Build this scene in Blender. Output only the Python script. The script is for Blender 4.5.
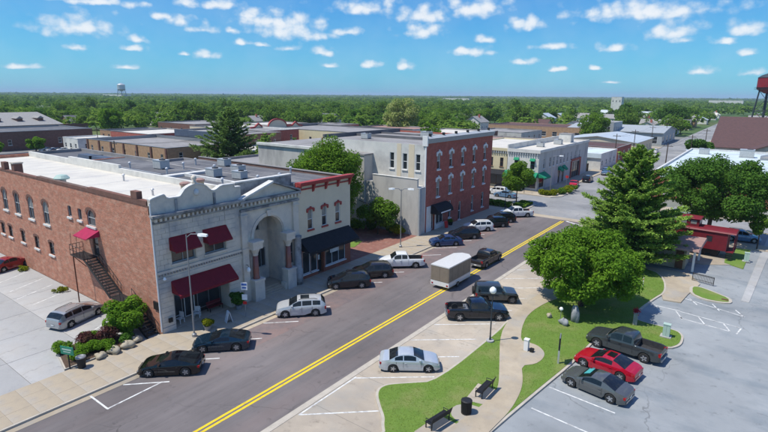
import bpy, math, random
import numpy as np
from mathutils import Vector, Matrix

# ------------------------------------------------------------------ camera, sky, sun
sc = bpy.context.scene
for o in list(bpy.data.objects):
    bpy.data.objects.remove(o)
C = sc.collection
HC = 21.0                                   # drone height above the street
PIT, ROLL, YAW, FPX = math.atan(121/512.), 0.0085, math.radians(36.6), 512.
FW = Vector((-math.cos(PIT)*math.sin(YAW), math.cos(PIT)*math.cos(YAW), -math.sin(PIT)))
RT = Vector((math.cos(YAW), math.sin(YAW), 0))
UP = RT.cross(FW)
camd = bpy.data.cameras.new('camera')
camd.sensor_width = 36; camd.lens = 24.0; camd.clip_start = 0.5; camd.clip_end = 40000
cam = bpy.data.objects.new('camera', camd); C.objects.link(cam)
r2 = RT*math.cos(ROLL) + UP*math.sin(ROLL); u2 = UP*math.cos(ROLL) - RT*math.sin(ROLL)
M = Matrix((r2, u2, -FW)).transposed().to_4x4(); M.translation = (0, 0, HC)
cam.matrix_world = M
sc.camera = cam
SUN_EL, SUN_DIR = math.radians(63), math.radians(51)      # shadows fall towards SUN_DIR (from +X)
sd = bpy.data.lights.new('sun', 'SUN'); sd.energy = 4.2; sd.angle = math.radians(0.55); sd.color = (1, .955, .87)
sun = bpy.data.objects.new('sun', sd); C.objects.link(sun)
tv = Vector((math.cos(SUN_DIR)*math.cos(SUN_EL), math.sin(SUN_DIR)*math.cos(SUN_EL), -math.sin(SUN_EL)))
sun.rotation_euler = tv.to_track_quat('-Z', 'Y').to_euler(); sun.location = (-60, -60, 120)
sc.view_settings.view_transform = 'Standard'; sc.view_settings.look = 'None'
sc.view_settings.gamma = 1; sc.view_settings.use_curve_mapping = False
sc.view_settings.exposure = 0.24
sc.cycles.max_bounces = 6; sc.cycles.diffuse_bounces = 3; sc.cycles.glossy_bounces = 3
sc.cycles.transmission_bounces = 4; sc.cycles.volume_bounces = 0; sc.cycles.transparent_max_bounces = 6
sc.cycles.use_denoising = True
SKY_STR = 0.10

def ray(px, py):
    dx, dy = px-384., py-216.
    a = dx*math.cos(ROLL)+dy*math.sin(ROLL); b = -dx*math.sin(ROLL)+dy*math.cos(ROLL)
    return FW + RT*(a/FPX) - UP*(b/FPX)
def G(px, py, z=0):                        # ground point surveyed from the photograph
    d = ray(px, py); t = (z-HC)/d.z
    return (d.x*t, d.y*t)

world = bpy.data.worlds.new('World'); sc.world = world; world.use_nodes = True
nt = world.node_tree; nt.nodes.clear()
def N(tree, typ, **kw):
    n = tree.nodes.new(typ)
    for k, v in kw.items():
        if k == 'inp':
            for i, x in v.items(): n.inputs[i].default_value = x
        else: setattr(n, k, v)
    return n
def mathn(tree, op, a, b=None, c=None, clamp=False):
    n = tree.nodes.new('ShaderNodeMath'); n.operation = op; n.use_clamp = clamp
    for i, x in enumerate((a, b, c)):
        if x is None: continue
        if isinstance(x, (int, float)): n.inputs[i].default_value = x
        else: tree.links.new(x, n.inputs[i])
    return n.outputs[0]
def build_world():
    L = nt.links
    out = N(nt, 'ShaderNodeOutputWorld'); bg = N(nt, 'ShaderNodeBackground'); bg.inputs[1].default_value = SKY_STR
    sky = N(nt, 'ShaderNodeTexSky'); sky.sky_type = 'NISHITA'; sky.sun_disc = False
    sky.sun_elevation = SUN_EL; sky.sun_rotation = math.atan2(-tv.x, -tv.y)
    sky.altitude = 0; sky.air_density = 1.0; sky.dust_density = 0.4; sky.ozone_density = 3.0
    # one overall colour grade of the sky: deeper, cleaner blue as the camera recorded it
    sr = N(nt, 'ShaderNodeSeparateColor'); L.new(sky.outputs[0], sr.inputs[0]); cmb = N(nt, 'ShaderNodeCombineColor'); k0 = SKY_STR*1.14
    for ch, (gain, ref, ex) in enumerate(((.315, 1., 1.0), (.79, 1., 1.), (.735, .6, .5))):
        v = mathn(nt, 'POWER', mathn(nt, 'MULTIPLY', sr.outputs[ch], k0/ref), ex)
        L.new(mathn(nt, 'MULTIPLY', v, gain/k0), cmb.inputs[ch])
    tc = N(nt, 'ShaderNodeTexCoord'); sep = N(nt, 'ShaderNodeSeparateXYZ')
    L.new(tc.outputs['Generated'], sep.inputs[0])
    az = mathn(nt, 'ARCTAN2', mathn(nt, 'MULTIPLY', sep.outputs[0], -1), sep.outputs[1])   # angle left of +Y
    rel = mathn(nt, 'SUBTRACT', az, YAW)
    fold = mathn(nt, 'PINGPONG', mathn(nt, 'ADD', rel, 0.69), 1.38)                         # the same weather all round
    el = mathn(nt, 'ARCSINE', sep.outputs[2])
    comb = N(nt, 'ShaderNodeCombineXYZ'); L.new(fold, comb.inputs[0]); L.new(el, comb.inputs[1])
    # ragged edges: two octaves of warp
    def noise(scale, detail, vec, rough=.6):
        n = N(nt, 'ShaderNodeTexNoise'); n.inputs['Scale'].default_value = scale
        n.inputs['Detail'].default_value = detail; n.inputs['Roughness'].default_value = rough
        L.new(vec, n.inputs['Vector']); return n
    stretch = N(nt, 'ShaderNodeVectorMath', operation='MULTIPLY'); L.new(comb.outputs[0], stretch.inputs[0]); stretch.inputs[1].default_value = (1, 1.25, 1)
    wn = noise(38, 3, stretch.outputs[0])
    wsub = N(nt, 'ShaderNodeVectorMath', operation='SUBTRACT'); L.new(wn.outputs['Color'], wsub.inputs[0]); wsub.inputs[1].default_value = (.5, .5, .5)
    wsc = N(nt, 'ShaderNodeVectorMath', operation='MULTIPLY'); L.new(wsub.outputs[0], wsc.inputs[0]); wsc.inputs[1].default_value = (.02, .009, 0)
    P = N(nt, 'ShaderNodeVectorMath', operation='ADD'); L.new(comb.outputs[0], P.inputs[0]); L.new(wsc.outputs[0], P.inputs[1])
    clouds = [(75,23,30,12),(92,0,40,4),(182,19,11,6),(204,28,14,5),(217,3,17,6),(186,2,13,5),(262,18,26,9),(290,24,34,15),(318,36,16,5),
      (241,42,10,4),(263,45,8,3),(138,38,10,4),(130,48,13,4),(78,47,15,4),(127,67,14,3),(185,53,6,3),(207,54,14,6),(289,48,12,4),(322,51,17,6),
      (371,64,12,6),(346,31,13,4),(364,6,25,9),(424,14,26,9),(424,30,21,8),(474,6,33,11),(529,23,17,7),(551,45,21,5),(471,51,28,6),(614,47,16,6),
      (674,29,23,9),(645,8,64,11),(751,25,18,7),(726,41,10,4),(749,52,9,4),(524,61,18,5),(484,39,10,4),(556,69,13,3),(406,65,11,7),(594,67,8,3),
      (684,39,11,4),(754,72,11,4),(388,4,8,9),(700,70,14,5),(610,82,8,2),(330,65,10,3),(160,15,9,4),(20,66,16,3),(250,13,14,6),(232,30,9,3)]
    prev = None
    for (cx, cy, hw, hh) in clouds:
        q_ = 1.18 if cy < 40 else .95; hw, hh = hw*q_, hh*q_*1.1
        d = ray(cx, cy); a = math.atan2(-d.x, d.y)-YAW+.69; e = math.asin(d.z/d.length)
        s = N(nt, 'ShaderNodeVectorMath', operation='MULTIPLY_ADD')
        L.new(P.outputs[0], s.inputs[0]); sx, sy = FPX/hw/1.0, FPX/hh
        s.inputs[1].default_value = (sx, sy, 0); s.inputs[2].default_value = (-a*sx, -(e-hh*.25/FPX)*sy, 0)
        fb = N(nt, 'ShaderNodeVectorMath', operation='MULTIPLY'); L.new(s.outputs[0], fb.inputs[0]); fb.inputs[1].default_value = (-1, -1.9, 0)
        mxv = N(nt, 'ShaderNodeVectorMath', operation='MAXIMUM'); L.new(s.outputs[0], mxv.inputs[0]); L.new(fb.outputs[0], mxv.inputs[1])
        ln = N(nt, 'ShaderNodeVectorMath', operation='LENGTH'); L.new(mxv.outputs[0], ln.inputs[0])
        prev = ln.outputs['Value'] if prev is None else mathn(nt, 'MINIMUM', prev, ln.outputs['Value'])
    fine = noise(46, 5, stretch.outputs[0], .55)
    vor = N(nt, 'ShaderNodeTexVoronoi', feature='F1'); vor.inputs['Scale'].default_value = 46
    vw = N(nt, 'ShaderNodeVectorMath', operation='MULTIPLY_ADD'); L.new(wsub.outputs[0], vw.inputs[0]); vw.inputs[1].default_value = (.012, .012, 0); L.new(stretch.outputs[0], vw.inputs[2]); L.new(vw.outputs[0], vor.inputs['Vector'])
    puff = mathn(nt, 'MULTIPLY', mathn(nt, 'SUBTRACT', .50, vor.outputs['Distance']), .9)
    prev = mathn(nt, 'SUBTRACT', prev, puff)
    dens = mathn(nt, 'ADD', mathn(nt, 'SUBTRACT', 1.1, prev), mathn(nt, 'MULTIPLY', mathn(nt, 'SUBTRACT', fine.outputs[0], .5), 1.5))
    m1 = N(nt, 'ShaderNodeMapRange', interpolation_type='SMOOTHSTEP'); L.new(dens, m1.inputs[0]); m1.inputs[1].default_value = -.12; m1.inputs[2].default_value = .95
    # unseen dome above the picture, cloud cover raised for brighter, whiter fill light
    hi = noise(6.5, 6, tc.outputs['Generated'], .58)
    m2 = N(nt, 'ShaderNodeMapRange', interpolation_type='SMOOTHSTEP'); L.new(hi.outputs[0], m2.inputs[0]); m2.inputs[1].default_value = .50; m2.inputs[2].default_value = .64
    hiel = N(nt, 'ShaderNodeMapRange', interpolation_type='SMOOTHSTEP'); L.new(el, hiel.inputs[0]); hiel.inputs[1].default_value = .19; hiel.inputs[2].default_value = .24
    m2m = mathn(nt, 'MULTIPLY', m2.outputs[0], hiel.outputs[0])
    mask = mathn(nt, 'MAXIMUM', m1.outputs[0], m2m)
    thin = noise(9, 4, stretch.outputs[0])
    veil = mathn(nt, 'MULTIPLY', mathn(nt, 'SUBTRACT', thin.outputs[0], .38, clamp=True), .5)
    mask = mathn(nt, 'MULTIPLY', mathn(nt, 'MAXIMUM', mask, veil), .84)
    # cloud shading painted by density: thick cores white, thin edges blue grey
    ccol = N(nt, 'ShaderNodeMix', data_type='RGBA'); cf = N(nt, 'ShaderNodeMapRange', interpolation_type='SMOOTHSTEP'); L.new(dens, cf.inputs[0]); cf.inputs[1].default_value = .1; cf.inputs[2].default_value = 1.3; L.new(cf.outputs[0], ccol.inputs[0])
    k = .82/SKY_STR
    ccol.inputs[6].default_value = (.60*k, .76*k, .92*k, 1); ccol.inputs[7].default_value = (1.04*k, 1.04*k, 1.04*k, 1)
    mix = N(nt, 'ShaderNodeMix', data_type='RGBA'); L.new(mask, mix.inputs[0]); L.new(cmb.outputs[0], mix.inputs[6]); L.new(ccol.outputs[2], mix.inputs[7])
    L.new(mix.outputs[2], bg.inputs[0]); L.new(bg.outputs[0], out.inputs[0])
build_world()
world.cycles.sampling_method = 'MANUAL'; world.cycles.sample_map_resolution = 512

# ------------------------------------------------------------------ materials
MATS = {}
def mat(name, c1, c2=None, scale=3., rough=.8, bump=0., metal=0., detail=6., stretch=(1,1,1), c3=None, scale3=.4, spec=.3, bscale=None, coat=0., lo=.35, hi=.65, cracks=0., crack_scale=.12, stains=0.):
    m = bpy.data.materials.new(name); m.use_nodes = True; t = m.node_tree; L = t.links
    b = t.nodes['Principled BSDF']; b.inputs['Roughness'].default_value = rough; b.inputs['Metallic'].default_value = metal
    b.inputs['Specular IOR Level'].default_value = spec; b.inputs['Coat Weight'].default_value = coat; b.inputs['Coat Roughness'].default_value = .04
    tc = N(t, 'ShaderNodeTexCoord'); mp = N(t, 'ShaderNodeMapping'); mp.inputs['Scale'].default_value = stretch
    L.new(tc.outputs['Object'], mp.inputs[0])
    if c2 is None: c2 = tuple(x*.86 for x in c1)
    nz = N(t, 'ShaderNodeTexNoise'); nz.inputs['Scale'].default_value = scale; nz.inputs['Detail'].default_value = detail; nz.inputs['Roughness'].default_value = .65
    L.new(mp.outputs[0], nz.inputs['Vector'])
    mr = N(t, 'ShaderNodeMapRange'); L.new(nz.outputs[0], mr.inputs[0]); mr.inputs[1].default_value = lo; mr.inputs[2].default_value = hi
    mx = N(t, 'ShaderNodeMix', data_type='RGBA'); L.new(mr.outputs[0], mx.inputs[0])
    mx.inputs[6].default_value = (*c1, 1); mx.inputs[7].default_value = (*c2, 1)
    col = mx.outputs[2]
    if c3 is not None:
        n3 = N(t, 'ShaderNodeTexNoise'); n3.inputs['Scale'].default_value = scale3; n3.inputs['Detail'].default_value = 5; n3.inputs['Roughness'].default_value = .6
        L.new(mp.outputs[0], n3.inputs['Vector'])
        r3 = N(t, 'ShaderNodeMapRange'); L.new(n3.outputs[0], r3.inputs[0]); r3.inputs[1].default_value = .5; r3.inputs[2].default_value = .68
        m3 = N(t, 'ShaderNodeMix', data_type='RGBA'); L.new(r3.outputs[0], m3.inputs[0]); L.new(col, m3.inputs[6]); m3.inputs[7].default_value = (*c3, 1)
        col = m3.outputs[2]
    if stains:      # oil drips and tyre scuffs
        vo = N(t, 'ShaderNodeTexNoise'); vo.inputs['Scale'].default_value = 1.1; vo.inputs['Detail'].default_value = 7; vo.inputs['Roughness'].default_value = .7; L.new(tc.outputs['Object'], vo.inputs['Vector'])
        rs = N(t, 'ShaderNodeMapRange'); L.new(vo.outputs[0], rs.inputs[0]); rs.inputs[1].default_value = .58; rs.inputs[2].default_value = .72
        m4 = N(t, 'ShaderNodeMix', data_type='RGBA'); L.new(mathn(t, 'MULTIPLY', rs.outputs[0], stains), m4.inputs[0]); L.new(col, m4.inputs[6]); m4.inputs[7].default_value = (*[x*.35 for x in c1], 1); col = m4.outputs[2]
        v2 = N(t, 'ShaderNodeTexNoise'); v2.inputs['Scale'].default_value = .07; v2.inputs['Detail'].default_value = 8; v2.inputs['Roughness'].default_value = .62; L.new(tc.outputs['Object'], v2.inputs['Vector'])
        r2_ = N(t, 'ShaderNodeMapRange'); L.new(v2.outputs[0], r2_.inputs[0]); r2_.inputs[1].default_value = .35; r2_.inputs[2].default_value = .65; r2_.inputs[3].default_value = .78; r2_.inputs[4].default_value = 1.16
        m5 = N(t, 'ShaderNodeMix', data_type='RGBA', blend_type='MULTIPLY'); m5.inputs[0].default_value = 1; L.new(col, m5.inputs[6]); L.new(r2_.outputs[0], m5.inputs[7]); col = m5.outputs[2]
    if cracks:      # wandering cracks, some of them sealed with tar
        wv = N(t, 'ShaderNodeTexNoise'); wv.inputs['Scale'].default_value = .5; wv.inputs['Detail'].default_value = 5; L.new(tc.outputs['Object'], wv.inputs['Vector'])
        ws_ = N(t, 'ShaderNodeVectorMath', operation='MULTIPLY_ADD'); L.new(wv.outputs['Color'], ws_.inputs[0]); ws_.inputs[1].default_value = (2.6, 2.6, 0); L.new(tc.outputs['Object'], ws_.inputs[2])
        ve = N(t, 'ShaderNodeTexVoronoi', feature='DISTANCE_TO_EDGE'); ve.inputs['Scale'].default_value = crack_scale; L.new(ws_.outputs[0], ve.inputs['Vector'])
        ed = N(t, 'ShaderNodeMapRange'); L.new(ve.outputs['Distance'], ed.inputs[0]); ed.inputs[1].default_value = .0; ed.inputs[2].default_value = .05*crack_scale; ed.inputs[3].default_value = 1; ed.inputs[4].default_value = 0
        gm = N(t, 'ShaderNodeTexNoise'); gm.inputs['Scale'].default_value = .11; L.new(tc.outputs['Object'], gm.inputs['Vector']); gr = N(t, 'ShaderNodeMapRange'); L.new(gm.outputs[0], gr.inputs[0]); gr.inputs[1].default_value = .45; gr.inputs[2].default_value = .6
        m6 = N(t, 'ShaderNodeMix', data_type='RGBA'); L.new(mathn(t, 'MULTIPLY', mathn(t, 'MULTIPLY', ed.outputs[0], gr.outputs[0]), cracks), m6.inputs[0]); L.new(col, m6.inputs[6]); m6.inputs[7].default_value = (*[x*.3 for x in c1], 1); col = m6.outputs[2]
    L.new(col, b.inputs['Base Color'])
    if bump:
        nb = N(t, 'ShaderNodeTexNoise'); nb.inputs['Scale'].default_value = bscale or scale*6; nb.inputs['Detail'].default_value = 4
        L.new(mp.outputs[0], nb.inputs['Vector'])
        bp = N(t, 'ShaderNodeBump'); bp.inputs['Strength'].default_value = bump; bp.inputs['Distance'].default_value = .04
        L.new(nb.outputs[0], bp.inputs['Height']); L.new(bp.outputs[0], b.inputs['Normal'])
    MATS[name] = m; return m
def brickmat(name, c1, c2, mortar, patch, pscale=.25, bw=.24, bh=.08, plo=.52, phi=.7):
    m = bpy.data.materials.new(name); m.use_nodes = True; t = m.node_tree; L = t.links
    b = t.nodes['Principled BSDF']; b.inputs['Roughness'].default_value = .85; b.inputs['Specular IOR Level'].default_value = .2
    tc = N(t, 'ShaderNodeTexCoord'); sp = N(t, 'ShaderNodeSeparateXYZ'); L.new(tc.outputs['Object'], sp.inputs[0])
    cb = N(t, 'ShaderNodeCombineXYZ'); L.new(mathn(t, 'ADD', sp.outputs[0], sp.outputs[1]), cb.inputs[0]); L.new(sp.outputs[2], cb.inputs[1])
    bt = N(t, 'ShaderNodeTexBrick'); L.new(cb.outputs[0], bt.inputs['Vector']); bt.inputs['Scale'].default_value = 1
    bt.inputs['Brick Width'].default_value = bw; bt.inputs['Row Height'].default_value = bh; bt.inputs['Mortar Size'].default_value = .012; bt.inputs['Bias'].default_value = -.1
    bt.inputs['Color1'].default_value = (*c1, 1); bt.inputs['Color2'].default_value = (*c2, 1); bt.inputs['Mortar'].default_value = (*mortar, 1)
    ms = N(t, 'ShaderNodeMapping'); ms.inputs['Scale'].default_value = (1, 2.6, 1); L.new(cb.outputs[0], ms.inputs[0])
    nz = N(t, 'ShaderNodeTexNoise'); nz.inputs['Scale'].default_value = pscale; nz.inputs['Detail'].default_value = 9; nz.inputs['Roughness'].default_value = .74
    L.new(ms.outputs[0], nz.inputs['Vector'])
    mr = N(t, 'ShaderNodeMapRange'); L.new(nz.outputs[0], mr.inputs[0]); mr.inputs[1].default_value = plo; mr.inputs[2].default_value = phi
    mx = N(t, 'ShaderNodeMix', data_type='RGBA'); L.new(mathn(t, 'MULTIPLY', mr.outputs[0], .85), mx.inputs[0]); L.new(bt.outputs[0], mx.inputs[6]); mx.inputs[7].default_value = (*patch, 1)
    n2 = N(t, 'ShaderNodeTexNoise'); n2.inputs['Scale'].default_value = 1.3; n2.inputs['Detail'].default_value = 6; L.new(cb.outputs[0], n2.inputs['Vector'])
    m2 = N(t, 'ShaderNodeMix', data_type='RGBA', blend_type='MULTIPLY'); m2.inputs[0].default_value = .5; L.new(mx.outputs[2], m2.inputs[6])
    cr = N(t, 'ShaderNodeMapRange'); L.new(n2.outputs[0], cr.inputs[0]); cr.inputs[1].default_value = .3; cr.inputs[2].default_value = .7; cr.inputs[3].default_value = .6; cr.inputs[4].default_value = 1.15
    L.new(cr.outputs[0], m2.inputs[7]); L.new(m2.outputs[2], b.inputs['Base Color'])
    bp = N(t, 'ShaderNodeBump'); bp.inputs['Strength'].default_value = .4; bp.inputs['Distance'].default_value = .02
    L.new(bt.outputs['Fac'], bp.inputs['Height']); bp.invert = True; L.new(bp.outputs[0], b.inputs['Normal'])
    MATS[name] = m; return m
def leafmat(name, ca, cb, cc, trans=.28):
    m = bpy.data.materials.new(name); m.use_nodes = True; t = m.node_tree; L = t.links
    t.nodes.clear(); out = N(t, 'ShaderNodeOutputMaterial')
    at = N(t, 'ShaderNodeAttribute', attribute_name='tint'); tc = N(t, 'ShaderNodeTexCoord')
    nz = N(t, 'ShaderNodeTexNoise'); nz.inputs['Scale'].default_value = .6; nz.inputs['Detail'].default_value = 3; L.new(tc.outputs['Object'], nz.inputs['Vector'])
    a1 = N(t, 'ShaderNodeMix', data_type='RGBA'); L.new(at.outputs['Fac'], a1.inputs[0]); a1.inputs[6].default_value = (*ca, 1); a1.inputs[7].default_value = (*cb, 1)
    mr = N(t, 'ShaderNodeMapRange'); L.new(nz.outputs[0], mr.inputs[0]); mr.inputs[1].default_value = .45; mr.inputs[2].default_value = .7
    a2 = N(t, 'ShaderNodeMix', data_type='RGBA'); L.new(mr.outputs[0], a2.inputs[0]); L.new(a1.outputs[2], a2.inputs[6]); a2.inputs[7].default_value = (*cc, 1)
    df = N(t, 'ShaderNodeBsdfDiffuse'); tr = N(t, 'ShaderNodeBsdfTranslucent'); ms = N(t, 'ShaderNodeMixShader'); ms.inputs[0].default_value = trans
    L.new(a2.outputs[2], df.inputs[0]); L.new(a2.outputs[2], tr.inputs[0]); L.new(df.outputs[0], ms.inputs[1]); L.new(tr.outputs[0], ms.inputs[2]); L.new(ms.outputs[0], out.inputs[0])
    MATS[name] = m; return m

# ------------------------------------------------------------------ mesh helpers
class MB:
    def __init__(s): s.v = []; s.f = []
    def quad(s, *p):
        n = len(s.v); s.v += [tuple(q) for q in p]; s.f.append(tuple(range(n, n+len(p)))); return s
    def box(s, x0, x1, y0, y1, z0, z1):
        n = len(s.v); s.v += [(x0,y0,z0),(x1,y0,z0),(x1,y1,z0),(x0,y1,z0),(x0,y0,z1),(x1,y0,z1),(x1,y1,z1),(x0,y1,z1)]
        s.f += [tuple(n+i for i in q) for q in ((0,3,2,1),(4,5,6,7),(0,1,5,4),(1,2,6,5),(2,3,7,6),(3,0,4,7))]; return s
    def hexa(s, p):                          # eight corners: bottom ring then top ring
        n = len(s.v); s.v += [tuple(q) for q in p]
        s.f += [tuple(n+i for i in q) for q in ((0,3,2,1),(4,5,6,7),(0,1,5,4),(1,2,6,5),(2,3,7,6),(3,0,4,7))]; return s
    def beam(s, a, b, w, h):                 # rectangular bar from a to b
        a = Vector(a); b = Vector(b); d = (b-a).normalized()
        x = d.cross(Vector((0,0,1)));
        if x.length < 1e-4: x = Vector((1,0,0))
        x.normalize(); y = x.cross(d); x = x*w/2; y = y*h/2
        return s.hexa([a-x-y, a+x-y, a+x+y, a-x+y, b-x-y, b+x-y, b+x+y, b-x+y])
    def tube(s, pts, r, n=8, cap=True):
        if not isinstance(r, (list, tuple)): r = [r]*len(pts)
        base = len(s.v); pts = [Vector(p) for p in pts]
        for i, p in enumerate(pts):
            d = (pts[min(i+1, len(pts)-1)]-pts[max(i-1, 0)]).normalized()
            x = d.cross(Vector((0,0,1)))
            if x.length < 1e-3: x = Vector((1,0,0))
            x.normalize(); y = d.cross(x)
            for k in range(n):
                a = 2*math.pi*k/n; s.v.append(tuple(p+(x*math.cos(a)+y*math.sin(a))*r[i]))
        for i in range(len(pts)-1):
            for k in range(n):
                a, b = base+i*n+k, base+i*n+(k+1) % n
                s.f.append((a, b, b+n, a+n))
        if cap:
            s.f.append(tuple(base+k for k in range(n))[::-1]); s.f.append(tuple(base+(len(pts)-1)*n+k for k in range(n)))
        return s
    def lathe(s, c, prof, n=16, axis='z', cap=True):
        base = len(s.v)
        for (r, h) in prof:
            for k in range(n):
                a = 2*math.pi*k/n; x, y = r*math.cos(a), r*math.sin(a)
                s.v.append((c[0]+x, c[1]+y, c[2]+h) if axis == 'z' else (c[0]+x, c[1]+h, c[2]+y))
        for i in range(len(prof)-1):
            for k in range(n):
                a, b = base+i*n+k, base+i*n+(k+1) % n
                s.f.append((a, b, b+n, a+n))
        if cap: s.f.append(tuple(base+k for k in range(n))[::-1]); s.f.append(tuple(base+(len(prof)-1)*n+k for k in range(n)))
        return s
    def prism(s, poly, z0, z1):              # polygon in xy
        if sum(poly[i][0]*poly[(i+1) % len(poly)][1]-poly[(i+1) % len(poly)][0]*poly[i][1] for i in range(len(poly))) < 0: poly = poly[::-1]
        n = len(s.v); k = len(poly); s.v += [(p[0], p[1], z0) for p in poly]+[(p[0], p[1], z1) for p in poly]
        s.f.append(tuple(range(n+k-1, n-1, -1))); s.f.append(tuple(range(n+k, n+2*k)))
        for i in range(k): s.f.append((n+i, n+(i+1) % k, n+k+(i+1) % k, n+k+i))
        return s
    def slab(s, O, U, Nn, poly, d0, d1):     # polygon in (u,v) of a wall frame, from depth d0 to d1 along the normal
        O, U, Nn = Vector(O), Vector(U), Vector(Nn); Z = Vector((0,0,1))
        if sum(poly[i][0]*poly[(i+1) % len(poly)][1]-poly[(i+1) % len(poly)][0]*poly[i][1] for i in range(len(poly))) < 0: poly = poly[::-1]
        n = len(s.v); k = len(poly)
        s.v += [tuple(O+U*u+Z*v+Nn*d0) for u, v in poly]+[tuple(O+U*u+Z*v+Nn*d1) for u, v in poly]
        s.f.append(tuple(range(n+k-1, n-1, -1))); s.f.append(tuple(range(n+k, n+2*k)))
        for i in range(k): s.f.append((n+i, n+(i+1) % k, n+k+(i+1) % k, n+k+i))
        return s
ORG = {}
def tag(o, label=None, cat=None, group=None, kind=None):
    if label: o['label'] = label
    if cat: o['category'] = cat
    if group: o['group'] = group
    if kind: o['kind'] = kind
    return o
def thing(name, label, cat, loc=(0,0,0), rot=0., group=None):
    o = bpy.data.objects.new(name, None); C.objects.link(o); o.empty_display_size = .5
    o.location = loc; o.rotation_euler = (0, 0, rot); ORG[o] = Vector(loc); return tag(o, label, cat, group)
def mesh(name, mb, m, smooth=False, org=None):
    me = bpy.data.meshes.new(name); v = mb.v
    if org is not None and org.length > 0: v = [(a-org.x, b-org.y, c-org.z) for a, b, c in v]
    me.from_pydata(v, [], mb.f); me.update()
    me.materials.append(MATS[m] if isinstance(m, str) else m)
    if smooth: me.polygons.foreach_set('use_smooth', [True]*len(me.polygons))
    return me
def obj(name, mb, m, parent=None, local=False, smooth=False):
    """one mesh object; coordinates are world ones unless local, then relative to the thing"""
    org = None if (local or parent is None) else ORG.get(parent)
    o = bpy.data.objects.new(name, mesh(name, mb, m, smooth, org)); C.objects.link(o)
    if parent is not None:
        o.parent = parent; ORG[o] = ORG.get(parent, Vector())
    return o
def link(name, me, parent=None, loc=(0,0,0), rot=0.):
    o = bpy.data.objects.new(name, me); C.objects.link(o); o.parent = parent; o.location = loc; o.rotation_euler = (0,0,rot)
    if parent is not None: ORG[o] = ORG.get(parent, Vector())
    return o
def copy_tree(o, parent=None):
    c = o.copy(); C.objects.link(c); c.parent = parent; ORG[c] = ORG.get(o, Vector())
    for ch in list(o.children): copy_tree(ch, c)
    return c
def struct(name, mb, m, z=None):
    return tag(obj(name, mb, m), kind='structure')
# a wall in a frame: O corner on the ground, N outward normal, u runs to the right as one faces the wall
ZV = Vector((0,0,1))
def frame(O, Nn): Nn = Vector(Nn); return Vector(O), ZV.cross(Nn), Nn
def arcpts(h, n=10):
    uc, hw, r = (h['u0']+h['u1'])/2, (h['u1']-h['u0'])/2, h.get('arch', 0); sp = h['v1']-r
    return [(uc-hw*math.cos(math.pi*i/n), sp+r*math.sin(math.pi*i/n)) for i in range(n+1)]
def wall(mb, O, Nn, w, v0, v1, holes=(), depth=.25):
    O, U, Nn = frame(O, Nn)
    P = lambda u, v, d=0: O+U*u+ZV*v+Nn*d
    us = sorted(set([0, w]+[h['u0'] for h in holes]+[h['u1'] for h in holes])); vs = sorted(set([v0, v1]+[h['v0'] for h in holes]+[h['v1'] for h in holes]))
    for i in range(len(us)-1):
        for j in range(len(vs)-1):
            cu, cv = (us[i]+us[i+1])/2, (vs[j]+vs[j+1])/2
            if any(h['u0'] < cu < h['u1'] and h['v0'] < cv < h['v1'] for h in holes): continue
            mb.quad(P(us[i], vs[j]), P(us[i+1], vs[j]), P(us[i+1], vs[j+1]), P(us[i], vs[j+1]))
    for h in holes:
        a, b, c, e = h['u0'], h['u1'], h['v0'], h['v1']; r = h.get('arch', 0); D = -h.get('depth', depth)
        sp = e-r
        mb.quad(P(a, c), P(a, sp), P(a, sp, D), P(a, c, D)); mb.quad(P(b, sp), P(b, c), P(b, c, D), P(b, sp, D)); mb.quad(P(b, c), P(a, c), P(a, c, D), P(b, c, D))
        if r:
            ap = arcpts(h); k = len(ap)//2
            for i in range(len(ap)-1): mb.quad(P(*ap[i]), P(*ap[i+1]), P(*ap[i+1], D), P(*ap[i], D))
            mb.quad(*[P(*q) for q in [(a, e)]+ap[:k+1]]); mb.quad(*[P(*q) for q in ap[k:]+[(b, e)]])
        else: mb.quad(P(a, e), P(b, e), P(b, e, D), P(a, e, D))
    return mb
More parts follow.
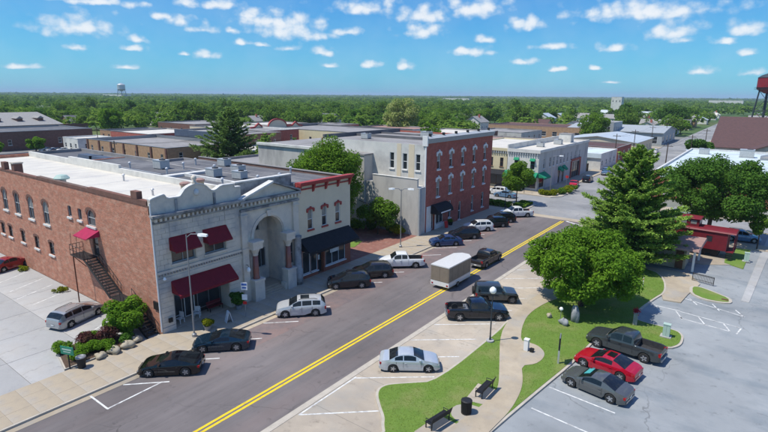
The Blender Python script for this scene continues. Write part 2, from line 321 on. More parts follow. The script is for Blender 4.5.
def window(parent, O, Nn, h, fm='white_paint', gm='glass_dark', depth=.2, cols=1, rows=2, bar=.07, sill=None, sillm=None, name='window', hood=None, hoodm=None, blind=None):
    """frame with its panes, a sill and a hood in a hole of a wall"""
    O, U, Nn = frame(O, Nn); a, b, c, e = h['u0'], h['u1'], h['v0'], h['v1']; r = h.get('arch', 0)
    m = MB(); f = bar; D = -depth
    R = lambda u0, u1, v0, v1, d0, d1: m.slab(O, U, Nn, [(u0, v0), (u1, v0), (u1, v1), (u0, v1)], d0, d1)
    R(a, a+f, c, e-r, D, D+.08); R(b-f, b, c, e-r, D, D+.08); R(a+f, b-f, c, c+f, D, D+.08)
    if r:
        ap = arcpts(h); inn = [((q[0]-(a+b)/2)*(1-2*f/(b-a))+(a+b)/2, (q[1]-(e-r))*(1-f/r)+(e-r)) for q in ap]
        for i in range(len(ap)-1): m.slab(O, U, Nn, [ap[i], ap[i+1], inn[i+1], inn[i]], D, D+.08)
    else: R(a+f, b-f, e-f, e, D, D+.08)
    for i in range(1, cols): u = a+(b-a)*i/cols; R(u-f*.4, u+f*.4, c+f, e-f-(r*.15 if r else 0), D+.01, D+.07)
    for j in range(1, rows): v = c+(e-c)*j/rows; R(a+f, b-f, v-f*.45, v+f*.45, D+.012, D+.085)
    w = obj(name, m, fm, parent)
    for j in range(rows):
        for i in range(cols):
            u0, u1 = a+(b-a)*i/cols, a+(b-a)*(i+1)/cols; v0, v1 = c+(e-c)*j/rows, c+(e-c)*(j+1)/rows
            if r and j == rows-1 and cols == 1: poly = [(a, v0), (b, v0)]+[q for q in arcpts(h)[::-1]]
            else: poly = [(u0, v0), (u1, v0), (u1, v1 if not r else min(v1, e-r*.3)), (u0, v1 if not r else min(v1, e-r*.3))]
            k = random.random()
            obj('pane', MB().slab(O, U, Nn, poly, D-.01-.004*j, D+.02+.003*j), blind if (blind and j == rows-1 and k < .6) else gm, w)
    if sill: obj('sill', MB().slab(O, U, Nn, [(a-.12, c-sill), (b+.12, c-sill), (b+.12, c-.003), (a-.12, c-.003)], -.1, .14), sillm or fm, w)
    if hood:
        k, t = hood; mb = MB()
        if k == 'arch':
            ap = arcpts(h) if r else [(a, e), (b, e)]; uc = (a+b)/2
            o2 = [((q[0]-uc)*(1+2*t/(b-a))+uc, q[1]+t) for q in ap]
            mb.slab(O, U, Nn, [(a-t, e-r-.15), (a+.002, e-r-.15)]+ap+[(b-.002, e-r-.15), (b+t, e-r-.15)]+o2[::-1], .003, .14)
            mb.slab(O, U, Nn, [(uc-t*.45, e+t*.5), (uc+t*.45, e+t*.5), (uc+t*.3, e+t*1.7), (uc-t*.3, e+t*1.7)], .02, .2)
        else: mb.slab(O, U, Nn, [(a-.2, e+.002), (b+.2, e+.002), (b+.2, e+t), (a-.2, e+t)], .003, .16)
        obj('hood', mb, hoodm or fm, w)
    return w
def awning(name, O, Nn, u0, u1, ztop, zbot, proj, m, val=.3, drop=.0, parent=None):
    """shed awning: sloped sheet with closed cheeks and a hanging valance"""
    O, U, Nn = frame(O, Nn); P = lambda u, v, d: O+U*u+ZV*v+Nn*d
    mb = MB()
    mb.hexa([P(u0, ztop-.04, .01), P(u1, ztop-.04, .01), P(u1, zbot-.04, proj), P(u0, zbot-.04, proj), P(u0, ztop, .01), P(u1, ztop, .01), P(u1, zbot, proj+.02), P(u0, zbot, proj+.02)])
    for u in (u0, u1-.03): mb.hexa([P(u, zbot, .02), P(u+.03, zbot, .02), P(u+.03, zbot, proj), P(u, zbot, proj), P(u, ztop-.05, .02), P(u+.03, ztop-.05, .02), P(u+.03, zbot+.01, proj), P(u, zbot+.01, proj)])
    o = obj(name, mb, m, parent)
    v = MB(); v.slab(O, U, Nn, [(u0, zbot-val), (u1, zbot-val), (u1, zbot-.05), (u0, zbot-.05)], proj-.01, proj+.02)
    obj('valance', v, m, o)
    n = max(2, int((u1-u0)/1.6)+1)
    for i in range(n):
        u = u0+.06+(u1-u0-.12)*i/(n-1); obj('awning_arm', MB().tube([P(u, ztop-.1, .05), P(u, zbot-.1, proj-.06), P(u, zbot-.1, .05)], .02, 6), 'metal_grey', o)
    return o
random.seed(7); rng = np.random.default_rng(7)
# ------------------------------------------------------------------ palette
mat('asphalt', (.172,.152,.147), (.138,.122,.12), 1.1, .9, .35, c3=(.19,.155,.145), scale3=.16, bscale=30, stretch=(1.2,.1,1), cracks=.8, crack_scale=.13, stains=.5)
mat('brick_paving', (.205,.15,.138), (.15,.125,.123), .9, .9, .35, c3=(.23,.155,.135), scale3=.35, bscale=25, stains=.7)
mat('street_concrete', (.27,.27,.265), (.22,.22,.22), .35, .9, .2, c3=(.30,.29,.275), scale3=.12, cracks=.7, stains=.4)
mat('concrete_warm', (.42,.35,.255), (.36,.30,.222), .9, .9, .2, c3=(.35,.315,.265), scale3=.4, stains=.35)
mat('concrete_strip', (.43,.365,.285), (.37,.315,.25), .5, .9, .2, c3=(.36,.325,.275), scale3=.3, cracks=.4, stains=.6)
mat('concrete_pale', (.40,.395,.38), (.345,.342,.335), .5, .9, .2, c3=(.36,.345,.32), scale3=.22, cracks=.5, stains=.5)
mat('lot_asphalt', (.30,.315,.32), (.265,.28,.285), .28, .9, .25, c3=(.21,.235,.25), scale3=.35, bscale=18, stretch=(.6,1,1), cracks=.75, crack_scale=.1, stains=.6)
mat('kerb_concrete', (.48,.43,.355), (.39,.35,.29), 1.5, .9, .2)
mat('joint_sealant', (.17,.16,.145), None, 2, .9)
mat('red_pavers', (.27,.115,.085), (.2,.10,.08), 3, .9, .4, c3=(.30,.17,.13), scale3=1)
mat('lawn_grass', (.15,.24,.038), (.125,.21,.033), 1.6, .95, .8, c3=(.21,.245,.07), scale3=.35, bscale=60)
mat('lawn_far', (.095,.15,.03), (.07,.125,.025), .05, .95, .3, c3=(.15,.17,.05), scale3=.01)
mat('field_ground', (.07,.12,.028), (.05,.095,.022), .012, .95, 0, c3=(.16,.165,.06), scale3=.0035)
mat('town_ground', (.25,.24,.225), (.17,.17,.165), .05, .95, .2, c3=(.10,.14,.045), scale3=.03)
mat('white_line', (.68,.68,.65), (.30,.29,.28), 2.2, .8, 0, lo=.44, hi=.66, detail=9)
mat('yellow_line', (.72,.52,.02), (.42,.31,.05), 2.5, .75, 0, lo=.5, hi=.75, detail=9)
mat('limestone', (.66,.585,.485), (.57,.51,.425), .9, .85, .15, c3=(.38,.365,.35), scale3=.35)
mat('limestone_dark', (.36,.355,.35), (.22,.22,.22), 1.2, .9, .2, c3=(.11,.11,.115), scale3=.8)
mat('coping_white', (.66,.65,.62), (.5,.49,.46), 1.5, .8, .1)
mat('red_granite', (.30,.105,.075), (.22,.08,.06), 8, .35, 0, spec=.5)
brickmat('brick_salmon', (.52,.145,.075), (.27,.08,.046), (.48,.34,.25), (.60,.40,.29), .9, plo=.48, phi=.74)
brickmat('brick_red', (.46,.095,.062), (.29,.06,.044), (.40,.19,.15), (.45,.17,.13), .4)
brickmat('brick_brown', (.21,.095,.07), (.17,.085,.065), (.16,.11,.09), (.19,.11,.085), .2)
brickmat('brick_tan', (.42,.235,.125), (.36,.2,.11), (.4,.3,.2), (.45,.30,.18), .2)
brickmat('brick_orange_red', (.36,.10,.06), (.30,.085,.05), (.3,.15,.1), (.33,.12,.08), .2)
mat('roof_white', (.62,.58,.50), (.55,.515,.445), .35, .7, .08, c3=(.5,.47,.42), scale3=.25)
mat('roof_pale_blue', (.60,.68,.70), (.52,.59,.61), .3, .6, .08, c3=(.42,.46,.47), scale3=.2)
mat('roof_dark', (.125,.125,.135), (.095,.095,.10), .5, .9, .2, c3=(.19,.185,.185), scale3=.25)
mat('roof_grey', (.30,.285,.275), (.23,.22,.215), .4, .9, .2, c3=(.19,.18,.17), scale3=.15)
mat('roof_metal', (.56,.60,.62), (.48,.52,.54), .5, .45, 0, metal=.2, stretch=(8,.3,1))
mat('roof_brown', (.115,.062,.057), (.085,.05,.047), 1.2, .9, .3)
mat('roof_shingle', (.30,.29,.275), (.23,.22,.21), 1.5, .9, .3)
mat('roof_rust', (.36,.225,.19), (.28,.175,.15), 1.5, .85, .2)
mat('cream_stucco', (.68,.58,.42), (.62,.53,.385), .7, .85, .1)
mat('cream_paint', (.62,.54,.34), (.56,.49,.31), .7, .85, .1)
mat('offwhite_paint', (.66,.64,.58), (.58,.565,.52), .6, .8, .1, c3=(.48,.465,.43), scale3=.3)
mat('grey_paint', (.52,.495,.455), (.455,.435,.40), .5, .85, .12, c3=(.33,.315,.295), scale3=.4, stretch=(1,1,.35))
mat('white_paint', (.75,.74,.71), (.68,.67,.64), 2, .6)
mat('red_trim', (.36,.055,.05), (.29,.045,.042), 3, .6)
mat('grey_trim', (.36,.38,.39), (.31,.33,.34), 2, .6)
mat('maroon_canvas', (.20,.012,.022), (.16,.01,.018), 2.5, .85, .1)
mat('raspberry_canvas', (.36,.02,.075), (.3,.018,.065), 2, .85)
mat('black_canvas', (.011,.012,.016), (.017,.018,.022), 2.5, .8, .1)
mat('green_canvas', (.012,.24,.12), (.01,.2,.10), 2.5, .8)
mat('glass_dark', (.022,.027,.032), (.035,.04,.046), .6, .08, 0, spec=.6)
mat('glass_blind', (.27,.27,.25), (.2,.2,.19), 2, .3, 0, spec=.5)
mat('interior_dark', (.035,.03,.028), (.025,.022,.02), 2, .9)
mat('metal_grey', (.30,.31,.32), None, 4, .45, 0, metal=.5)
mat('metal_pale', (.55,.56,.56), (.5,.5,.5), 4, .4, 0, metal=.4)
mat('black_iron', (.016,.016,.018), (.024,.022,.022), 6, .5, 0)
mat('rust_iron', (.13,.045,.025), (.09,.035,.02), 6, .7)
mat('dark_wood', (.16,.075,.04), (.11,.055,.03), 3, .7)
mat('hvac_metal', (.48,.49,.48), (.40,.41,.40), 3, .5, 0, metal=.2)
mat('lamp_glass', (.85,.86,.83), (.8,.81,.78), 4, .25, 0)
mat('sign_white', (.8,.8,.8), None, 4, .5); mat('sign_green', (.02,.21,.13), (.015,.17,.1), 4, .5)
mat('sign_red', (.55,.02,.02), None, 4, .5); mat('sign_blue', (.04,.12,.4), None, 4, .5); mat('ink_black', (.02,.02,.02), None, 4, .6)
mat('utility_green', (.40,.52,.45), (.36,.47,.41), 3, .5)
mat('stone_grey', (.30,.31,.32), (.22,.23,.24), 3, .7, .3); mat('stone_tan', (.44,.38,.28), (.32,.28,.2), 2, .85, .5)
mat('red_wagon', (.18,.014,.022), (.135,.013,.02), 1.5, .5); mat('tank_red', (.26,.012,.02), (.2,.012,.02), .5, .5)
mat('slate_blue', (.075,.10,.145), (.06,.08,.115), 1, .7); mat('steel_dark', (.035,.045,.055), None, 1, .6)
mat('soil', (.11,.07,.045), (.075,.05,.035), 4, .95, .6)
mat('bark', (.085,.062,.045), (.055,.042,.032), 3, .95, .5, stretch=(1,1,.25))
leafmat('leaf_bright', (0.105,0.222,0.022), (0.175,0.318,0.030), (0.140,0.270,0.024), 0.4)
leafmat('leaf_mid', (0.097,0.194,0.023), (0.164,0.279,0.031), (0.134,0.236,0.026), 0.4)
leafmat('leaf_dark', (0.059,0.140,0.024), (0.112,0.233,0.035), (0.090,0.183,0.029), 0.4)
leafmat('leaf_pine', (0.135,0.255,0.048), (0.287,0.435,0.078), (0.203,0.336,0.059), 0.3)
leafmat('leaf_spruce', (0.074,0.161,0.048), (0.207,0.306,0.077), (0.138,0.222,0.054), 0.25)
leafmat('leaf_pale', (0.252,0.329,0.079), (0.505,0.529,0.229), (0.178,0.272,0.043), 0.4)
leafmat('leaf_wood', (0.058,0.135,0.022), (0.210,0.315,0.048), (0.120,0.215,0.032), .45)
leafmat('leaf_yellow', (0.170,0.210,0.012), (0.260,0.260,0.020), (0.150,0.200,0.015), 0.4)
leafmat('leaf_purple', (0.100,0.035,0.040), (0.160,0.070,0.060), (0.090,0.060,0.030), 0.4)
leafmat('petal_red', (0.350,0.020,0.040), (0.500,0.050,0.090), (0.400,0.030,0.050), 0.4); leafmat('grass_blade', (0.155,0.235,0.040), (0.185,0.265,0.050), (0.230,0.270,0.075), .35)

# ------------------------------------------------------------------ ground, streets, pavements
XK, XR, XB = -36.2, -23.3, -40.8          # left kerb, right edge of the asphalt, building line
Y0, Y1 = 89.2, 107.2                      # cross street
def sheet(name, x0, x1, y0, y1, z, m): return struct(name, MB().quad((x0,y0,z),(x1,y0,z),(x1,y1,z),(x0,y1,z)), m)
sheet('ground', -13000, 13000, -3000, 13000, -.05, 'field_ground')
sheet('town_ground', -250, 70, -60, 330, -.03, 'town_ground')
sheet('main_street', XK, XR, -60, Y0-.8, 0, 'asphalt')
sheet('main_street_north', XK, XR, Y1, 700, -.004, 'street_concrete')
sheet('cross_street', -300, 120, Y0+1.2, Y1, -.008, 'street_concrete')
sheet('crossing_strip', XK, XR+3, Y0-.8, Y0+1.2, .004, 'concrete_warm')
# worn brick paving shows through in the parking bays
def bay(name, pts, z, m): return struct(name, MB().quad(*[(x, y, z) for x, y in pts]), m)
bay('parking_bay_paving', [(XK,24.5),(XK+3.6,24.5),(XK+3.9,86.5),(XK,86.5)], .004, 'brick_paving')
st = MB(); 
# left pavement: a kerb and slabs of concrete
kb = MB().box(XK-.16, XK, -40, 13.0, 0, .15); kb.hexa([(XK-.16,13.02,0),(XK,13.02,0),(XK,15,0),(XK-.16,15,0),(XK-.16,13.02,.04),(XK,13.02,.04),(XK,15,.04),(XK-.16,15,.04)])
kb = MB().box(XK-.17, XK, -40, 88, -.02, .15)
struct('kerb', kb, 'kerb_concrete')
tag(obj('gutter', MB().box(XK+.002, XK+.55, -40, 88, -.02, .008), 'concrete_warm'), kind='structure')
pv = struct('pavement', MB().box(XB-.02, XK-.18, -40, 88, -.02, .118), 'joint_sealant')
def slabs(parent, x0, x1, y0, y1, nx, ny, z0, z1, m, gap=.022, name='slab', jit=.004):
    dx, dy = (x1-x0)/nx, (y1-y0)/ny
    me = mesh(name, MB().box(-dx/2+gap/2, dx/2-gap/2, -dy/2+gap/2, dy/2-gap/2, 0, z1-z0), m)
    for i in range(nx):
        for j in range(ny):
            link(name, me, parent, (x0+dx*(i+.5), y0+dy*(j+.5), z0+random.uniform(-jit, jit)))
slabs(pv, XB, XK-.19, 0, 88, 3, 58, .10, .142, 'concrete_warm', .010, jit=.002)
# left car park of pale concrete panels
lp = sheet('car_park', -110, -40.9, -40, 21.99, -.012, 'joint_sealant')
slabs(lp, -95, -40.92, 1.5, 21.95, 11, 4, -.011, .03, 'concrete_pale', .035, 'concrete_panel')
# brick plaza in the gap between the shops
pz = struct('plaza', MB().box(-56, XB-.03, 47.9, 63.5, -.02, .12), 'red_pavers')
sheet('plaza_lawn', -75, -56.02, 47.9, 70, .05, 'lawn_far')
struct('plaza_lawn_edge', MB().prism([(-55.9,50),(-47,50.5),(-44.5,53),(-45.5,56),(-55.9,60)], .1, .16), 'lawn_grass')
# pavement north of the cross street and along the brick block
struct('far_pavement', MB().box(-300, XK, Y1, 112, -.02, .14), 'concrete_warm')
struct('north_pavement', MB().box(XB+.4, XK, 112.02, 250, -.02, .14), 'concrete_warm')
struct('east_pavement', MB().box(XR, XR+4.6, 112, 330, -.02, .14), 'concrete_warm')
struct('corner_pavement', MB().box(XR, 120, Y1, 111.9, -.02, .13), 'concrete_warm')
struct('west_corner', MB().prism([(XB,88.02),(XK-.2,88.02),(XK-.4,Y0+.6),(-39,Y0+1.8),(-60,Y0+1.8),(-60,88.5)], -.02, .13), 'concrete_warm')
# right: concrete parking strip with a lip, lawn, curving walk, grey car park
struct('parking_strip', MB().quad((XR,-40,.01),(-15.2,-40,.01),(-15.2,Y0+1,.01),(XR,Y0+1,.01)), 'concrete_strip')
struct('gutter_lip', MB().box(XR+.003, XR+.5, -40, Y0-1, -.02, .035), 'kerb_concrete')
# expansion joints of the strip
ps = MB()
for k in range(18):
    y = 3+k*4.9; ps.quad((XR+.52,y,.0135),(-17.3,y,.0135),(-17.3,y+.025,.0135),(XR+.52,y+.025,.0135))
tag(obj('strip_joints', ps, 'joint_sealant'), kind='structure')
sheet('grey_car_park', -15.19, 70, -40, Y0+1, .0, 'lot_asphalt')
def pl(pts): return [G(*p) for p in pts]
def smooth_poly(pts, n=3):
    for _ in range(n):
        q = []
        for i in range(len(pts)):
            a, b = pts[i], pts[(i+1) % len(pts)]
            if math.hypot(a[0]-b[0], a[1]-b[1]) < .12: q.append(a); continue
            q += [(a[0]*.78+b[0]*.22, a[1]*.78+b[1]*.22), (a[0]*.22+b[0]*.78, a[1]*.22+b[1]*.78)]
        pts = q
    return pts
lawn_px_w = [(435,382),(408,383.5),(387,385),(378,389),(375,396),(378,408),(382,419),(381,427),(383,436)]
lawn = pl(lawn_px_w)+[(-20.2,14),(-20.0,4),(-13.5,4),(-12.6,16)]+pl([(492.5,432)])+[(-10.75,33.5),(-9.98,39.3),(-9.6,45.6),(-9.0,46.2),(-4.3,46.5),(-3.45,48),(-3.5,50.2),(-4.2,51.2),(-7.7,51.3),(-7.95,52.6),(-7.86,54.4),(-7.24,58.2),(-6.6,61),(-7.2,65),(-8.6,68.2),(-11.5,68.6),(-16.2,76),(-18.4,84),(-18.8,80),(-18.6,70),(-17.6,62),(-18.1,55)]+pl([(545,292),(528,302),(512,317),(503,325),(497,332)])
lawn_s = smooth_poly(lawn, 2)
struct('lawn_kerb', MB().prism(lawn_s, -.02, .13), 'kerb_concrete')
def inset(pts, d):
    n = len(pts); A = sum(pts[i][0]*pts[(i+1)%n][1]-pts[(i+1)%n][0]*pts[i][1] for i in range(n)); s = 1 if A > 0 else -1; out = []
    for i in range(n):
        a, b, c = Vector(pts[i-1]), Vector(pts[i]), Vector(pts[(i+1) % n])
        e1 = (b-a).normalized(); e2 = (c-b).normalized(); t = (e1+e2)
        if t.length < .2: t = e1
        t.normalize(); nn = Vector((-t.y, t.x))*s; out.append(tuple(b+nn*d))
    return out
lawn_in = inset(lawn_s, .2)
struct('lawn', MB().prism(lawn_in, -.02, .16), 'lawn_grass')
walk = pl([(420,452),(455,427),(480,408.7),(490,400),(495.6,394),(498.4,386),(499,378),(499.3,360),(499.8,342),(503,330),(512,317),(528,302.5),(541,294)])+[(-17.9,57),(-17.2,62),(-18.2,70),(-18.6,84)]+[(-16.6,84),(-16.3,72),(-15.2,63),(-15.6,57)]+pl([(560,299),(545,304.6),(533,312),(526,319),(521.5,330),(520.6,342),(528,344),(537,347),(543,352),(544.6,356.6),(542,361.5),(535,366),(521.5,367.5),(522.7,381.6),(521.5,390),(518.5,398),(513,408),(507,416),(492,431),(478,446),(440,480)])
struct('walkway', MB().prism(smooth_poly(walk, 1), -.02, .185), 'concrete_warm')
for q in ([(464.6,402),(478,385.4),(499,393),(485,407)], [(414,434),(438.5,417),(458,427),(434,446)]):
    struct('bench_pad', MB().prism(pl(q), -.02, .176), 'concrete_strip')
cx, cy = G(470,417); struct('bin_pad', MB().prism([(cx+1.35*math.cos(a*.3927), cy+1.15*math.sin(a*.3927)) for a in range(16)], -.02, .172), 'concrete_strip')
# apron, path and islands by the station shelter
struct('shelter_path', MB().prism([(-7.1,61),(-6.5,58.6),(-4.9,58.9),(-4.6,62),(-3.9,66.5),(-5.4,69.9),(-10.6,69.5),(-9.4,68),(-7.9,65)], -.02, .112), 'concrete_warm')
isl = [(-4.8,65.0),(-3.9,65.6),(-2.2,64.6),(-.7,63.4),(-.55,62.0),(-1.4,61.4),(-3.1,61.3),(-4.5,62.4)]
struct('island_kerb', MB().prism(smooth_poly(isl, 1), -.02, .12), 'kerb_concrete')
struct('island_lawn', MB().prism(inset(smooth_poly(isl, 1), .3), -.02, .15), 'lawn_grass')
struct('alley_strip', MB().prism(pl([(741,301),(757,262),(769,235),(781,235),(766,262),(749,303)]), -.02, .05), 'concrete_pale')
struct('corner_lawn', MB().prism([(-2.3,77.6),(-.2,76.2),(.25,86.8),(-2.5,86.5)], -.02, .09), 'lawn_grass')
struct('caboose_bed', MB().prism([(-12.5,75),(-4.3,75.2),(-1.2,77.4),(-2.6,86.9),(-12.5,87)], -.02, .07), 'concrete_warm')
struct('south_pavement', MB().box(-18.5, 60, 87.1, Y0+1.1, -.02, .13), 'concrete_warm')
# painted lines
def stripe(name, a, b, w, z, m, group=None):
    a, b = Vector((*a, 0)), Vector((*b, 0)); d = (b-a).normalized(); n = Vector((-d.y, d.x, 0))*w/2
    return tag(obj(name, MB().quad(*[(p.x, p.y, z) for p in (a-n, b-n, b+n, a+n)]), m), kind='structure')
for dx in (-.19, .19): stripe('centre_line', (-26.35+dx, -40), (-26.55+dx, 87.6), .21, .006, 'yellow_line')
W = .13
for k in range(0, 14):
    c = 51.4+4.42*k
    if 5 <= k <= 5: continue
    x1 = -33.3
    stripe('bay_line', (XK+.6, XK+.6+c), (x1, x1+c), W, .009, 'white_line')
stripe('bay_line', (-36.0, 13.66), (-33.4, 13.66), W, .0095, 'white_line'); stripe('bay_line', (-33.5, 13.6), (-33.7, 17.75), W, .010, 'white_line')
for k in range(0, 15):
    y = 26.4+3.93*k; stripe('strip_line', (XR+.6, y+.45), (-18.2 if k > 1 else -17.9, y+.2+(5.1 if k > 1 else 5.4)*.77), .12, .0145, 'white_line')
stripe('strip_line', (-22.65, 21.1), (-18.6, 24.75), .12, .0145, 'white_line'); stripe('strip_line', (-22.65, 21.05), (-22.65, 27.1), .12, .0155, 'white_line')
for a_, b_ in (((10,292),(42,279)),((17,299.5),(52,285)),((32,305.5),(67,291)),((78,342),(112,318)),((-8,286),(30,271))): stripe('lot_line', G(*a_), G(*b_), .11, .036, 'white_line')
for k in range(-3, 4):
    y = 34.71+3.36*(k-0); stripe('lot_line', (-10.4+.07*k, y+.05), (-5.7, y-.4), .12, .004, 'white_line')
stripe('stop_line', (XR-.2, 86.6), (-26.0, 87.9), .4, .009, 'white_line')
# zigzag bays in the grey car park
def px_line(a, b, w=.12): stripe('lot_line', G(*a), G(*b), w, .004, 'white_line')
base = lambda x, y: (680+x/5.4, 280+y/5.4)
for a, b in [((0,170),(325,258)),((0,205),(270,278)),((305,292),(330,262)),((50,98),(92,134)),((175,130),(213,167)),((300,162),(345,200)),((100,200),(135,242)),((235,236),(270,278)),((0,92),(350,200)),((0,200),(12,208))]: px_line(base(*a), base(*b))
px_line((654,305),(680,311)); px_line((656,306),(660.5,312.5)); px_line((676,311),(682,319))
# yellow line of the cross street
stripe('centre_line', (-6, 99.6), (120, 98.0), .3, 0, 'yellow_line')
# ------------------------------------------------------------------ building helpers
PX, MY, PY, MX = (1,0,0), (0,-1,0), (0,1,0), (-1,0,0)
def H(u0, u1, v0, v1, arch=0, depth=.25): return dict(u0=u0, u1=u1, v0=v0, v1=v1, arch=arch, depth=depth)
def hvac(parent_label, x, y, z, s=1., rot=0., lab=None):
    t = thing('rooftop_unit', lab or parent_label, 'air conditioner', (x, y, z), rot, None)
    m = MB().box(-.8*s, .8*s, -.6*s, .6*s, .12, 1.0*s); obj('casing', m, 'hvac_metal', t, True)
    m = MB().box(-.84*s, .84*s, -.64*s, .64*s, 1.0*s+.002, 1.06*s); obj('lid', m, 'metal_pale', t, True)
    obj('fan', MB().lathe((.3*s, 0, 1.06*s+.004), [(.36*s, 0), (.36*s, .1), (.3*s, .1)], 14), 'black_iron', t, True)
    for yy in (-.45*s, .45*s): obj('skid', MB().box(-.85*s, .85*s, yy-.06, yy+.06, 0, .118), 'metal_grey', t, True)
    return t
def vent(x, y, z, lab, h=.7, r=.16, group=None):
    t = thing('roof_vent', lab, 'vent', (x, y, z), 0, group)
    obj('pipe', MB().lathe((0,0,0), [(r, 0), (r, h)], 10), 'metal_pale', t, True); obj('cap', MB().lathe((0,0,h+.003), [(r*1.7, .06), (r*1.5, .14), (.02, .24)], 10), 'metal_pale', t, True)
    return t
def chimney(x, y, z, lab, w=.9, h=1.3, m='brick_brown'):
    t = thing('chimney', lab, 'chimney', (x, y, z)); obj('stack', MB().box(-w/2, w/2, -w/2, w/2, -.1, h), m, t, True)
    obj('cap', MB().box(-w/2-.08, w/2+.08, -w/2-.08, w/2+.08, h+.003, h+.15), 'kerb_concrete', t, True); return t

# ================================================================== bank with limestone front and brick flank
bank = thing('corner_bank', 'old two storey bank with carved limestone front, arched porch and long brick side wall', 'building', (-60, 30, 0))
XW = -92.0; YA, YM, YE = 22.0, 31.3, 38.85
# --- limestone front, left wing
Of = (XB, YA, 0); wn1 = H(1.5, 3.9, 6.25, 8.65, 0, .3); wn2 = H(4.85, 7.2, 6.3, 8.65, 0, .3); shop = H(1.35, 7.3, .14, 4.7, 0, 1.5)
m = MB(); wall(m, Of, PX, 9.3, 0, 10.9, [wn1, wn2, shop])
obj('limestone_wall', m, 'limestone', bank)
for w_ in (wn1, wn2): window(bank, Of, PX, w_, 'grey_trim', 'glass_dark', .28, 2, 2, .08, .18, 'limestone')
# shopfront inside the recess
m = MB(); wall(m, (XB-1.5, YA, 0), PX, 9.3, .14, 4.7, [H(1.5, 3.0, .5, 3.0, 0, .1), H(3.2, 4.3, .15, 3.0, 0, .1), H(4.6, 7.2, .5, 3.0, 0, .1)])
sf = obj('shopfront', m, 'interior_dark', bank)
for h, nm in ((H(1.5,3.0,.5,3.0), 'window'), (H(3.2,4.3,.15,3.0), 'door'), (H(4.6,7.2,.5,3.0), 'window')): window(bank, (XB-1.5, YA, 0), PX, h, 'white_paint' if nm == 'door' else 'metal_grey', 'glass_dark', .08, 1 if nm == 'door' else 2, 1, .07, name=nm)
obj('floor_step', MB().box(XB-1.5, XB-.01, YA+1.35, YA+7.3, .0, .16), 'concrete_warm', bank)
# --- ashlar blocks laid proud on both piers and between the windows
blk = []
def ashlar(u0, u1, v0, v1, bh=.46, bw=.9):
    n = max(1, round((v1-v0)/bh)); dv = (v1-v0)/n
    for j in range(n):
        k = max(1, round((u1-u0)/bw)); off = .5 if (j % 2 and k > 1) else 0
        us = [u0]+[u0+(u1-u0)*(i+off)/k for i in range(1 if not off else 0, k)]+[u1]; us = sorted(set(us))
        for a, b in zip(us, us[1:]):
            if b-a > .1: blk.append((a+.012, b-.012, v0+j*dv+.012, v0+(j+1)*dv-.012))
ashlar(.05, 1.3, .6, 5.2); ashlar(7.36, 8.55, .6, 5.2); ashlar(.05, 1.45, 5.9, 10.1); ashlar(3.95, 4.8, 5.9, 8.7); ashlar(7.25, 8.4, 5.9, 10.1); ashlar(1.5, 7.2, 8.75, 10.1, .45, 1.2)
for a, b, c, d in blk: obj('stone_block', MB().box(XB+.002, XB+.03+random.uniform(0, .012), YA+a, YA+b, c, d), 'limestone', bank)
# plinth, band course with dentils, frieze, cornice
obj('plinth', MB().box(XB+.003, XB+.10, YA+.02, YA+1.3, 0, .58), 'limestone', bank); obj('plinth', MB().box(XB+.003, XB+.10, YA+7.35, YA+8.6, 0, .58), 'limestone', bank)
bc = obj('band_course', MB().box(XB+.003, XB+.16, YA+.01, YA+9.1, 5.62, 5.85).box(XB+.003, XB+.07, YA+.01, YA+9.1, 4.85, 5.18), 'limestone', bank)
for i in range(32): obj('dentil', MB().box(XB+.004, XB+.13, YA+.16+i*.28, YA+.30+i*.28, 5.40, 5.615), 'limestone_dark', bc)
co = obj('cornice', MB().box(XB+.003, XB+.42, YA-.12, YM+.05, 10.62, 10.78).box(XB+.003, XB+.56, YA-.2, YM+.05, 10.782, 10.95).box(XB+.003, XB+.15, YA, YM, 10.14, 10.30), 'limestone_dark', bank)
for i in range(21): obj('bracket', MB().box(XB+.004, XB+.34, YA+.12+i*.44, YA+.32+i*.44, 10.34, 10.615), 'limestone', co)
# curved gable parapet with white coping
prof = [(0,12.2),(.25,12.3),(1.25,12.5),(1.38,12.42),(1.5,12.2),(1.75,12.1),(2.6,12.07),(2.8,12.12),(3.0,12.32),(3.3,12.66),(3.7,12.86),(4.1,12.98),(4.4,13.02),(4.75,12.99),(5.15,12.88),(5.5,12.66),(5.8,12.36),(6.0,12.2),(6.25,12.14),(6.5,12.2),(6.9,12.42),(7.3,12.5),(8.5,12.46),(8.6,12.12),(9.3,12.1)]
pp = obj('parapet', MB().slab((XB,YA,0), PY, PX, [(0,10.9)]+[(9.3,10.9)]+prof[::-1], -.4, -.02), 'limestone', bank)
cm = MB()
for a, b in zip(prof, prof[1:]): cm.hexa([(XB-.46,YA+a[0],a[1]+.003),(XB+.05,YA+a[0],a[1]+.003),(XB+.05,YA+b[0],b[1]+.003),(XB-.46,YA+b[0],b[1]+.003),(XB-.46,YA+a[0],a[1]+.11),(XB+.05,YA+a[0],a[1]+.11),(XB+.05,YA+b[0],b[1]+.11),(XB-.46,YA+b[0],b[1]+.11)])
obj('coping', cm, 'coping_white', pp)
obj('finial', MB().lathe((XB-.2, YA+4.4, 13.12), [(.22,0),(.22,.15),(.12,.2),(.26,.42),(.2,.62),(.06,.74)], 12), 'limestone', pp, smooth=True)
obj('cartouche', MB().lathe((XB+.02, YA+4.4, 12.3), [(.04,-.3),(.22,-.18),(.26,0),(.2,.2),(.05,.32)], 10), 'coping_white', pp)
for u in (2.35, 6.25): obj('parapet_pilaster', MB().box(XB-.018, XB+.07, YA+u-.12, YA+u+.12, 10.96, 12.0), 'limestone_dark', pp)
# white corner downpipe and trim between brick and stone
obj('downpipe', MB().tube([(XB+.02,YA-.06,.3),(XB+.02,YA-.06,12.0)], .07, 8), 'white_paint', bank)
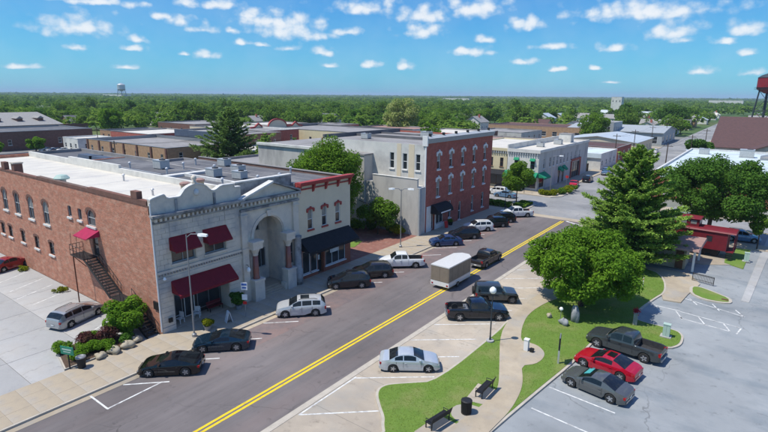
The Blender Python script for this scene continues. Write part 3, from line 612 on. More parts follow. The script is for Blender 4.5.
# --- right wing: arched porch under a pediment
Op = (XB, YM, 0); arch = H(1.35, 5.25, .14, 8.58, 1.95, .9)
nw = H(.22, .72, 2.6, 5.0, 0, .25); nw2 = H(6.2, 6.7, 2.6, 5.0, 0, .25)
m = MB(); wall(m, Op, PX, YE-YM, 0, 10.5, [arch, nw, nw2]); obj('porch_wall', m, 'limestone', bank)
for h in (nw, nw2): window(bank, Op, PX, h, 'grey_trim', 'glass_dark', .2, 1, 2, .05)
ap = arcpts(arch, 24); vou = []
av = obj('archivolt', MB().slab(Op, PY, PX, [( (q[0]-3.3)*1.06+3.3, (q[1]-6.63)*1.06+6.63) for q in ap]+[((q[0]-3.3)*1.22+3.3, (q[1]-6.63)*1.22+6.63) for q in ap[::-1]], .003, .09), 'limestone', bank)
obj('keystone', MB().slab(Op, PY, PX, [(3.1,8.62),(3.5,8.62),(3.62,9.25),(2.98,9.25)], .095, .22), 'limestone', av)
# porch inside: side walls, back wall with an arched door and a window, floor and steps
m = MB(); wall(m, (XB-2.6, YM, 0), PX, 6.9, .5, 9.2, [H(1.6,2.9,.75,4.7,.65,.2), H(3.7,4.9,2.2,4.4,0,.2), H(2.4,4.2,6.5,8.2,.9,.2)])
obj('porch_back_wall', m, 'limestone', bank)
window(bank, (XB-2.6, YM, 0), PX, H(1.6,2.9,.75,4.7,.65), 'dark_wood', 'glass_dark', .15, 1, 2, .12, name='door')
window(bank, (XB-2.6, YM, 0), PX, H(3.7,4.9,2.2,4.4), 'grey_trim', 'glass_dark', .15, 2, 1, .06, .12, 'limestone')
window(bank, (XB-2.6, YM, 0), PX, H(2.4,4.2,6.5,8.2,.9), 'grey_trim', 'glass_dark', .15, 1, 1, .06)
m = MB(); m.quad((XB-2.6,YM+1.3,.5),(XB-.9,YM+1.3,.5),(XB-.9,YM+1.3,9),(XB-2.6,YM+1.3,9)); m.quad((XB-.9,YM+5.3,.5),(XB-2.6,YM+5.3,.5),(XB-2.6,YM+5.3,9),(XB-.9,YM+5.3,9)); m.quad((XB-2.6,YM+1.3,8.95),(XB-.9,YM+1.3,8.95),(XB-.9,YM+5.3,8.95),(XB-2.6,YM+5.3,8.95))
obj('porch_lining', m, 'limestone', bank)
obj('porch_floor', MB().box(XB-2.59, XB-.3, YM+1.36, YM+5.24, 0, .72), 'concrete_warm', bank)
for i in range(4): obj('step', MB().box(XB-.3+.002, XB+.95-.3*i, YM+1.9, YM+4.7, .003+.15*i, .15*(i+1)+.002), 'concrete_warm', bank)
for yy in (YM+1.36, YM+4.72): obj('stair_cheek', MB().box(XB+.004, XB+.7, yy, yy+.52, 0, .9), 'limestone', bank)
# columns of red granite on pedestals
for y, nm in ((YM+1.05, 0), (YM+5.55, 1)):
    c = obj('column', MB().lathe((XB+.42, y, 2.45), [(.36,0),(.36,.12),(.29,.22),(.30,.9),(.255,2.45)], 20), 'red_granite', bank, smooth=True)
    obj('capital', MB().lathe((XB+.42, y, 4.905), [(.26,0),(.3,.12),(.28,.2),(.46,.62),(.5,.75)], 16), 'limestone', c)
    obj('pedestal', MB().box(XB+.005, XB+.95, y-.62, y+.62, 0, 2.2).box(XB+.005, XB+1.02, y-.69, y+.69, 2.202, 2.44), 'limestone', c)
    obj('impost', MB().box(XB+.005, XB+.92, y-.62, y+.62, 5.66, 6.25).box(XB+.005, XB+1.02, y-.7, y+.7, 6.252, 6.5), 'limestone', c)
for y in (YM+.05, YE-.5):
    p_ = obj('pilaster', MB().box(XB+.004, XB+.24, y-.38, y+.38, 0, 9.6), 'limestone', bank)
    obj('capital', MB().box(XB+.004, XB+.34, y-.46, y+.46, 9.15, 9.3).box(XB+.004, XB+.32, y-.44, y+.44, 5.6, 5.85), 'limestone', p_)
# round shaft beside the last pier
obj('round_shaft', MB().lathe((XB+.5, YE-.65, .0), [(.5,0),(.5,1.9),(.42,1.95),(.40,5.4),(.47,5.55),(.47,5.75)], 18), 'limestone_dark', bank, smooth=True)
en = obj('entablature', MB().box(XB+.004, XB+.28, YM-.3, YE+.02, 9.62, 9.85).box(XB+.004, XB+.5, YM-.45, YE+.1, 10.5, 10.72), 'limestone_dark', bank)
for i in range(16): obj('dentil', MB().box(XB+.005, XB+.34, YM-.15+i*.5, YM+.1+i*.5, 10.12, 10.49), 'limestone', en)
pd = obj('pediment', MB().slab((XB,YM,0), PY, PX, [(-.2,10.73),(7.4,10.73),(3.8,12.05)], -.2, .12), 'limestone', bank)
for a, b, mm in (((-.45,10.74),(3.8,12.1),'coping_white'), ((3.8,12.1),(7.62,10.74),'limestone_dark')):
    obj('raking_cornice', MB().hexa([(XB-.25,YM+a[0],a[1]),(XB+.5,YM+a[0],a[1]),(XB+.5,YM+b[0],b[1]),(XB-.25,YM+b[0],b[1]),(XB-.25,YM+a[0],a[1]+.2),(XB+.5,YM+a[0],a[1]+.2),(XB+.5,YM+b[0],b[1]+.2),(XB-.25,YM+b[0],b[1]+.2)]), mm, pd)
obj('attic_wall', MB().box(XB-1.3, XB-.9, YM, YE, 10.4, 12.35), 'limestone_dark', bank)
obj('attic_coping', MB().box(XB-1.4, XB-.8, YM-.05, YE+.02, 12.353, 12.48), 'coping_white', bank)
# --- brick flank
Os = (XW, YA, 0); hs = []
def X(x): return x-XW
up = [H(X(xc)-.78, X(xc)+.78, 6.65, 9.32, .62, .22) for xc in (-83.5,-79.2,-75.2,-71.3,-67.2,-63.0)]
lo = [H(X(xc)-.62, X(xc)+.62, 3.15, 4.66, .28, .22) for xc in (-86,-82,-77.6,-75.0,-71.0,-66.9,-62.8)]
sq = [H(X(xc)-.42, X(xc)+.42, 8.45, 9.65, .12, .2) for xc in (-56.8,-54.5)]
dw = H(X(-52.1)-.85, X(-52.1)+.85, 8.2, 9.85, .6, .2); dr = H(X(-51.8)-.6, X(-51.8)+.6, 5.2, 7.5, 0, .2)
m = MB(); wall(m, Os, MY, XB-XW, 0, 11.7, up+lo+sq+[dw, dr]); 
obj('brick_side_wall', m, 'brick_salmon', bank)
m = MB(); 
for h in up+lo+sq+[dw]: window(bank, Os, MY, h, 'black_iron' if h in lo else 'grey_trim', 'glass_dark', .17, 2 if h in up else 1, 2 if h not in sq else 1, .06, .2, 'coping_white', blind='glass_blind' if h in up else None)
window(bank, Os, MY, dr, 'dark_wood', 'glass_dark', .15, 1, 2, .12, name='door')
for h in up+lo+[dw]:  # brick arch heads
    a_ = arcpts(h, 10); uc = (h['u0']+h['u1'])/2; sp = h['v1']-h['arch']
    O_, U_, N_ = frame(Os, MY)
    obj('arch_head', MB().slab(O_, U_, N_, [q for q in a_]+[((q[0]-uc)*1.28+uc, sp+(q[1]-sp)*1.0+.26) for q in a_[::-1]], .003, .05), 'brick_brown', bank)
obj('side_coping', MB().box(XW, XB-.5, YA-.08, YA+.36, 11.72, 11.86).box(-64, XB-.48, YA-.08, YA+.36, 11.863, 12.0).box(-52, XB-.46, YA-.08, YA+.36, 12.003, 12.12), 'brick_brown', bank)
obj('parapet_side', MB().box(XW, XB-.41, YA+.01, YA+.3, 11.0, 11.715), 'brick_salmon', bank)
for xc in (-73.8, -43.2): obj('parapet_stub', MB().box(xc-.5, xc+.5, YA-.1, YA+.4, 11.862 if xc<-64 else 12.125, 12.75), 'brick_brown', bank)
obj('white_roof', MB().box(XW, XB-.42, YA+.32, YM-.35, 10.9, 11.25), 'roof_white', bank)
m = MB(); m.box(XW, -78, YM-.34, YM, 10.3, 12.0); m.box(-77.99, -64, YM-.34, YM, 10.3, 12.3); m.box(-63.99, XB-1.45, YM-.34, YM, 10.3, 11.9)
obj('party_wall', m, 'offwhite_paint', bank)
obj('dark_roof', MB().box(-78, XB-1.42, YM+.01, YE, 10.4, 11.4), 'roof_dark', bank)
obj('rear_wall', MB().box(XW-.3, XW-.004, YA, YM, 0, 11.7), 'brick_salmon', bank); obj('rear_wall', MB().box(-78.3, -78.005, YM+.01, YE, 0, 11.5), 'brick_salmon', bank)
obj('roof_curb', MB().box(-55, XB-1.5, YM+2.9, YM+3.2, 11.402, 11.75).box(-56, -55.002, YM+.3, YE-.2, 11.402, 11.7), 'coping_white', bank)
obj('hatch', MB().box(-41.9+.2, -40.95, YA-.12, YA-.004, 2.3, 3.05), 'black_iron', bank)
# awnings of the bank
for i, (u0, u1, zt, zb, pr, nm) in enumerate(((1.35,4.0,8.7,7.55,.95,'first'),(4.72,7.35,8.72,7.5,.95,'second'))): awning('awning', Of, PX, u0, u1, zt, zb, pr, 'maroon_canvas', .12, parent=bank)
awning('awning', Of, PX, 1.2, 7.5, 4.72, 3.6, 1.3, 'maroon_canvas', .25, parent=bank)
O_, U_, N_ = frame(Os, MY)
aw = awning('awning', Os, MY, X(-53.4), X(-50.7), 7.95, 7.35, 1.3, 'raspberry_canvas', .08, parent=bank)
# wall lamps and alarm box on the limestone
for (y, z) in ((YA+.5, 5.05), (YA+1.75, 3.55)): obj('wall_lamp', MB().lathe((XB+.3, y, z), [(.05,0),(.16,.1),(.05,.3)], 8).tube([(XB,y,z+.2),(XB+.3,y,z+.25)], .03, 6), 'lamp_glass', bank)
obj('meter_box', MB().box(XB+.11, XB+.25, YA+.6, YA+.95, 1.0, 1.4), 'black_iron', bank)

# fire stair on the flank
fs = thing('fire_stair', 'black iron fire stair climbing the brick side wall to a small door', 'stairs', (-47, 21.3, 0))
fs_l = MB().box(-54.6, -51.7, 20.65, 21.985, 5.08, 5.18); obj('platform', fs_l, 'black_iron', fs)
ya, yb = 20.75, 21.85
def flight(p, q, n):
    for y in (ya, yb): obj('stringer', MB().beam((p[0], y, p[1]-.1), (q[0], y, q[1]-.1), .06, .26), 'black_iron', fs)
    for i in range(1, n):
        x = p[0]+(q[0]-p[0])*i/n; z = p[1]+(q[1]-p[1])*i/n; obj('tread', MB().box(x-.16, x+.16, ya+.035, yb-.035, z-.03, z+.02), 'black_iron', fs)
    r = MB(); k = 7
    for y in (ya, yb):
        r.tube([(p[0], y, p[1]+1.0), (q[0], y, q[1]+1.0)], .028, 6); r.tube([(p[0], y, p[1]+.5), (q[0], y, q[1]+.5)], .018, 6)
        for i in range(k+1): x = p[0]+(q[0]-p[0])*i/k; z = p[1]+(q[1]-p[1])*i/k; r.tube([(x, y, z), (x, y, z+1.0)], .02, 6)
    obj('railing', r, 'black_iron', fs)
flight((-51.7, 5.13), (-47.2, 2.4), 14); obj('landing', MB().box(-47.2, -45.3, ya, yb, 2.33, 2.42), 'black_iron', fs); flight((-45.3, 2.38), (-41.05, .05), 12)
r = MB()
for a, b in (((-54.6,20.68),(-51.75,20.68)), ((-54.6,20.68),(-54.6,21.95))):
    for z in (.5, 1.0): r.tube([(*a, 5.18+z), (*b, 5.18+z)], .025, 6)
    for i in range(5): x = a[0]+(b[0]-a[0])*i/4; y = a[1]+(b[1]-a[1])*i/4; r.tube([(x,y,5.18),(x,y,6.18)], .02, 6)
obj('railing', r, 'black_iron', fs)
for x, y, z in ((-54.3,20.8,5.08), (-46.6,20.8,2.33)): obj('post', MB().tube([(x,y,0),(x,y,z)], .06, 8), 'rust_iron', fs)
for x in (-54.3,-53.0): obj('hanger', MB().tube([(x,20.75,6.18),(x,20.8,7.4)], .02, 6), 'rust_iron', fs)
for x in (-54.3,-52.2): obj('brace', MB().beam((x,21.9,3.6),(x,20.8,5.0),.06,.06), 'black_iron', fs)

# roof things of the bank
chimney(-71.4, 22.6, 11.2, 'short brick chimney with pale cap on white bank roof edge', .9, 1.5, 'brick_brown')
t = thing('roof_ventilator', 'squat metal mushroom ventilator on white bank roof edge', 'vent', (-60.0, 22.9, 11.25))
obj('neck', MB().lathe((0,0,0), [(.4,0),(.4,.7)], 14), 'metal_grey', t, True); obj('hood', MB().lathe((0,0,.72), [(.75,0),(.78,.12),(.5,.42),(.1,.5)], 14), 'utility_green', t, True)
vent(-58, 28.5, 11.25, 'thin vent pipe in the middle of white bank roof', .6, .1); vent(-47.5, 26, 11.25, 'thin vent pipe close to the curved bank parapet', .5, .1)
for x, y, l in ((-45.0, 29.6, 'tan clay pot chimney behind the curved bank parapet'), (-44.2, 27.5, 'tan round chimney beside the bank finial')):
    t = thing('clay_chimney', l, 'chimney', (x, y, 11.25)); obj('stack', MB().lathe((0,0,0), [(.42,0),(.42,1.2)], 12), 'stone_tan', t, True); obj('rim', MB().lathe((0,0,1.203), [(.5,0),(.52,.2),(.3,.3)], 12), 'roof_rust', t, True)
hvac('', -52, 36.2, 11.4, 1.0, 0, 'grey rooftop air conditioner on dark bank roof near its white curb'); hvac('', -48.5, 37.2, 11.4, .9, .1, 'smaller rooftop air conditioner on dark bank roof near the pediment')
hvac('', -63, 36, 11.4, 1.1, 0, 'rooftop air conditioner at the back of the dark bank roof')
for i, (x, y) in enumerate(((-46,33),(-57.5,33.5),(-60.5,37.6),(-66,33.4),(-44.6,36.6))): vent(x, y, 11.4, 'short grey vent pipe on the dark bank roof', .7, .12, 'vents on the dark bank roof')

# ================================================================== cream shop with red cornice
shopb = thing('cream_shop', 'two storey cream shop with red bracketed cornice and three red hooded windows', 'building', (-56, 43, 0))
YB0, YB1 = YE+.02, 47.8; Ob = (XB, YB0, 0); wd = YB1-YB0
ws = [H(c-.42, c+.42, 5.9, 8.25, .16, .2) for c in (1.9, 4.25, 6.6)]
m = MB(); wall(m, Ob, PX, wd, 4.6, 11.0, ws); wall(m, (-72, YB1, 0), PY, 1, 0, 1) if False else None
obj('front_wall', m, 'cream_stucco', shopb)
for h in ws: window(shopb, Ob, PX, h, 'white_paint', 'glass_dark', .16, 1, 2, .06, .2, 'red_trim', hood=('arch', .2), hoodm='red_trim', blind='glass_blind')
ss = [H(.5, 1.7, .7, 3.4, 0, .15), H(3.0, 4.0, .15, 3.2, 0, .5), H(4.3, 7.9, .8, 3.4, 0, .15), H(1.8, 2.9, .7, 3.4, 0, .15)]
m = MB(); wall(m, Ob, PX, wd, 0, 4.6, ss); obj('shop_wall', m, 'brick_orange_red', shopb)
for h, nm, c in zip(ss, ('window', 'door', 'window', 'window'), (1, 1, 3, 1)): window(shopb, Ob, PX, h, 'dark_wood' if nm == 'door' else 'white_paint', 'glass_dark', .45 if nm == 'door' else .12, c, 1 if nm != 'door' else 2, .07, .12 if nm == 'window' else None, 'white_paint', name=nm)
cc = obj('cornice', MB().box(XB+.003, XB+.5, YB0+.01, YB1+.05, 11.15, 11.35).box(XB+.003, XB+.62, YB0-.02, YB1+.12, 11.352, 11.55).box(XB+.003, XB+.12, YB0+.01, YB1, 10.6, 10.75), 'red_trim', shopb)
for y in (YB0+.2, YB0+2.4, YB0+4.5, YB0+6.6, YB1-.2): obj('bracket', MB().slab((0, y-.11, 0), (1,0,0), (0,1,0), [(XB+.004,10.2),(XB+.16,10.3),(XB+.45,11.145),(XB+.004,11.145)], 0, .22), 'red_trim', cc)
obj('parapet', MB().box(XB-.35, XB+.002, YB0, YB1, 11.002, 11.5), 'red_trim', shopb)
obj('side_wall', MB().box(-72, XB-.36, YB1-.3, YB1, 0, 11.2).box(-72, XB-.004, YB0+.002, YB0+.2, 0, 11.0), 'brick_brown', shopb)
obj('roof', MB().box(-72, XB-.37, YB0+.01, YB1-.31, 10.5, 10.9), 'roof_dark', shopb)
obj('side_coping', MB().box(-72, XB-.37, YB1-.36, YB1+.05, 11.203, 11.3).box(-72, XB-.37, YB0-.1, YB0+.3, 10.903, 11.45), 'roof_grey', shopb)
awning('awning', Ob, PX, -.0, wd-.3, 5.05, 3.75, 1.7, 'black_canvas', .3, parent=shopb)
for x, y, l in ((-55, 42, 'square grey roof unit on the cream shop roof'), (-62, 45, 'rear grey roof unit on the cream shop roof')): hvac('', x, y, 10.9, 1.0, 0, l)
for i, (x, y) in enumerate(((-46,41),(-49,45.6),(-58,40.5),(-66,43))): vent(x, y, 10.9, 'pale vent pipe on the cream shop roof', .8, .13, 'vents on the cream shop roof')
# letters in the shop window
bd = obj('window_sign', MB().box(XB-.08, XB-.05, YB0+5.2, YB0+6.8, 2.2, 2.9), 'sign_white', shopb); obj('window_sign', MB().box(XB-.44, XB-.40, YB0+3.3, YB0+3.7, 1.7, 2.3), 'sign_white', shopb)

# ================================================================== tall red brick block
rb = thing('red_brick_block', 'tall three storey red brick block with white hooded windows and grey cornice', 'building', (-52, 77, 0))
YC0, YC1 = 65.5, 88.4; Oc = (XB, YC0, 0); wc = YC1-YC0
cs = [3.65, 7.55, 11.6, 15.7, 19.9]
w3 = [H(c-.5, c+.5, 9.75, 12.3, .3, .22) for c in cs]; w2 = [H(c-.5, c+.5, 5.4, 8.25, .3, .22) for c in cs]
w1 = [H(7.3, 8.1, 1.2, 4.1, 0, .2), H(10.7, 11.6, .2, 3.4, 0, .3), H(15.4, 16.2, 1.0, 3.8, 0, .2), H(19.4, 20.3, 1.0, 3.8, 0, .2)]
ent = [H(1.9, 2.9, .14, 3.0, 0, .5), H(3.3, 5.6, .9, 3.0, 0, .2)]
m = MB(); wall(m, Oc, PX, wc, 0, 13.95, w3+w2+w1+ent); obj('front_wall', m, 'brick_red', rb)
for h in w3+w2: window(rb, Oc, PX, h, 'white_paint', 'glass_dark', .17, 1, 2, .08, .22, 'white_paint', hood=('arch', .3), hoodm='white_paint', blind='glass_blind')
for i, h in enumerate(w1): window(rb, Oc, PX, h, 'white_paint', 'glass_dark', .17, 1, 2, .09, .15, 'white_paint', name='door' if i == 1 else 'window')
window(rb, Oc, PX, ent[0], 'white_paint', 'glass_dark', .4, 1, 1, .1, name='door'); window(rb, Oc, PX, ent[1], 'white_paint', 'glass_dark', .15, 2, 1, .08, .2, 'white_paint')
obj('entrance_surround', MB().box(XB+.003, XB+.06, YC0+.4, YC0+1.85, .05, 4.2).box(XB+.003, XB+.06, YC0+2.95, YC0+3.25, .05, 4.2).box(XB+.003,XB+.06,YC0+3.26,YC0+5.7,.05,.85), 'white_paint', rb)
# curved black entrance canopy with lettering
m = MB(); n = 8; pts = [(math.cos(math.pi/2*i/n)*1.5, 2.95+1.35*math.sin(math.pi/2*i/n)) for i in range(n+1)]
for i in range(n): m.quad((XB+pts[i][0],YC0+1.6,pts[i][1]),(XB+pts[i][0],YC0+6.3,pts[i][1]),(XB+pts[i+1][0],YC0+6.3,pts[i+1][1]),(XB+pts[i+1][0],YC0+1.6,pts[i+1][1]))
for y in (1.6, 6.3): m.quad(*[(XB+a, YC0+y, b) for a, b in pts]+[(XB, YC0+y, 2.95)])
cnp = obj('canopy', m, 'black_canvas', rb)
obj('canopy_lettering', MB().box(XB+1.505, XB+1.515, YC0+2.4, YC0+5.4, 3.05, 3.25), 'sign_white', cnp)
cw = obj('cornice', MB().hexa([(XB+.003,YC0-.02,13.953),(XB+.2,YC0-.02,13.953),(XB+.2,YC1+.02,13.953),(XB+.003,YC1+.02,13.953),(XB-.6,YC0-.02,15.0),(XB+.45,YC0-.02,14.7),(XB+.45,YC1+.02,14.7),(XB-.6,YC1+.02,15.0)]), 'grey_trim', rb)
for y in np.linspace(YC0+1.5, YC1-1.2, 6): obj('finial', MB().box(XB-.55, XB-.2, y-.16, y+.16, 14.95, 15.35), 'black_iron', cw)
obj('corner_trim', MB().box(XB-.6, XB+.3, YC0-.25, YC0-.022, 13.6, 15.1).box(XB-.22, XB+.04, YC0-.14, YC0-.004, .2, 13.6), 'white_paint', rb)
sw = [H(u-.42, u+.42, 9.75, 12.25, 0, .2) for u in (62-47.17, 62-44.7, 62-42.28)]
m = MB(); wall(m, (-62, YC0, 0), MY, 62+XB, 0, 13.75, sw); obj('side_wall', m, 'offwhite_paint', rb)
for h in sw: window(rb, (-62, YC0, 0), MY, h, 'white_paint', 'glass_dark', .16, 1, 2, .08, .16, 'white_paint')
obj('wall_stripe', MB().box(-46.2, -45.4, YC0-.03, YC0-.004, 8.5, 13.7).box(-44.0, -42.95, YC0-.03, YC0-.004, 8.5, 13.7), 'cream_stucco', rb)
obj('roof', MB().box(-62, XB-.62, YC0+.02, YC1-.02, 13.2, 13.6), 'roof_grey', rb); obj('back_wall', MB().box(-62.3,-62.003,YC0,YC1,0,13.7).box(-62,XB-.02,YC1-.3,YC1-.002,0,13.9), 'brick_red', rb)
obj('roof_ridge', MB().box(-62, XB-.7, 74.0, 74.35, 13.603, 14.05).box(-62,-61.6,YC0,YC1,13.603,14.3).box(-61.5, XB-.7, 81.6, 81.9, 13.603, 13.9), 'roof_dark', rb)
hvac('', -49, 78.5, 13.6, 1.1, 0, 'rooftop air conditioner on grey roof of tall brick block'); hvac('', -56, 70, 13.6, .9, 0, 'small roof box near the back of the tall brick block roof')
# lower rear wing of the block
rw = thing('rear_wing', 'pale stucco rear wing with flat grey roof beside the tall brick block', 'building', (-68, 74, 0))
obj('wall', MB().box(-80, -62.31, YC0+.6, 90, 0, 11.4), 'grey_paint', rw); obj('parapet', MB().box(-80.1,-62.32,YC0+.3,YC0+.95,11.4,11.85), 'offwhite_paint', rw); obj('roof', MB().box(-80,-62.32,YC0+.96,90,11.403,11.6), 'roof_grey', rw)
for y in (72, 79, 85): obj('window', MB().box(-62.3,-62.28,y,y+1,6,8), 'glass_dark', rw)
# annex in front of the side wall
an = thing('annex', 'grey stucco single annex with parapet against the tall brick block', 'building', (-48, 64, 0))
YN = 63.55
obj('wall', MB().box(-57, XB-.25, YN, YC0-.03, 0, 7.6).box(XB-.24, XB+.02, YN, YC0-.03, 0, 7.4), 'grey_paint', an)
obj('parapet', MB().box(-49.5, XB-.25, YN+.002, YN+.35, 7.603, 8.75), 'grey_paint', an); obj('coping', MB().box(-49.55, XB-.2, YN-.05, YN+.42, 8.753, 8.85).box(XB-.23,XB+.05,YN-.03,YC0-.28,7.403,7.5), 'coping_white', an)
obj('rear_bay', MB().box(-57.3, -51, YN-.3, YC0-.03, 0, 11.6), 'grey_paint', an) ; obj('rear_roof', MB().box(-57.4,-50.9,YN-.4,YC0-.03,11.603,11.85), 'roof_grey', an)
obj('pier', MB().box(XB+.021, XB+.28, YN-.05, YN+.55, 0, 7.45), 'grey_trim', an)
hvac('', -46.5, 64.6, 7.6, .75, 0, 'air conditioner on the annex roof below the side windows')
obj('pipe', MB().tube([(-52,YN-.45,4.3),(-46,YN-.1,3.2)], .05, 6), 'black_iron', an)

# ================================================================== white corner shop beyond the cross street
wsb = thing('white_corner_shop', 'two storey white corner shop with green awning beyond the cross street', 'building', (-44, 130, 0))
XD, YD = -40.3, 112.0; Od = (-47.7, YD, 0)
wsD = [H(1.7, 2.7, 4.9, 7.2, .5, .2), H(5.5, 6.5, 4.9, 7.2, .5, .2)]; gsD = [H(.6, 3.2, .7, 3.2, 0, .2), H(3.6, 4.5, .15, 3.1, 0, .3), H(4.9, 7.0, .7, 3.2, 0, .2)]
m = MB(); wall(m, Od, MY, 7.4, 0, 9.3, wsD+gsD); obj('front_wall', m, 'offwhite_paint', wsb)
for h in wsD: window(wsb, Od, MY, h, 'green_canvas', 'glass_dark', .15, 1, 2, .07, .15, 'white_paint')
for i, h in enumerate(gsD): window(wsb, Od, MY, h, 'dark_wood', 'glass_dark', .15, 1 if i == 1 else 2, 1, .07, name='door' if i == 1 else 'window')
for h in wsD: awning('awning', Od, MY, h['u0']-.1, h['u1']+.1, 7.4, 6.9, .5, 'green_canvas', .1, parent=wsb)
so = (XD, YD, 0); us = [3.4,7.5,10,12.6,15.2,17.8,20.4,23.5,27,30.5]
wsS = [H(u-.45, u+.45, 4.9, 7.2, .3, .2) for u in us]; gs2 = [H(1, 4, .7, 3.1, 0, .2), H(14, 15.2, .15, 3.1, 0, .3), H(17, 18.2, .15, 3.1, 0, .3), H(24, 31, .15, 4.2, 0, .6)]
m = MB(); wall(m, so, PX, 38, 0, 9.3, wsS+gs2); obj('side_wall', m, 'grey_paint', wsb)
for h in wsS: window(wsb, so, PX, h, 'white_paint', 'glass_dark', .15, 1, 2, .07, .15, 'white_paint', blind='glass_blind')
for i, h in enumerate(gs2): window(wsb, so, PX, h, 'dark_wood', 'glass_dark', .16, 1 if i in (1,2) else 3, 1, .08, name='door' if i in (1,2) else 'window')
obj('brick_portal', MB().box(XD+.004, XD+.25, YD+23.4, YD+23.95, 0, 4.6).box(XD+.004, XD+.25, YD+31.05, YD+31.6, 0, 4.6).box(XD+.004, XD+.25, YD+23.4, YD+31.6, 4.603, 5.2), 'brick_red', wsb)
cD = obj('cornice', MB().box(-47.75, XD+.3, YD-.28, YD-.004, 8.6, 9.35).box(XD+.004, XD+.3, YD, YD+38, 8.75, 9.35), 'offwhite_paint', wsb)
for i in range(13): obj('bracket', MB().box(-47.5+i*.56, -47.25+i*.56, YD-.24, YD-.006, 8.0, 8.597), 'grey_trim', cD)
obj('roof', MB().box(-47.7, XD-.01, YD+.02, YD+38, 8.5, 8.95), 'roof_white', wsb); obj('roof_panel', MB().box(-47.9,-47.65,YD,YD+38,8.0,10.2), 'offwhite_paint', wsb); obj('back_wall', MB().box(-47.7,XD-.01,YD+38,YD+38.3,0,9.3), 'grey_paint', wsb)
awning('awning', Od, MY, -.4, 7.4, 4.3, 3.2, 1.6, 'green_canvas', .35, parent=wsb); awning('awning', so, PX, 0, 4.4, 4.2, 3.2, 1.5, 'green_canvas', .35, parent=wsb)
for u in (13.6, 16.6): awning('awning', so, PX, u, u+2.1, 4.3, 3.4, .9, 'green_canvas', .3, parent=wsb)
hvac('', -44.5, 124, 8.95, 1.0, 0, 'rooftop air conditioner on white corner shop roof'); hvac('', -43.5, 134, 8.95, 1.2, 0, 'larger rooftop box at the back of white corner shop roof')
t = thing('stair_hut', 'small pale stair hut standing on the white corner shop roof', 'roof hut', (-44, 142, 8.95)); obj('wall', MB().box(-1.6,1.6,-1.4,1.4,0,2.2), 'offwhite_paint', t, True); obj('roof', MB().box(-1.7,1.7,-1.5,1.5,2.203,2.35), 'roof_grey', t, True); obj('door', MB().box(1.602,1.65,-.4,.5,.05,2.0), 'grey_trim', t, True)
cy_ = thing('yellow_shop', 'pale yellow two storey shop with bracket cornice next to white corner shop', 'building', (-54, 120, 0))
Oy = (-62, YD+.4, 0); wy = [H(u-.42, u+.42, 4.9, 7.0, 0, .2) for u in (1.6, 4.2, 6.8, 10.1, 12.7)]; gy = [H(1, 5, .6, 3, 0, .2), H(6, 7.2, .15, 3, 0, .3), H(8, 13.2, .6, 3, 0, .2)]
m = MB(); wall(m, Oy, MY, 14.05, 0, 9.2, wy+gy); obj('front_wall', m, 'cream_paint', cy_)
for h in wy: window(cy_, Oy, MY, h, 'dark_wood', 'glass_dark', .15, 1, 2, .07, .12, 'dark_wood')
for i, h in enumerate(gy): window(cy_, Oy, MY, h, 'dark_wood', 'glass_dark', .15, 1 if i == 1 else 3, 1, .07, name='door' if i == 1 else 'window')
cD = obj('cornice', MB().box(-62, -47.92, YD+.1, YD+.396, 8.6, 9.25), 'cream_paint', cy_)
for i in range(24): obj('bracket', MB().box(-61.8+i*.58, -61.55+i*.58, YD+.14, YD+.395, 8.0, 8.597), 'grey_trim', cD)
obj('roof', MB().box(-62,-47.92,YD+.42,YD+30,8.4,8.9), 'roof_white', cy_); obj('wall', MB().box(-62.3,-62.003,YD+.4,YD+30,0,9.2).box(-62,-47.92,YD+30.003,YD+30.3,0,9.2), 'cream_paint', cy_)
awning('awning', Oy, MY, 0, 14, 4.2, 3.3, 1.5, 'black_canvas', .2, parent=cy_)
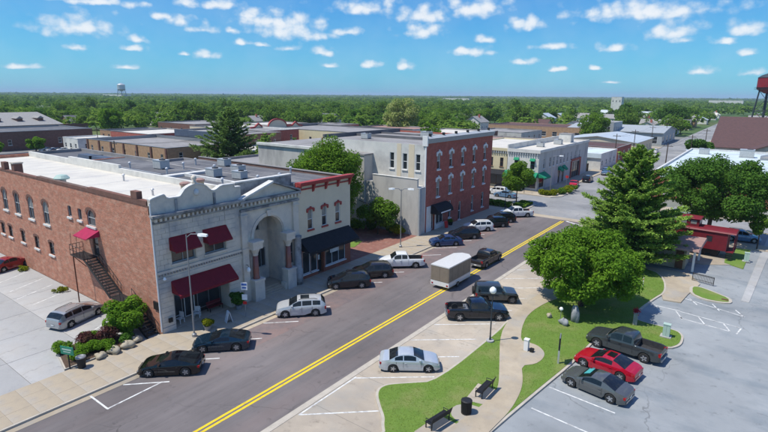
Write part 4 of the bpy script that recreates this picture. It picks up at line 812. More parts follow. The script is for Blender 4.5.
# ------------------------------------------------------------------ buildings of the town behind
def flat(name, label, x0, x1, y0, y1, h, wm, rm, par=.5, south=(), east=(), coping='roof_grey', doors_s=(), doors_e=(), cat='building', glass='glass_dark', wfm='white_paint', sill=.12):
    """flat roofed building; south / east are lists of (u, v0, width, height) windows on the two sides seen"""
    t = thing(name, label, cat, ((x0+x1)/2, (y0+y1)/2, 0))
    hs = [H(u-w/2, u+w/2, v, v+hh, 0, .2) for u, v, w, hh in list(south)+list(doors_s)]; he = [H(u-w/2, u+w/2, v, v+hh, 0, .2) for u, v, w, hh in list(east)+list(doors_e)]
    m = MB(); wall(m, (x0, y0, 0), MY, x1-x0, 0, h, hs); wall(m, (x1, y0, 0), PX, y1-y0, 0, h, he)
    m.quad((x1,y1,0),(x0,y1,0),(x0,y1,h),(x1,y1,h)); m.quad((x0,y1,0),(x0,y0,0),(x0,y0,h),(x0,y1,h))
    obj('wall', m, wm, t)
    for i, hh in enumerate(hs): window(t, (x0, y0, 0), MY, hh, wfm if i < len(south) else 'grey_trim', glass, .15, 1, 2 if i < len(south) else 1, .08, sill if i < len(south) else None, name='window' if i < len(south) else 'door')
    for i, hh in enumerate(he): window(t, (x1, y0, 0), PX, hh, wfm if i < len(east) else 'grey_trim', glass, .15, 1, 2 if i < len(east) else 1, .08, sill if i < len(east) else None, name='window' if i < len(east) else 'door')
    obj('roof', MB().quad((x0+.02,y0+.02,h-par),(x1-.02,y0+.02,h-par),(x1-.02,y1-.02,h-par),(x0+.02,y1-.02,h-par)), rm, t)
    w = .35
    m = MB(); m.box(x0-.06,x1+.06,y0-.06,y0+w,h+.003,h+.14); m.box(x0-.06,x1+.06,y1-w,y1+.06,h+.003,h+.14); m.box(x0-.06,x0+w,y0+w,y1-w,h+.003,h+.14); m.box(x1-w,x1+.06,y0+w,y1-w,h+.003,h+.14)
    for xa, xb, ya_, yb_ in ((x0,x1,y0+w,y0+w+.001),(x0,x1,y1-w-.001,y1-w),(x0+w,x0+w+.001,y0+w,y1-w),(x1-w-.001,x1-w,y0+w,y1-w)): m.box(xa,xb,ya_,yb_,h-par,h+.002)
    obj('coping', m, coping, t); return t
def row(n, u0, u1, v, w, h): return [(u0+(u1-u0)*i/max(1, n-1), v, w, h) for i in range(n)]
def gable(name, label, x0, x1, y0, y1, eave, ridge, wm, rm, axis='x', over=.5, south=(), east=(), doors_s=(), cat='house', group=None, dormers=(), chim=False):
    t = thing(name, label, cat, ((x0+x1)/2, (y0+y1)/2, 0), 0, group)
    hs = [H(u-w/2, u+w/2, v, v+hh, 0, .15) for u, v, w, hh in list(south)+list(doors_s)]; he = [H(u-w/2, u+w/2, v, v+hh, 0, .15) for u, v, w, hh in east]
    m = MB(); wall(m, (x0, y0, 0), MY, x1-x0, 0, eave, hs); wall(m, (x1, y0, 0), PX, y1-y0, 0, eave, he)
    m.quad((x1,y1,0),(x0,y1,0),(x0,y1,eave),(x1,y1,eave)); m.quad((x0,y1,0),(x0,y0,0),(x0,y0,eave),(x0,y1,eave))
    xc, yc = (x0+x1)/2, (y0+y1)/2
    if axis == 'x': m.quad((x1,y0,eave),(x1,y1,eave),(x1,yc,ridge)); m.quad((x0,y1,eave),(x0,y0,eave),(x0,yc,ridge))
    else: m.quad((x0,y0,eave),(x1,y0,eave),(xc,y0,ridge)); m.quad((x1,y1,eave),(x0,y1,eave),(xc,y1,ridge))
    obj('wall', m, wm, t)
    for i, hh in enumerate(hs): window(t, (x0, y0, 0), MY, hh, 'white_paint', 'glass_dark', .12, 1, 2 if i < len(south) else 1, .09, name='window' if i < len(south) else 'door')
    for hh in he: window(t, (x1, y0, 0), PX, hh, 'white_paint', 'glass_dark', .12, 1, 2, .09)
    k = .22; o = over; dz = (ridge-eave)
    if axis == 'x':
        s = dz/(yc-y0); r = MB()
        for sg in (-1, 1):
            ye = yc+sg*((yc-y0)+o); ze = eave-o*s
            a = [(x0-o,ye,ze),(x1+o,ye,ze),(x1+o,yc,ridge),(x0-o,yc,ridge)]
            r.hexa([(p[0],p[1],p[2]+.02) for p in a]+[(p[0],p[1],p[2]+k) for p in a])
    else:
        s = dz/(xc-x0); r = MB()
        for sg in (-1, 1):
            xe = xc+sg*((xc-x0)+o); ze = eave-o*s
            a = [(xe,y0-o,ze),(xe,y1+o,ze),(xc,y1+o,ridge),(xc,y0-o,ridge)]
            r.hexa([(p[0],p[1],p[2]+.02) for p in a]+[(p[0],p[1],p[2]+k) for p in a])
    rf = obj('roof', r, rm, t)
    if chim: obj('chimney', MB().box(xc-.5+1.5, xc+.5+1.5, yc-.4, yc+.4, ridge-.8, ridge+1.3), 'brick_red', rf)
    return t
# --- west of the bank
flat('grey_roof_shop', 'low shop with wide dark flat roof and slate tarpaulin behind the bank', -128, -93.2, 26, 54, 8.2, 'brick_brown', 'roof_dark', .5, row(4,3,30,4,1.2,1.8), row(4,3,24,4,1.2,1.8))
t = thing('tarpaulin', 'folded dark slate tarpaulin over a box on the wide dark roof', 'tarpaulin', (-104, 46, 7.7)); obj('cover', MB().hexa([(-104-6,45,7.7),(-98,45,7.7),(-98,47.5,7.7),(-110,47.5,7.7),(-109.5,45.4,9.1),(-98.5,45.4,9.1),(-98.5,47.1,9.1),(-109.5,47.1,9.1)]), 'slate_blue', t); obj('strap', MB().box(-104.1,-103.9,44.95,47.55,7.7,9.14), 'black_iron', t)
flat('middle_shop', 'shop with dark flat roof between the bank and the grey roofs', -92.9, -79, 32.5, 58, 8.4, 'brick_salmon', 'roof_dark', .5, (), row(3,4,20,5,1.2,2))
flat('rear_store', 'plain store with grey roof behind the cream shop', -100, -79, 60, 84, 6.5, 'brick_brown', 'roof_grey', .4, row(3,3,18,2.6,1.2,1.6), row(4,3,20,2.6,1.2,1.6))
gx = flat('tan_brick_store', 'long tan brick store with pilasters and a grey flat roof', -178, -131, 77, 101, 6.3, 'brick_tan', 'roof_grey', .9, row(7,3,44,2.6,1.3,1.9), row(3,4,20,3,1.2,2), 'metal_grey', [(15,0,1.6,2.5),(36,0,1.6,2.5)])
for x in np.linspace(-177.6,-131.6,7): obj('pilaster', MB().box(x-.35,x+.35,76.7,76.996,0,6.28), 'brick_brown', gx)
gz = flat('brick_upper_block', 'taller brown brick block with blue grey roof edge behind tan store', -166, -130.8, 101.2, 118, 8.6, 'brick_brown', 'roof_grey', .5, row(6,3,32,5.5,1,1.8), row(4,2.5,14,4.5,1,2))
obj('roof_edge', MB().box(-166,-130.7,100.8,101.1,6.6,8.9), 'slate_blue', gz)
flat('white_kiosk', 'small white store with pale roof near parked cars behind the bank', -209, -197, 82, 94, 4.9, 'offwhite_paint', 'roof_white', .3, row(3,2,10,1.4,1.3,1.6), row(2,3,9,1.4,1.3,1.6), 'coping_white', [(6,0,1.2,2.3)])
flat('long_brown_hall', 'long low dark brown brick hall in front of the grey shingle roof', -252, -221, 64, 98, 6.8, 'brick_brown', 'roof_dark', .4, row(5,3,28,2,1.2,2), row(4,5,30,2,1.2,2), 'metal_grey', (), [(12,0,2,2.6)])
hb = gable('shingle_hall', 'broad hall with grey shingle roof and small dormers behind the brown hall', -345, -285, 64, 112, 5.5, 10.5, 'brick_brown', 'roof_shingle', 'y', .8, row(6,6,60,2,1.4,2), row(7,5,60,2,1.4,2), cat='building')
for y in np.linspace(70, 106, 5):
    d = obj('dormer', MB().box(-299,-293,y-1.2,y+1.2,6.0,8.4), 'brick_brown', hb); obj('dormer_roof', MB().hexa([(-300,y-1.6,8.4),(-292.6,y-1.6,8.4),(-292.6,y+1.6,8.4),(-300,y+1.6,8.4),(-300,y-.1,9.5),(-292.6,y-.1,9.5),(-292.6,y+.1,9.5),(-300,y+.1,9.5)]), 'roof_shingle', d)
flat('white_roof_store', 'low store with bright white roof beside the tall dark conifer', -131, -104, 93, 126, 5.3, 'offwhite_paint', 'roof_white', .35, row(5,3,24,1.6,1.2,1.6), row(5,4,28,1.6,1.2,1.6), 'coping_white')
flat('dark_brick_store', 'dark red brick store behind the white roofed store', -166, -143, 106, 138, 8.2, 'brick_red', 'roof_grey', .5, row(4,3,20,4.5,1,1.8), row(5,3,28,4.5,1.1,1.9), 'coping_white')
ms = flat('mission_store', 'tan store with scalloped red edged parapet among the far roofs', -205, -164, 132, 160, 7.0, 'cream_stucco', 'roof_white', .5, row(5,4,36,3.5,1.2,1.8), row(4,4,24,3,1.4,2))
pf = [(0,7),(0,7.6),(2,7.8),(4,9.2),(6,7.8),(9,7.7)]+[(14+5*math.cos(math.pi-math.pi*i/10), 7.7+3.0*math.sin(math.pi*i/10)) for i in range(11)]+[(19.5,7.7),(22,7.8),(24,9.2),(26,7.8),(28,7.6),(28,7)]
obj('parapet', MB().slab((-164,132,0), PY, PX, pf, .0, .35), 'cream_stucco', ms)
cm = MB()
for a, b in zip(pf[1:-1], pf[2:-1]): cm.hexa([(-164.1,132+a[0],a[1]+.01),(-163.4,132+a[0],a[1]+.01),(-163.4,132+b[0],b[1]+.01),(-164.1,132+b[0],b[1]+.01),(-164.1,132+a[0],a[1]+.6),(-163.4,132+a[0],a[1]+.6),(-163.4,132+b[0],b[1]+.6),(-164.1,132+b[0],b[1]+.6)])
obj('red_coping', cm, 'red_trim', ms)
flat('grey_roof_market', 'wide market with grey roof and cream south wall behind the courtyard tree', -166, -114, 141, 172, 7.8, 'cream_paint', 'roof_grey', .5, row(7,4,48,3.5,1.3,1.8), row(5,4,27,3,1.4,2), 'roof_dark')
flat('brick_garage', 'reddish brick garage with grey roof behind the tall brick block', -112, -84, 100, 135, 7.6, 'brick_red', 'roof_grey', .5, row(5,3,25,3,1.3,1.8), row(5,4,31,3,1.3,1.8))
flat('pale_store', 'pale store with flat grey roof between the brick garage and yellow shop', -83, -63, 112.5, 146, 7.0, 'offwhite_paint', 'roof_grey', .5, row(4,3,17,3.4,1.2,1.8), row(5,4,30,3.4,1.2,1.8))
flat('north_store', 'long low tan store with brown roof edge north of yellow shop', -122, -72, 258, 285, 6.2, 'brick_tan', 'roof_brown', .4, row(9,3,47,1.6,2.4,2.2), row(4,4,23,1.6,1.5,2), 'roof_rust')
flat('blue_grey_house', 'tall blue grey building with a white porch beside the tan store', -71, -58, 255, 272, 9.5, 'grey_trim', 'roof_dark', .4, row(4,2,11,5.5,1.2,1.9)+row(3,2,8,1.2,1.2,1.9), row(4,2,15,5.5,1.2,1.9), 'coping_white')
flat('far_mill', 'pale blocky mill tower rising above the far trees', -163, -151, 690, 702, 21, 'offwhite_paint', 'roof_white', .4, row(3,2,10,15,1.2,2), row(3,3,9,15,1.2,2))
for i, (x0,x1,y0,y1,h,wm,rm,l) in enumerate([(-225,-200,170,200,6,'brick_tan','roof_white','tan store with white roof far behind the mission store'),(-190,-168,178,204,6.5,'brick_red','roof_grey','red brick store with grey roof far behind the market'),(-160,-128,184,214,6,'offwhite_paint','roof_rust','pale store with rust coloured roof behind the market'),(-118,-92,176,204,6.6,'brick_brown','roof_white','brown brick store with white roof behind the brick garage'),
   (-88,-64,160,190,5.6,'cream_stucco','roof_rust','cream store with rust roof north of the pale store'),(-262,-228,150,176,6,'brick_brown','roof_grey','brown brick store with grey roof west of the mission store'),(-232,-212,106,128,5.4,'brick_tan','roof_dark','tan store with dark roof west of the dark brick store'),(-210,-182,100,124,6.2,'brick_red','roof_white','red brick store with white roof behind the white kiosk'),(-110,-86,215,240,5.5,'grey_paint','roof_grey','grey store with grey roof among the northern trees')]):
    flat('store', l, x0,x1,y0,y1,h,wm,rm,.4, row(4,3,x1-x0-3,2,1.3,1.9), row(4,3,y1-y0-3,2,1.3,1.9))
# --- north along the street
ns = flat('street_warehouse', 'low white warehouse with teal door and pale fascia past the corner shop', -62, -38.2, 157, 176, 4.8, 'offwhite_paint', 'roof_pale_blue', .3, [(4,1.2,1.2,1.4),(8,1.2,1.2,1.4)], row(4,2,16,1.2,1.3,1.6), 'coping_white', [(13,0,1.6,2.5)])
obj('teal_door', MB().box(-45.5,-42,156.9,156.996,0,3.2), 'sign_green', ns); obj('fascia', MB().box(-62,-38.1,156.6,156.895,3.6,4.9), 'roof_pale_blue', ns)
fe = thing('board_fence', 'brown board fence beside the low white warehouse', 'fence', (-44, 153, 0))
for i in range(24): obj('board', MB().box(-49.5+i*.38,-49.15+i*.38,152.9,152.96,.05,2.3+.05*random.random()), 'dark_wood', fe)
for x in (-49.4,-46,-43,-40.5): obj('post', MB().box(x-.07,x+.07,152.97,153.1,0,2.4), 'dark_wood', fe)
flat('maroon_warehouse', 'low dark maroon warehouse along the street north of the white one', -60, -38.5, 178, 198, 5.0, 'brick_red', 'roof_brown', .2, row(3,3,18,1.5,1.2,1.5), row(3,3,17,1.2,2.4,2.4))
gable('metal_shed', 'long shed with shiny pale metal roof beside the street', -66, -38.5, 206, 238, 4.6, 6.4, 'cream_stucco', 'roof_metal', 'y', .5, row(4,4,24,1.2,1.4,1.6), row(5,4,28,1.2,1.4,1.6), cat='building')
gable('blue_shed', 'wide shed with blue grey roof and dark bays at the street bend', -82, -38.5, 262, 300, 5.2, 7.4, 'grey_trim', 'grey_trim', 'x', .6, row(6,4,40,.4,3.2,3.2), row(4,4,34,.4,4,3.2), cat='building')
# --- east side
rs = flat('white_roof_shops', 'wide red brick shops with pale white roof and green fascia behind the shade tree', -18.4, 34, 122, 182, 5.9, 'brick_orange_red', 'roof_pale_blue', .35, row(6,3,50,1.0,2.0,2.2), row(5,5,50,1.2,1.6,2), 'coping_white', [(7.5,0,1.3,2.5),(19,0,1.3,2.5)])
obj('fascia', MB().box(-17.4,10,121.75,121.99,4.6,5.85), 'utility_green', rs); obj('green_fascia', MB().box(-12,10,121.5,121.745,4.5,5.7), 'sign_green', rs); obj('west_wall', MB().box(-18.7,-18.41,122,182,0,5.8), 'brick_orange_red', rs)
for i, (x, y, s, l) in enumerate([(-13,132,1.1,'tan rooftop box at the near corner of the pale white roof'),(-12,141,1.5,'pair size rooftop unit in the middle of pale white roof'),(-9,137,1.1,'rooftop unit right behind the tan box on pale white roof'),(-14,170,1.5,'rooftop unit at the far edge of pale white roof'),(-4,168,2.0,'large grey rooftop unit by the skylight tent on pale roof')]): hvac('', x, y, 5.55, s, 0, l)
t = thing('skylight_tent', 'grey pyramid skylight on the pale white roof', 'skylight', (5,166,5.55)); obj('base', MB().box(-6,6,-3.5,3.5,0,.5), 'metal_grey', t, True); obj('panes', MB().hexa([(-6,-3.5,.503),(6,-3.5,.503),(6,3.5,.503),(-6,3.5,.503),(-.5,-.3,2.4),(.5,-.3,2.4),(.5,.3,2.4),(-.5,.3,2.4)]), 'glass_blind', t, True)
bh = gable('brown_roof_hall', 'large hall with steep brown roof north of the white roofed shops', -15, 46, 206, 262, 5.0, 14.0, 'offwhite_paint', 'roof_brown', 'x', .8, row(7,4,56,1,2,2.2), row(4,6,50,1.4,1.5,2), cat='building')
gable('gabled_porch', 'pale gabled entrance wing of the brown roofed hall', -6, 8, 192, 205, 4.4, 7.4, 'cream_stucco', 'roof_brown', 'y', .6, row(2,4,10,1,1.6,2), row(2,3,10,1,1.6,2), [(7,0,1.8,2.6)], cat='building')
gable('grey_shed', 'grey metal shed beyond the brown roofed hall', -18, 22, 330, 360, 5, 7.5, 'grey_trim', 'roof_metal', 'x', .5, row(4,4,36,1,2,2), row(3,4,26,1,2,2), cat='building')
# --- houses among the trees
HP = [(-150,300,'offwhite_paint','roof_shingle'),(-120,330,'cream_stucco','roof_brown'),(-95,318,'offwhite_paint','roof_dark'),(-175,330,'grey_trim','roof_dark'),(-60,350,'offwhite_paint','roof_shingle'),(-100,372,'brick_red','roof_shingle'),(-140,395,'offwhite_paint','roof_metal'),(-50,400,'cream_stucco','roof_dark'),(-75,430,'offwhite_paint','roof_brown'),(-20,470,'offwhite_paint','roof_shingle'),(-45,500,'offwhite_paint','roof_metal'),(-110,470,'cream_stucco','roof_shingle'),(-70,560,'offwhite_paint','roof_metal'),(-30,600,'offwhite_paint','roof_white'),(-90,640,'cream_stucco','roof_dark'),(-240,260,'offwhite_paint','roof_dark'),(-280,230,'grey_trim','roof_shingle'),(-215,300,'cream_stucco','roof_brown'),(-330,190,'offwhite_paint','roof_shingle'),(-15,395,'brick_red','roof_shingle'),(-12,540,'grey_trim','roof_white'),(-130,540,'offwhite_paint','roof_metal'),(-360,150,'brick_tan','roof_dark'),(-88,345,'offwhite_paint','roof_metal'),(-40,345,'offwhite_paint','roof_white'),(-64,385,'cream_stucco','roof_shingle'),(-16,435,'offwhite_paint','roof_metal'),(-38,440,'brick_tan','roof_shingle'),(-95,505,'offwhite_paint','roof_white'),(-60,515,'offwhite_paint','roof_shingle'),(-18,575,'cream_stucco','roof_metal'),(-105,590,'offwhite_paint','roof_metal'),(-50,655,'offwhite_paint','roof_white'),(-120,420,'offwhite_paint','roof_shingle'),(-150,460,'cream_stucco','roof_metal'),(-170,420,'offwhite_paint','roof_shingle')]
HP = [((-49 if -46 < x <= -30 else -8 if -30 < x < -12 else x), y, a, b) for x, y, a, b in HP]
WN = {'offwhite_paint':'white','cream_stucco':'cream','grey_trim':'blue grey','brick_red':'red brick','brick_tan':'tan brick'}; RN = {'roof_shingle':'grey shingle','roof_brown':'brown','roof_dark':'dark','roof_metal':'shiny metal','roof_white':'white'}
for i, (x, y, a, b) in enumerate(HP):
    ax = 'x' if i % 2 else 'y'; w, d = random.uniform(10,14), random.uniform(9,13)
    gable('house', f'{WN[a]} gabled house with {RN[b]} roof among trees beyond downtown', x-w/2, x+w/2, y-d/2, y+d/2, 3.4+1.6*(i % 3 == 0), 6.6+1.8*(i % 3 == 0), a, b, ax, .5, [(2.5,1.2,1.1,1.4),(w-2.5,1.2,1.1,1.4)], [(2.5,1.2,1.1,1.4),(d-2.5,1.2,1.1,1.4)], [(w/2,0,1,2.1)], group='houses beyond downtown', chim=i % 4 == 0)
flat('far_white_shed', 'long white industrial shed on the left of the far horizon', -2150, -1990, 1010, 1040, 14, 'offwhite_paint', 'roof_white', .4, row(5,20,140,4,5,4), row(3,5,25,4,4,4))
flat('far_white_plant', 'white low plant above the distant trees past the tall brick block', -830, -740, 1420, 1450, 13, 'offwhite_paint', 'roof_white', .4, row(5,15,75,3,5,4), row(3,5,25,3,4,4))
flat('far_pale_plant', 'pale low plant on the horizon near the red water tower', -130, -60, 1500, 1530, 15, 'offwhite_paint', 'roof_white', .4, row(5,10,60,3,4,4), row(3,5,25,3,4,4))
# --- station shelter and caboose
sh = thing('station_shelter', 'small tan shelter with low rust coloured roof beside the caboose', 'shelter', (-7.6, 73, 0))
obj('wall', MB().box(-9.6,-6.1,71.2,75.0,.1,2.75), 'stone_tan', sh); obj('door', MB().box(-7.2,-6.35,71.14,71.196,.15,2.4), 'dark_wood', sh)
obj('roof', MB().hexa([(-10.7,69.9,2.78),(-4.7,70.2,2.78),(-4.5,77.4,2.78),(-10.6,77,2.78),(-10.6,70.0,2.98),(-4.8,70.3,2.98),(-4.6,77.3,3.1),(-10.5,76.9,3.1)]), 'roof_rust', sh)
for x, y in ((-5.2,70.8),(-5.1,76.6)): obj('post', MB().box(x-.12,x+.12,y-.12,y+.12,.1,2.775), 'white_paint', sh)
cb = thing('caboose', 'red railway caboose with roof cupola and end steps behind the shelter', 'railway wagon', (-7.5, 81.0, .07), math.radians(-4))
L_, W_ = 10.4, 2.9
m = MB(); wall(m, (-L_/2,-W_/2,0), MY, L_, 1.1, 3.5, [H(1.6,2.3,2.1,2.9,0,.08), H(4.6,5.4,2.1,2.9,0,.08), H(8.0,8.7,2.1,2.9,0,.08)]); wall(m, (L_/2,-W_/2,0), PX, W_, 1.1, 3.5, [H(1.05,1.85,1.12,3.1,0,.1)])
m.quad((L_/2,W_/2,1.1),(-L_/2,W_/2,1.1),(-L_/2,W_/2,3.5),(L_/2,W_/2,3.5)); m.quad((-L_/2,W_/2,1.1),(-L_/2,-W_/2,1.1),(-L_/2,-W_/2,3.5),(-L_/2,W_/2,3.5)); m.quad((-L_/2,-W_/2,1.1),(-L_/2,W_/2,1.1),(L_/2,W_/2,1.1),(L_/2,-W_/2,1.1))
obj('body', m, 'red_wagon', cb, True)
for u in (1.95, 5.0, 8.35): obj('window', MB().box(-L_/2+u-.33,-L_/2+u+.33,-W_/2+.05,-W_/2+.08,2.12,2.88), 'glass_dark', cb, True)
obj('door', MB().box(L_/2-.08,L_/2-.05,-.4,.4,1.15,3.05), 'red_wagon', cb, True)
rf = obj('roof', MB().slab((-L_/2-.9,0,0), (0,1,0), (1,0,0), [(-W_/2-.15,3.5)]+[(-(W_/2+.15)*math.cos(math.pi*i/8), 3.52+.42*math.sin(math.pi*i/8)) for i in range(9)]+[(W_/2+.15,3.5)], 0, L_+1.8), 'red_wagon', cb, True)
cu = obj('cupola', MB().box(-.9,1.7,-1.15,1.15,3.75,4.85), 'red_wagon', cb, True)
for y in (-1.17, 1.152): 
    for x in (-.5, .7): obj('window', MB().box(x,x+.7,y,y+.02,4.15,4.65), 'glass_blind', cu, True)
for x in (-.92, 1.702): obj('window', MB().box(x,x+.02,-.8,.8,4.15,4.65), 'glass_blind', cu, True)
obj('cupola_roof', MB().hexa([(-1.1,-1.35,4.853),(1.9,-1.35,4.853),(1.9,1.35,4.853),(-1.1,1.35,4.853),(-1.1,-.4,5.1),(1.9,-.4,5.1),(1.9,.4,5.1),(-1.1,.4,5.1)]), 'red_wagon', cu, True)
for s in (-1, 1):
    e = obj('platform', MB().box(s*L_/2+(0 if s>0 else -.85), s*L_/2+(.85 if s>0 else 0), -W_/2, W_/2, 1.0, 1.1), 'red_wagon', cb, True)
    r = MB()
    for y in (-1.3,-.6,.6,1.3): r.tube([(s*(L_/2+.8),y,1.1),(s*(L_/2+.8),y,3.5)], .035, 6)
    r.tube([(s*(L_/2+.8),-1.3,2.1),(s*(L_/2+.8),1.3,2.1)], .03, 6); obj('railing', r, 'red_wagon', e, True)
    for y in (-1, 1):
        for i in range(3): obj('step', MB().box(min(s*(L_/2+.15),s*(L_/2+.75)),max(s*(L_/2+.15),s*(L_/2+.75)),y*(W_/2+.02+.12*i)-.14,y*(W_/2+.02+.12*i)+.14,.75-.25*i,.8-.25*i), 'black_iron', e, True)
    bo = obj('bogie', MB().box(s*3.2-1.1,s*3.2+1.1,-.9,.9,.4,.95), 'black_iron', cb, True)
    for x in (-.75, .75):
        for y in (-.75, .65): obj('wheel', MB().lathe((s*3.2+x,y,.42), [(.1,0),(.42,0),(.42,.1),(.1,.1)], 16, 'y'), 'black_iron', bo, True)
# --- water towers
def tower(name, label, x, y, r, zt, zb, legs, legm, tankm, fill):
    t = thing(name, label, 'water tower', (x, y, 0))
    tk = obj('tank', MB().lathe((0,0,0), [(r*.25,zb-r*.45),(r*.8,zb-r*.15),(r,zb),(r,zt)], 28), tankm, t, True, smooth=False)
    obj('cap', MB().lathe((0,0,zt+.003), [(r*1.04,0),(r*.7,r*.25),(r*.1,r*.48)], 28), legm if fill else tankm, t, True)
    obj('walkway', MB().lathe((0,0,zb), [(r*1.02,-.1),(r*1.2,-.1),(r*1.2,.1),(r*1.02,.1)], 24), legm, t, True)
    rl = MB(); rl.lathe((0,0,zb), [(r*1.18,1.0),(r*1.2,1.0),(r*1.2,1.1),(r*1.18,1.1)], 24); obj('railing', rl, legm, t, True)
    for i in range(legs):
        a = 2*math.pi*(i+.5)/legs; ca, sa = math.cos(a), math.sin(a)
        obj('leg', MB().tube([(r*1.55*ca,r*1.55*sa,0),(r*.95*ca,r*.95*sa,zb)], r*.055, 8), legm, t, True)
        b = 2*math.pi*(i+1.5)/legs; cb_, sb = math.cos(b), math.sin(b)
        for z0, z1 in ((0,.48),(.48,.96)):
            f = lambda z: r*(1.55-.6*z)
            obj('brace', MB().tube([(f(z0)*ca,f(z0)*sa,z0*zb),(f(z1)*cb_,f(z1)*sb,z1*zb)], r*.018, 5), legm, t, True); obj('brace', MB().tube([(f(z0)*cb_,f(z0)*sb,z0*zb),(f(z1)*ca,f(z1)*sa,z1*zb)], r*.018, 5), legm, t, True)
        obj('strut', MB().tube([(r*1.26*ca,r*1.26*sa,.48*zb),(r*1.26*cb_,r*1.26*sb,.48*zb)], r*.03, 6), legm, t, True)
    obj('riser', MB().tube([(0,0,0),(0,0,zb-r*.3)], r*.12, 10), legm, t, True)
    return t
tower('water_tower', 'old red water tank on tall dark steel legs beyond the brown roof', -5.0, 425, 6.2, 34.0, 26.8, 4, 'steel_dark', 'tank_red', True)
tower('water_tower', 'distant pale silver water tower above the trees on the left', -1650, 834, 11.5, 45, 31, 6, 'metal_grey', 'metal_pale', False)
# ------------------------------------------------------------------ vehicles
def paint(name, c, metal=.35, rough=.13): return mat(name, c, tuple(x*.93 for x in c), 6, rough, 0, metal*.6, coat=.6, spec=.4)
for n_, c_, mt_ in (('paint_black',(.004,.0045,.007),.2),('paint_teal',(.010,.026,.044),.4),('paint_white',(.72,.72,.70),0),('paint_charcoal',(.014,.016,.022),.3),('paint_bronze',(.028,.024,.024),.4),('paint_navy',(.006,.009,.018),.3),('paint_blue',(.03,.065,.17),.4),('paint_silver',(.52,.55,.57),.5),('paint_red',(.42,.006,.022),.15),('paint_grey',(.11,.115,.115),.5),('paint_slate',(.05,.058,.06),.4),('paint_dark_silver',(.34,.35,.36),.5),('paint_maroon',(.25,.012,.02),.2),('paint_bright_red',(.5,.012,.03),.1),('paint_pearl',(.50,.505,.50),.3),('paint_sky',(.12,.22,.36),.3)): paint(n_, c_, mt_)
mat('car_glass', (.008,.010,.012), (.014,.017,.02), 1, .03, 0, 0, spec=.5)
mat('tyre_rubber', (.02,.02,.02), (.028,.027,.026), 8, .85); mat('rim_alloy', (.5,.5,.51), (.42,.42,.43), 8, .35, 0, .7); mat('rim_dark', (.20,.20,.205), None, 8, .4, 0, .5)
mat('lamp_clear', (.75,.76,.76), None, 5, .12, 0, .3); mat('lamp_red', (.36,.01,.012), None, 5, .2); mat('trim_black', (.018,.018,.019), None, 5, .6); mat('plate_white', (.7,.7,.68), None, 5, .5); mat('bed_dark', (.03,.03,.032), (.045,.045,.046), 5, .8); mat('interior_tan', (.16,.13,.1), None, 5, .8)
def lerp_list(pts, x):
    if x <= pts[0][0]: return pts[0][1]
    for (a, b), (c, d) in zip(pts, pts[1:]):
        if x <= c: t = (x-a)/(c-a) if c > a else 0; return b+(d-b)*t
    return pts[-1][1]
def smooth_list(pts, n=2):
    for _ in range(n):
        q = [pts[0]]
        for a, b in zip(pts, pts[1:]): q += [(a[0]*.75+b[0]*.25, a[1]*.75+b[1]*.25), (a[0]*.25+b[0]*.75, a[1]*.25+b[1]*.75)]
        pts = q+[pts[-1]]
    return pts
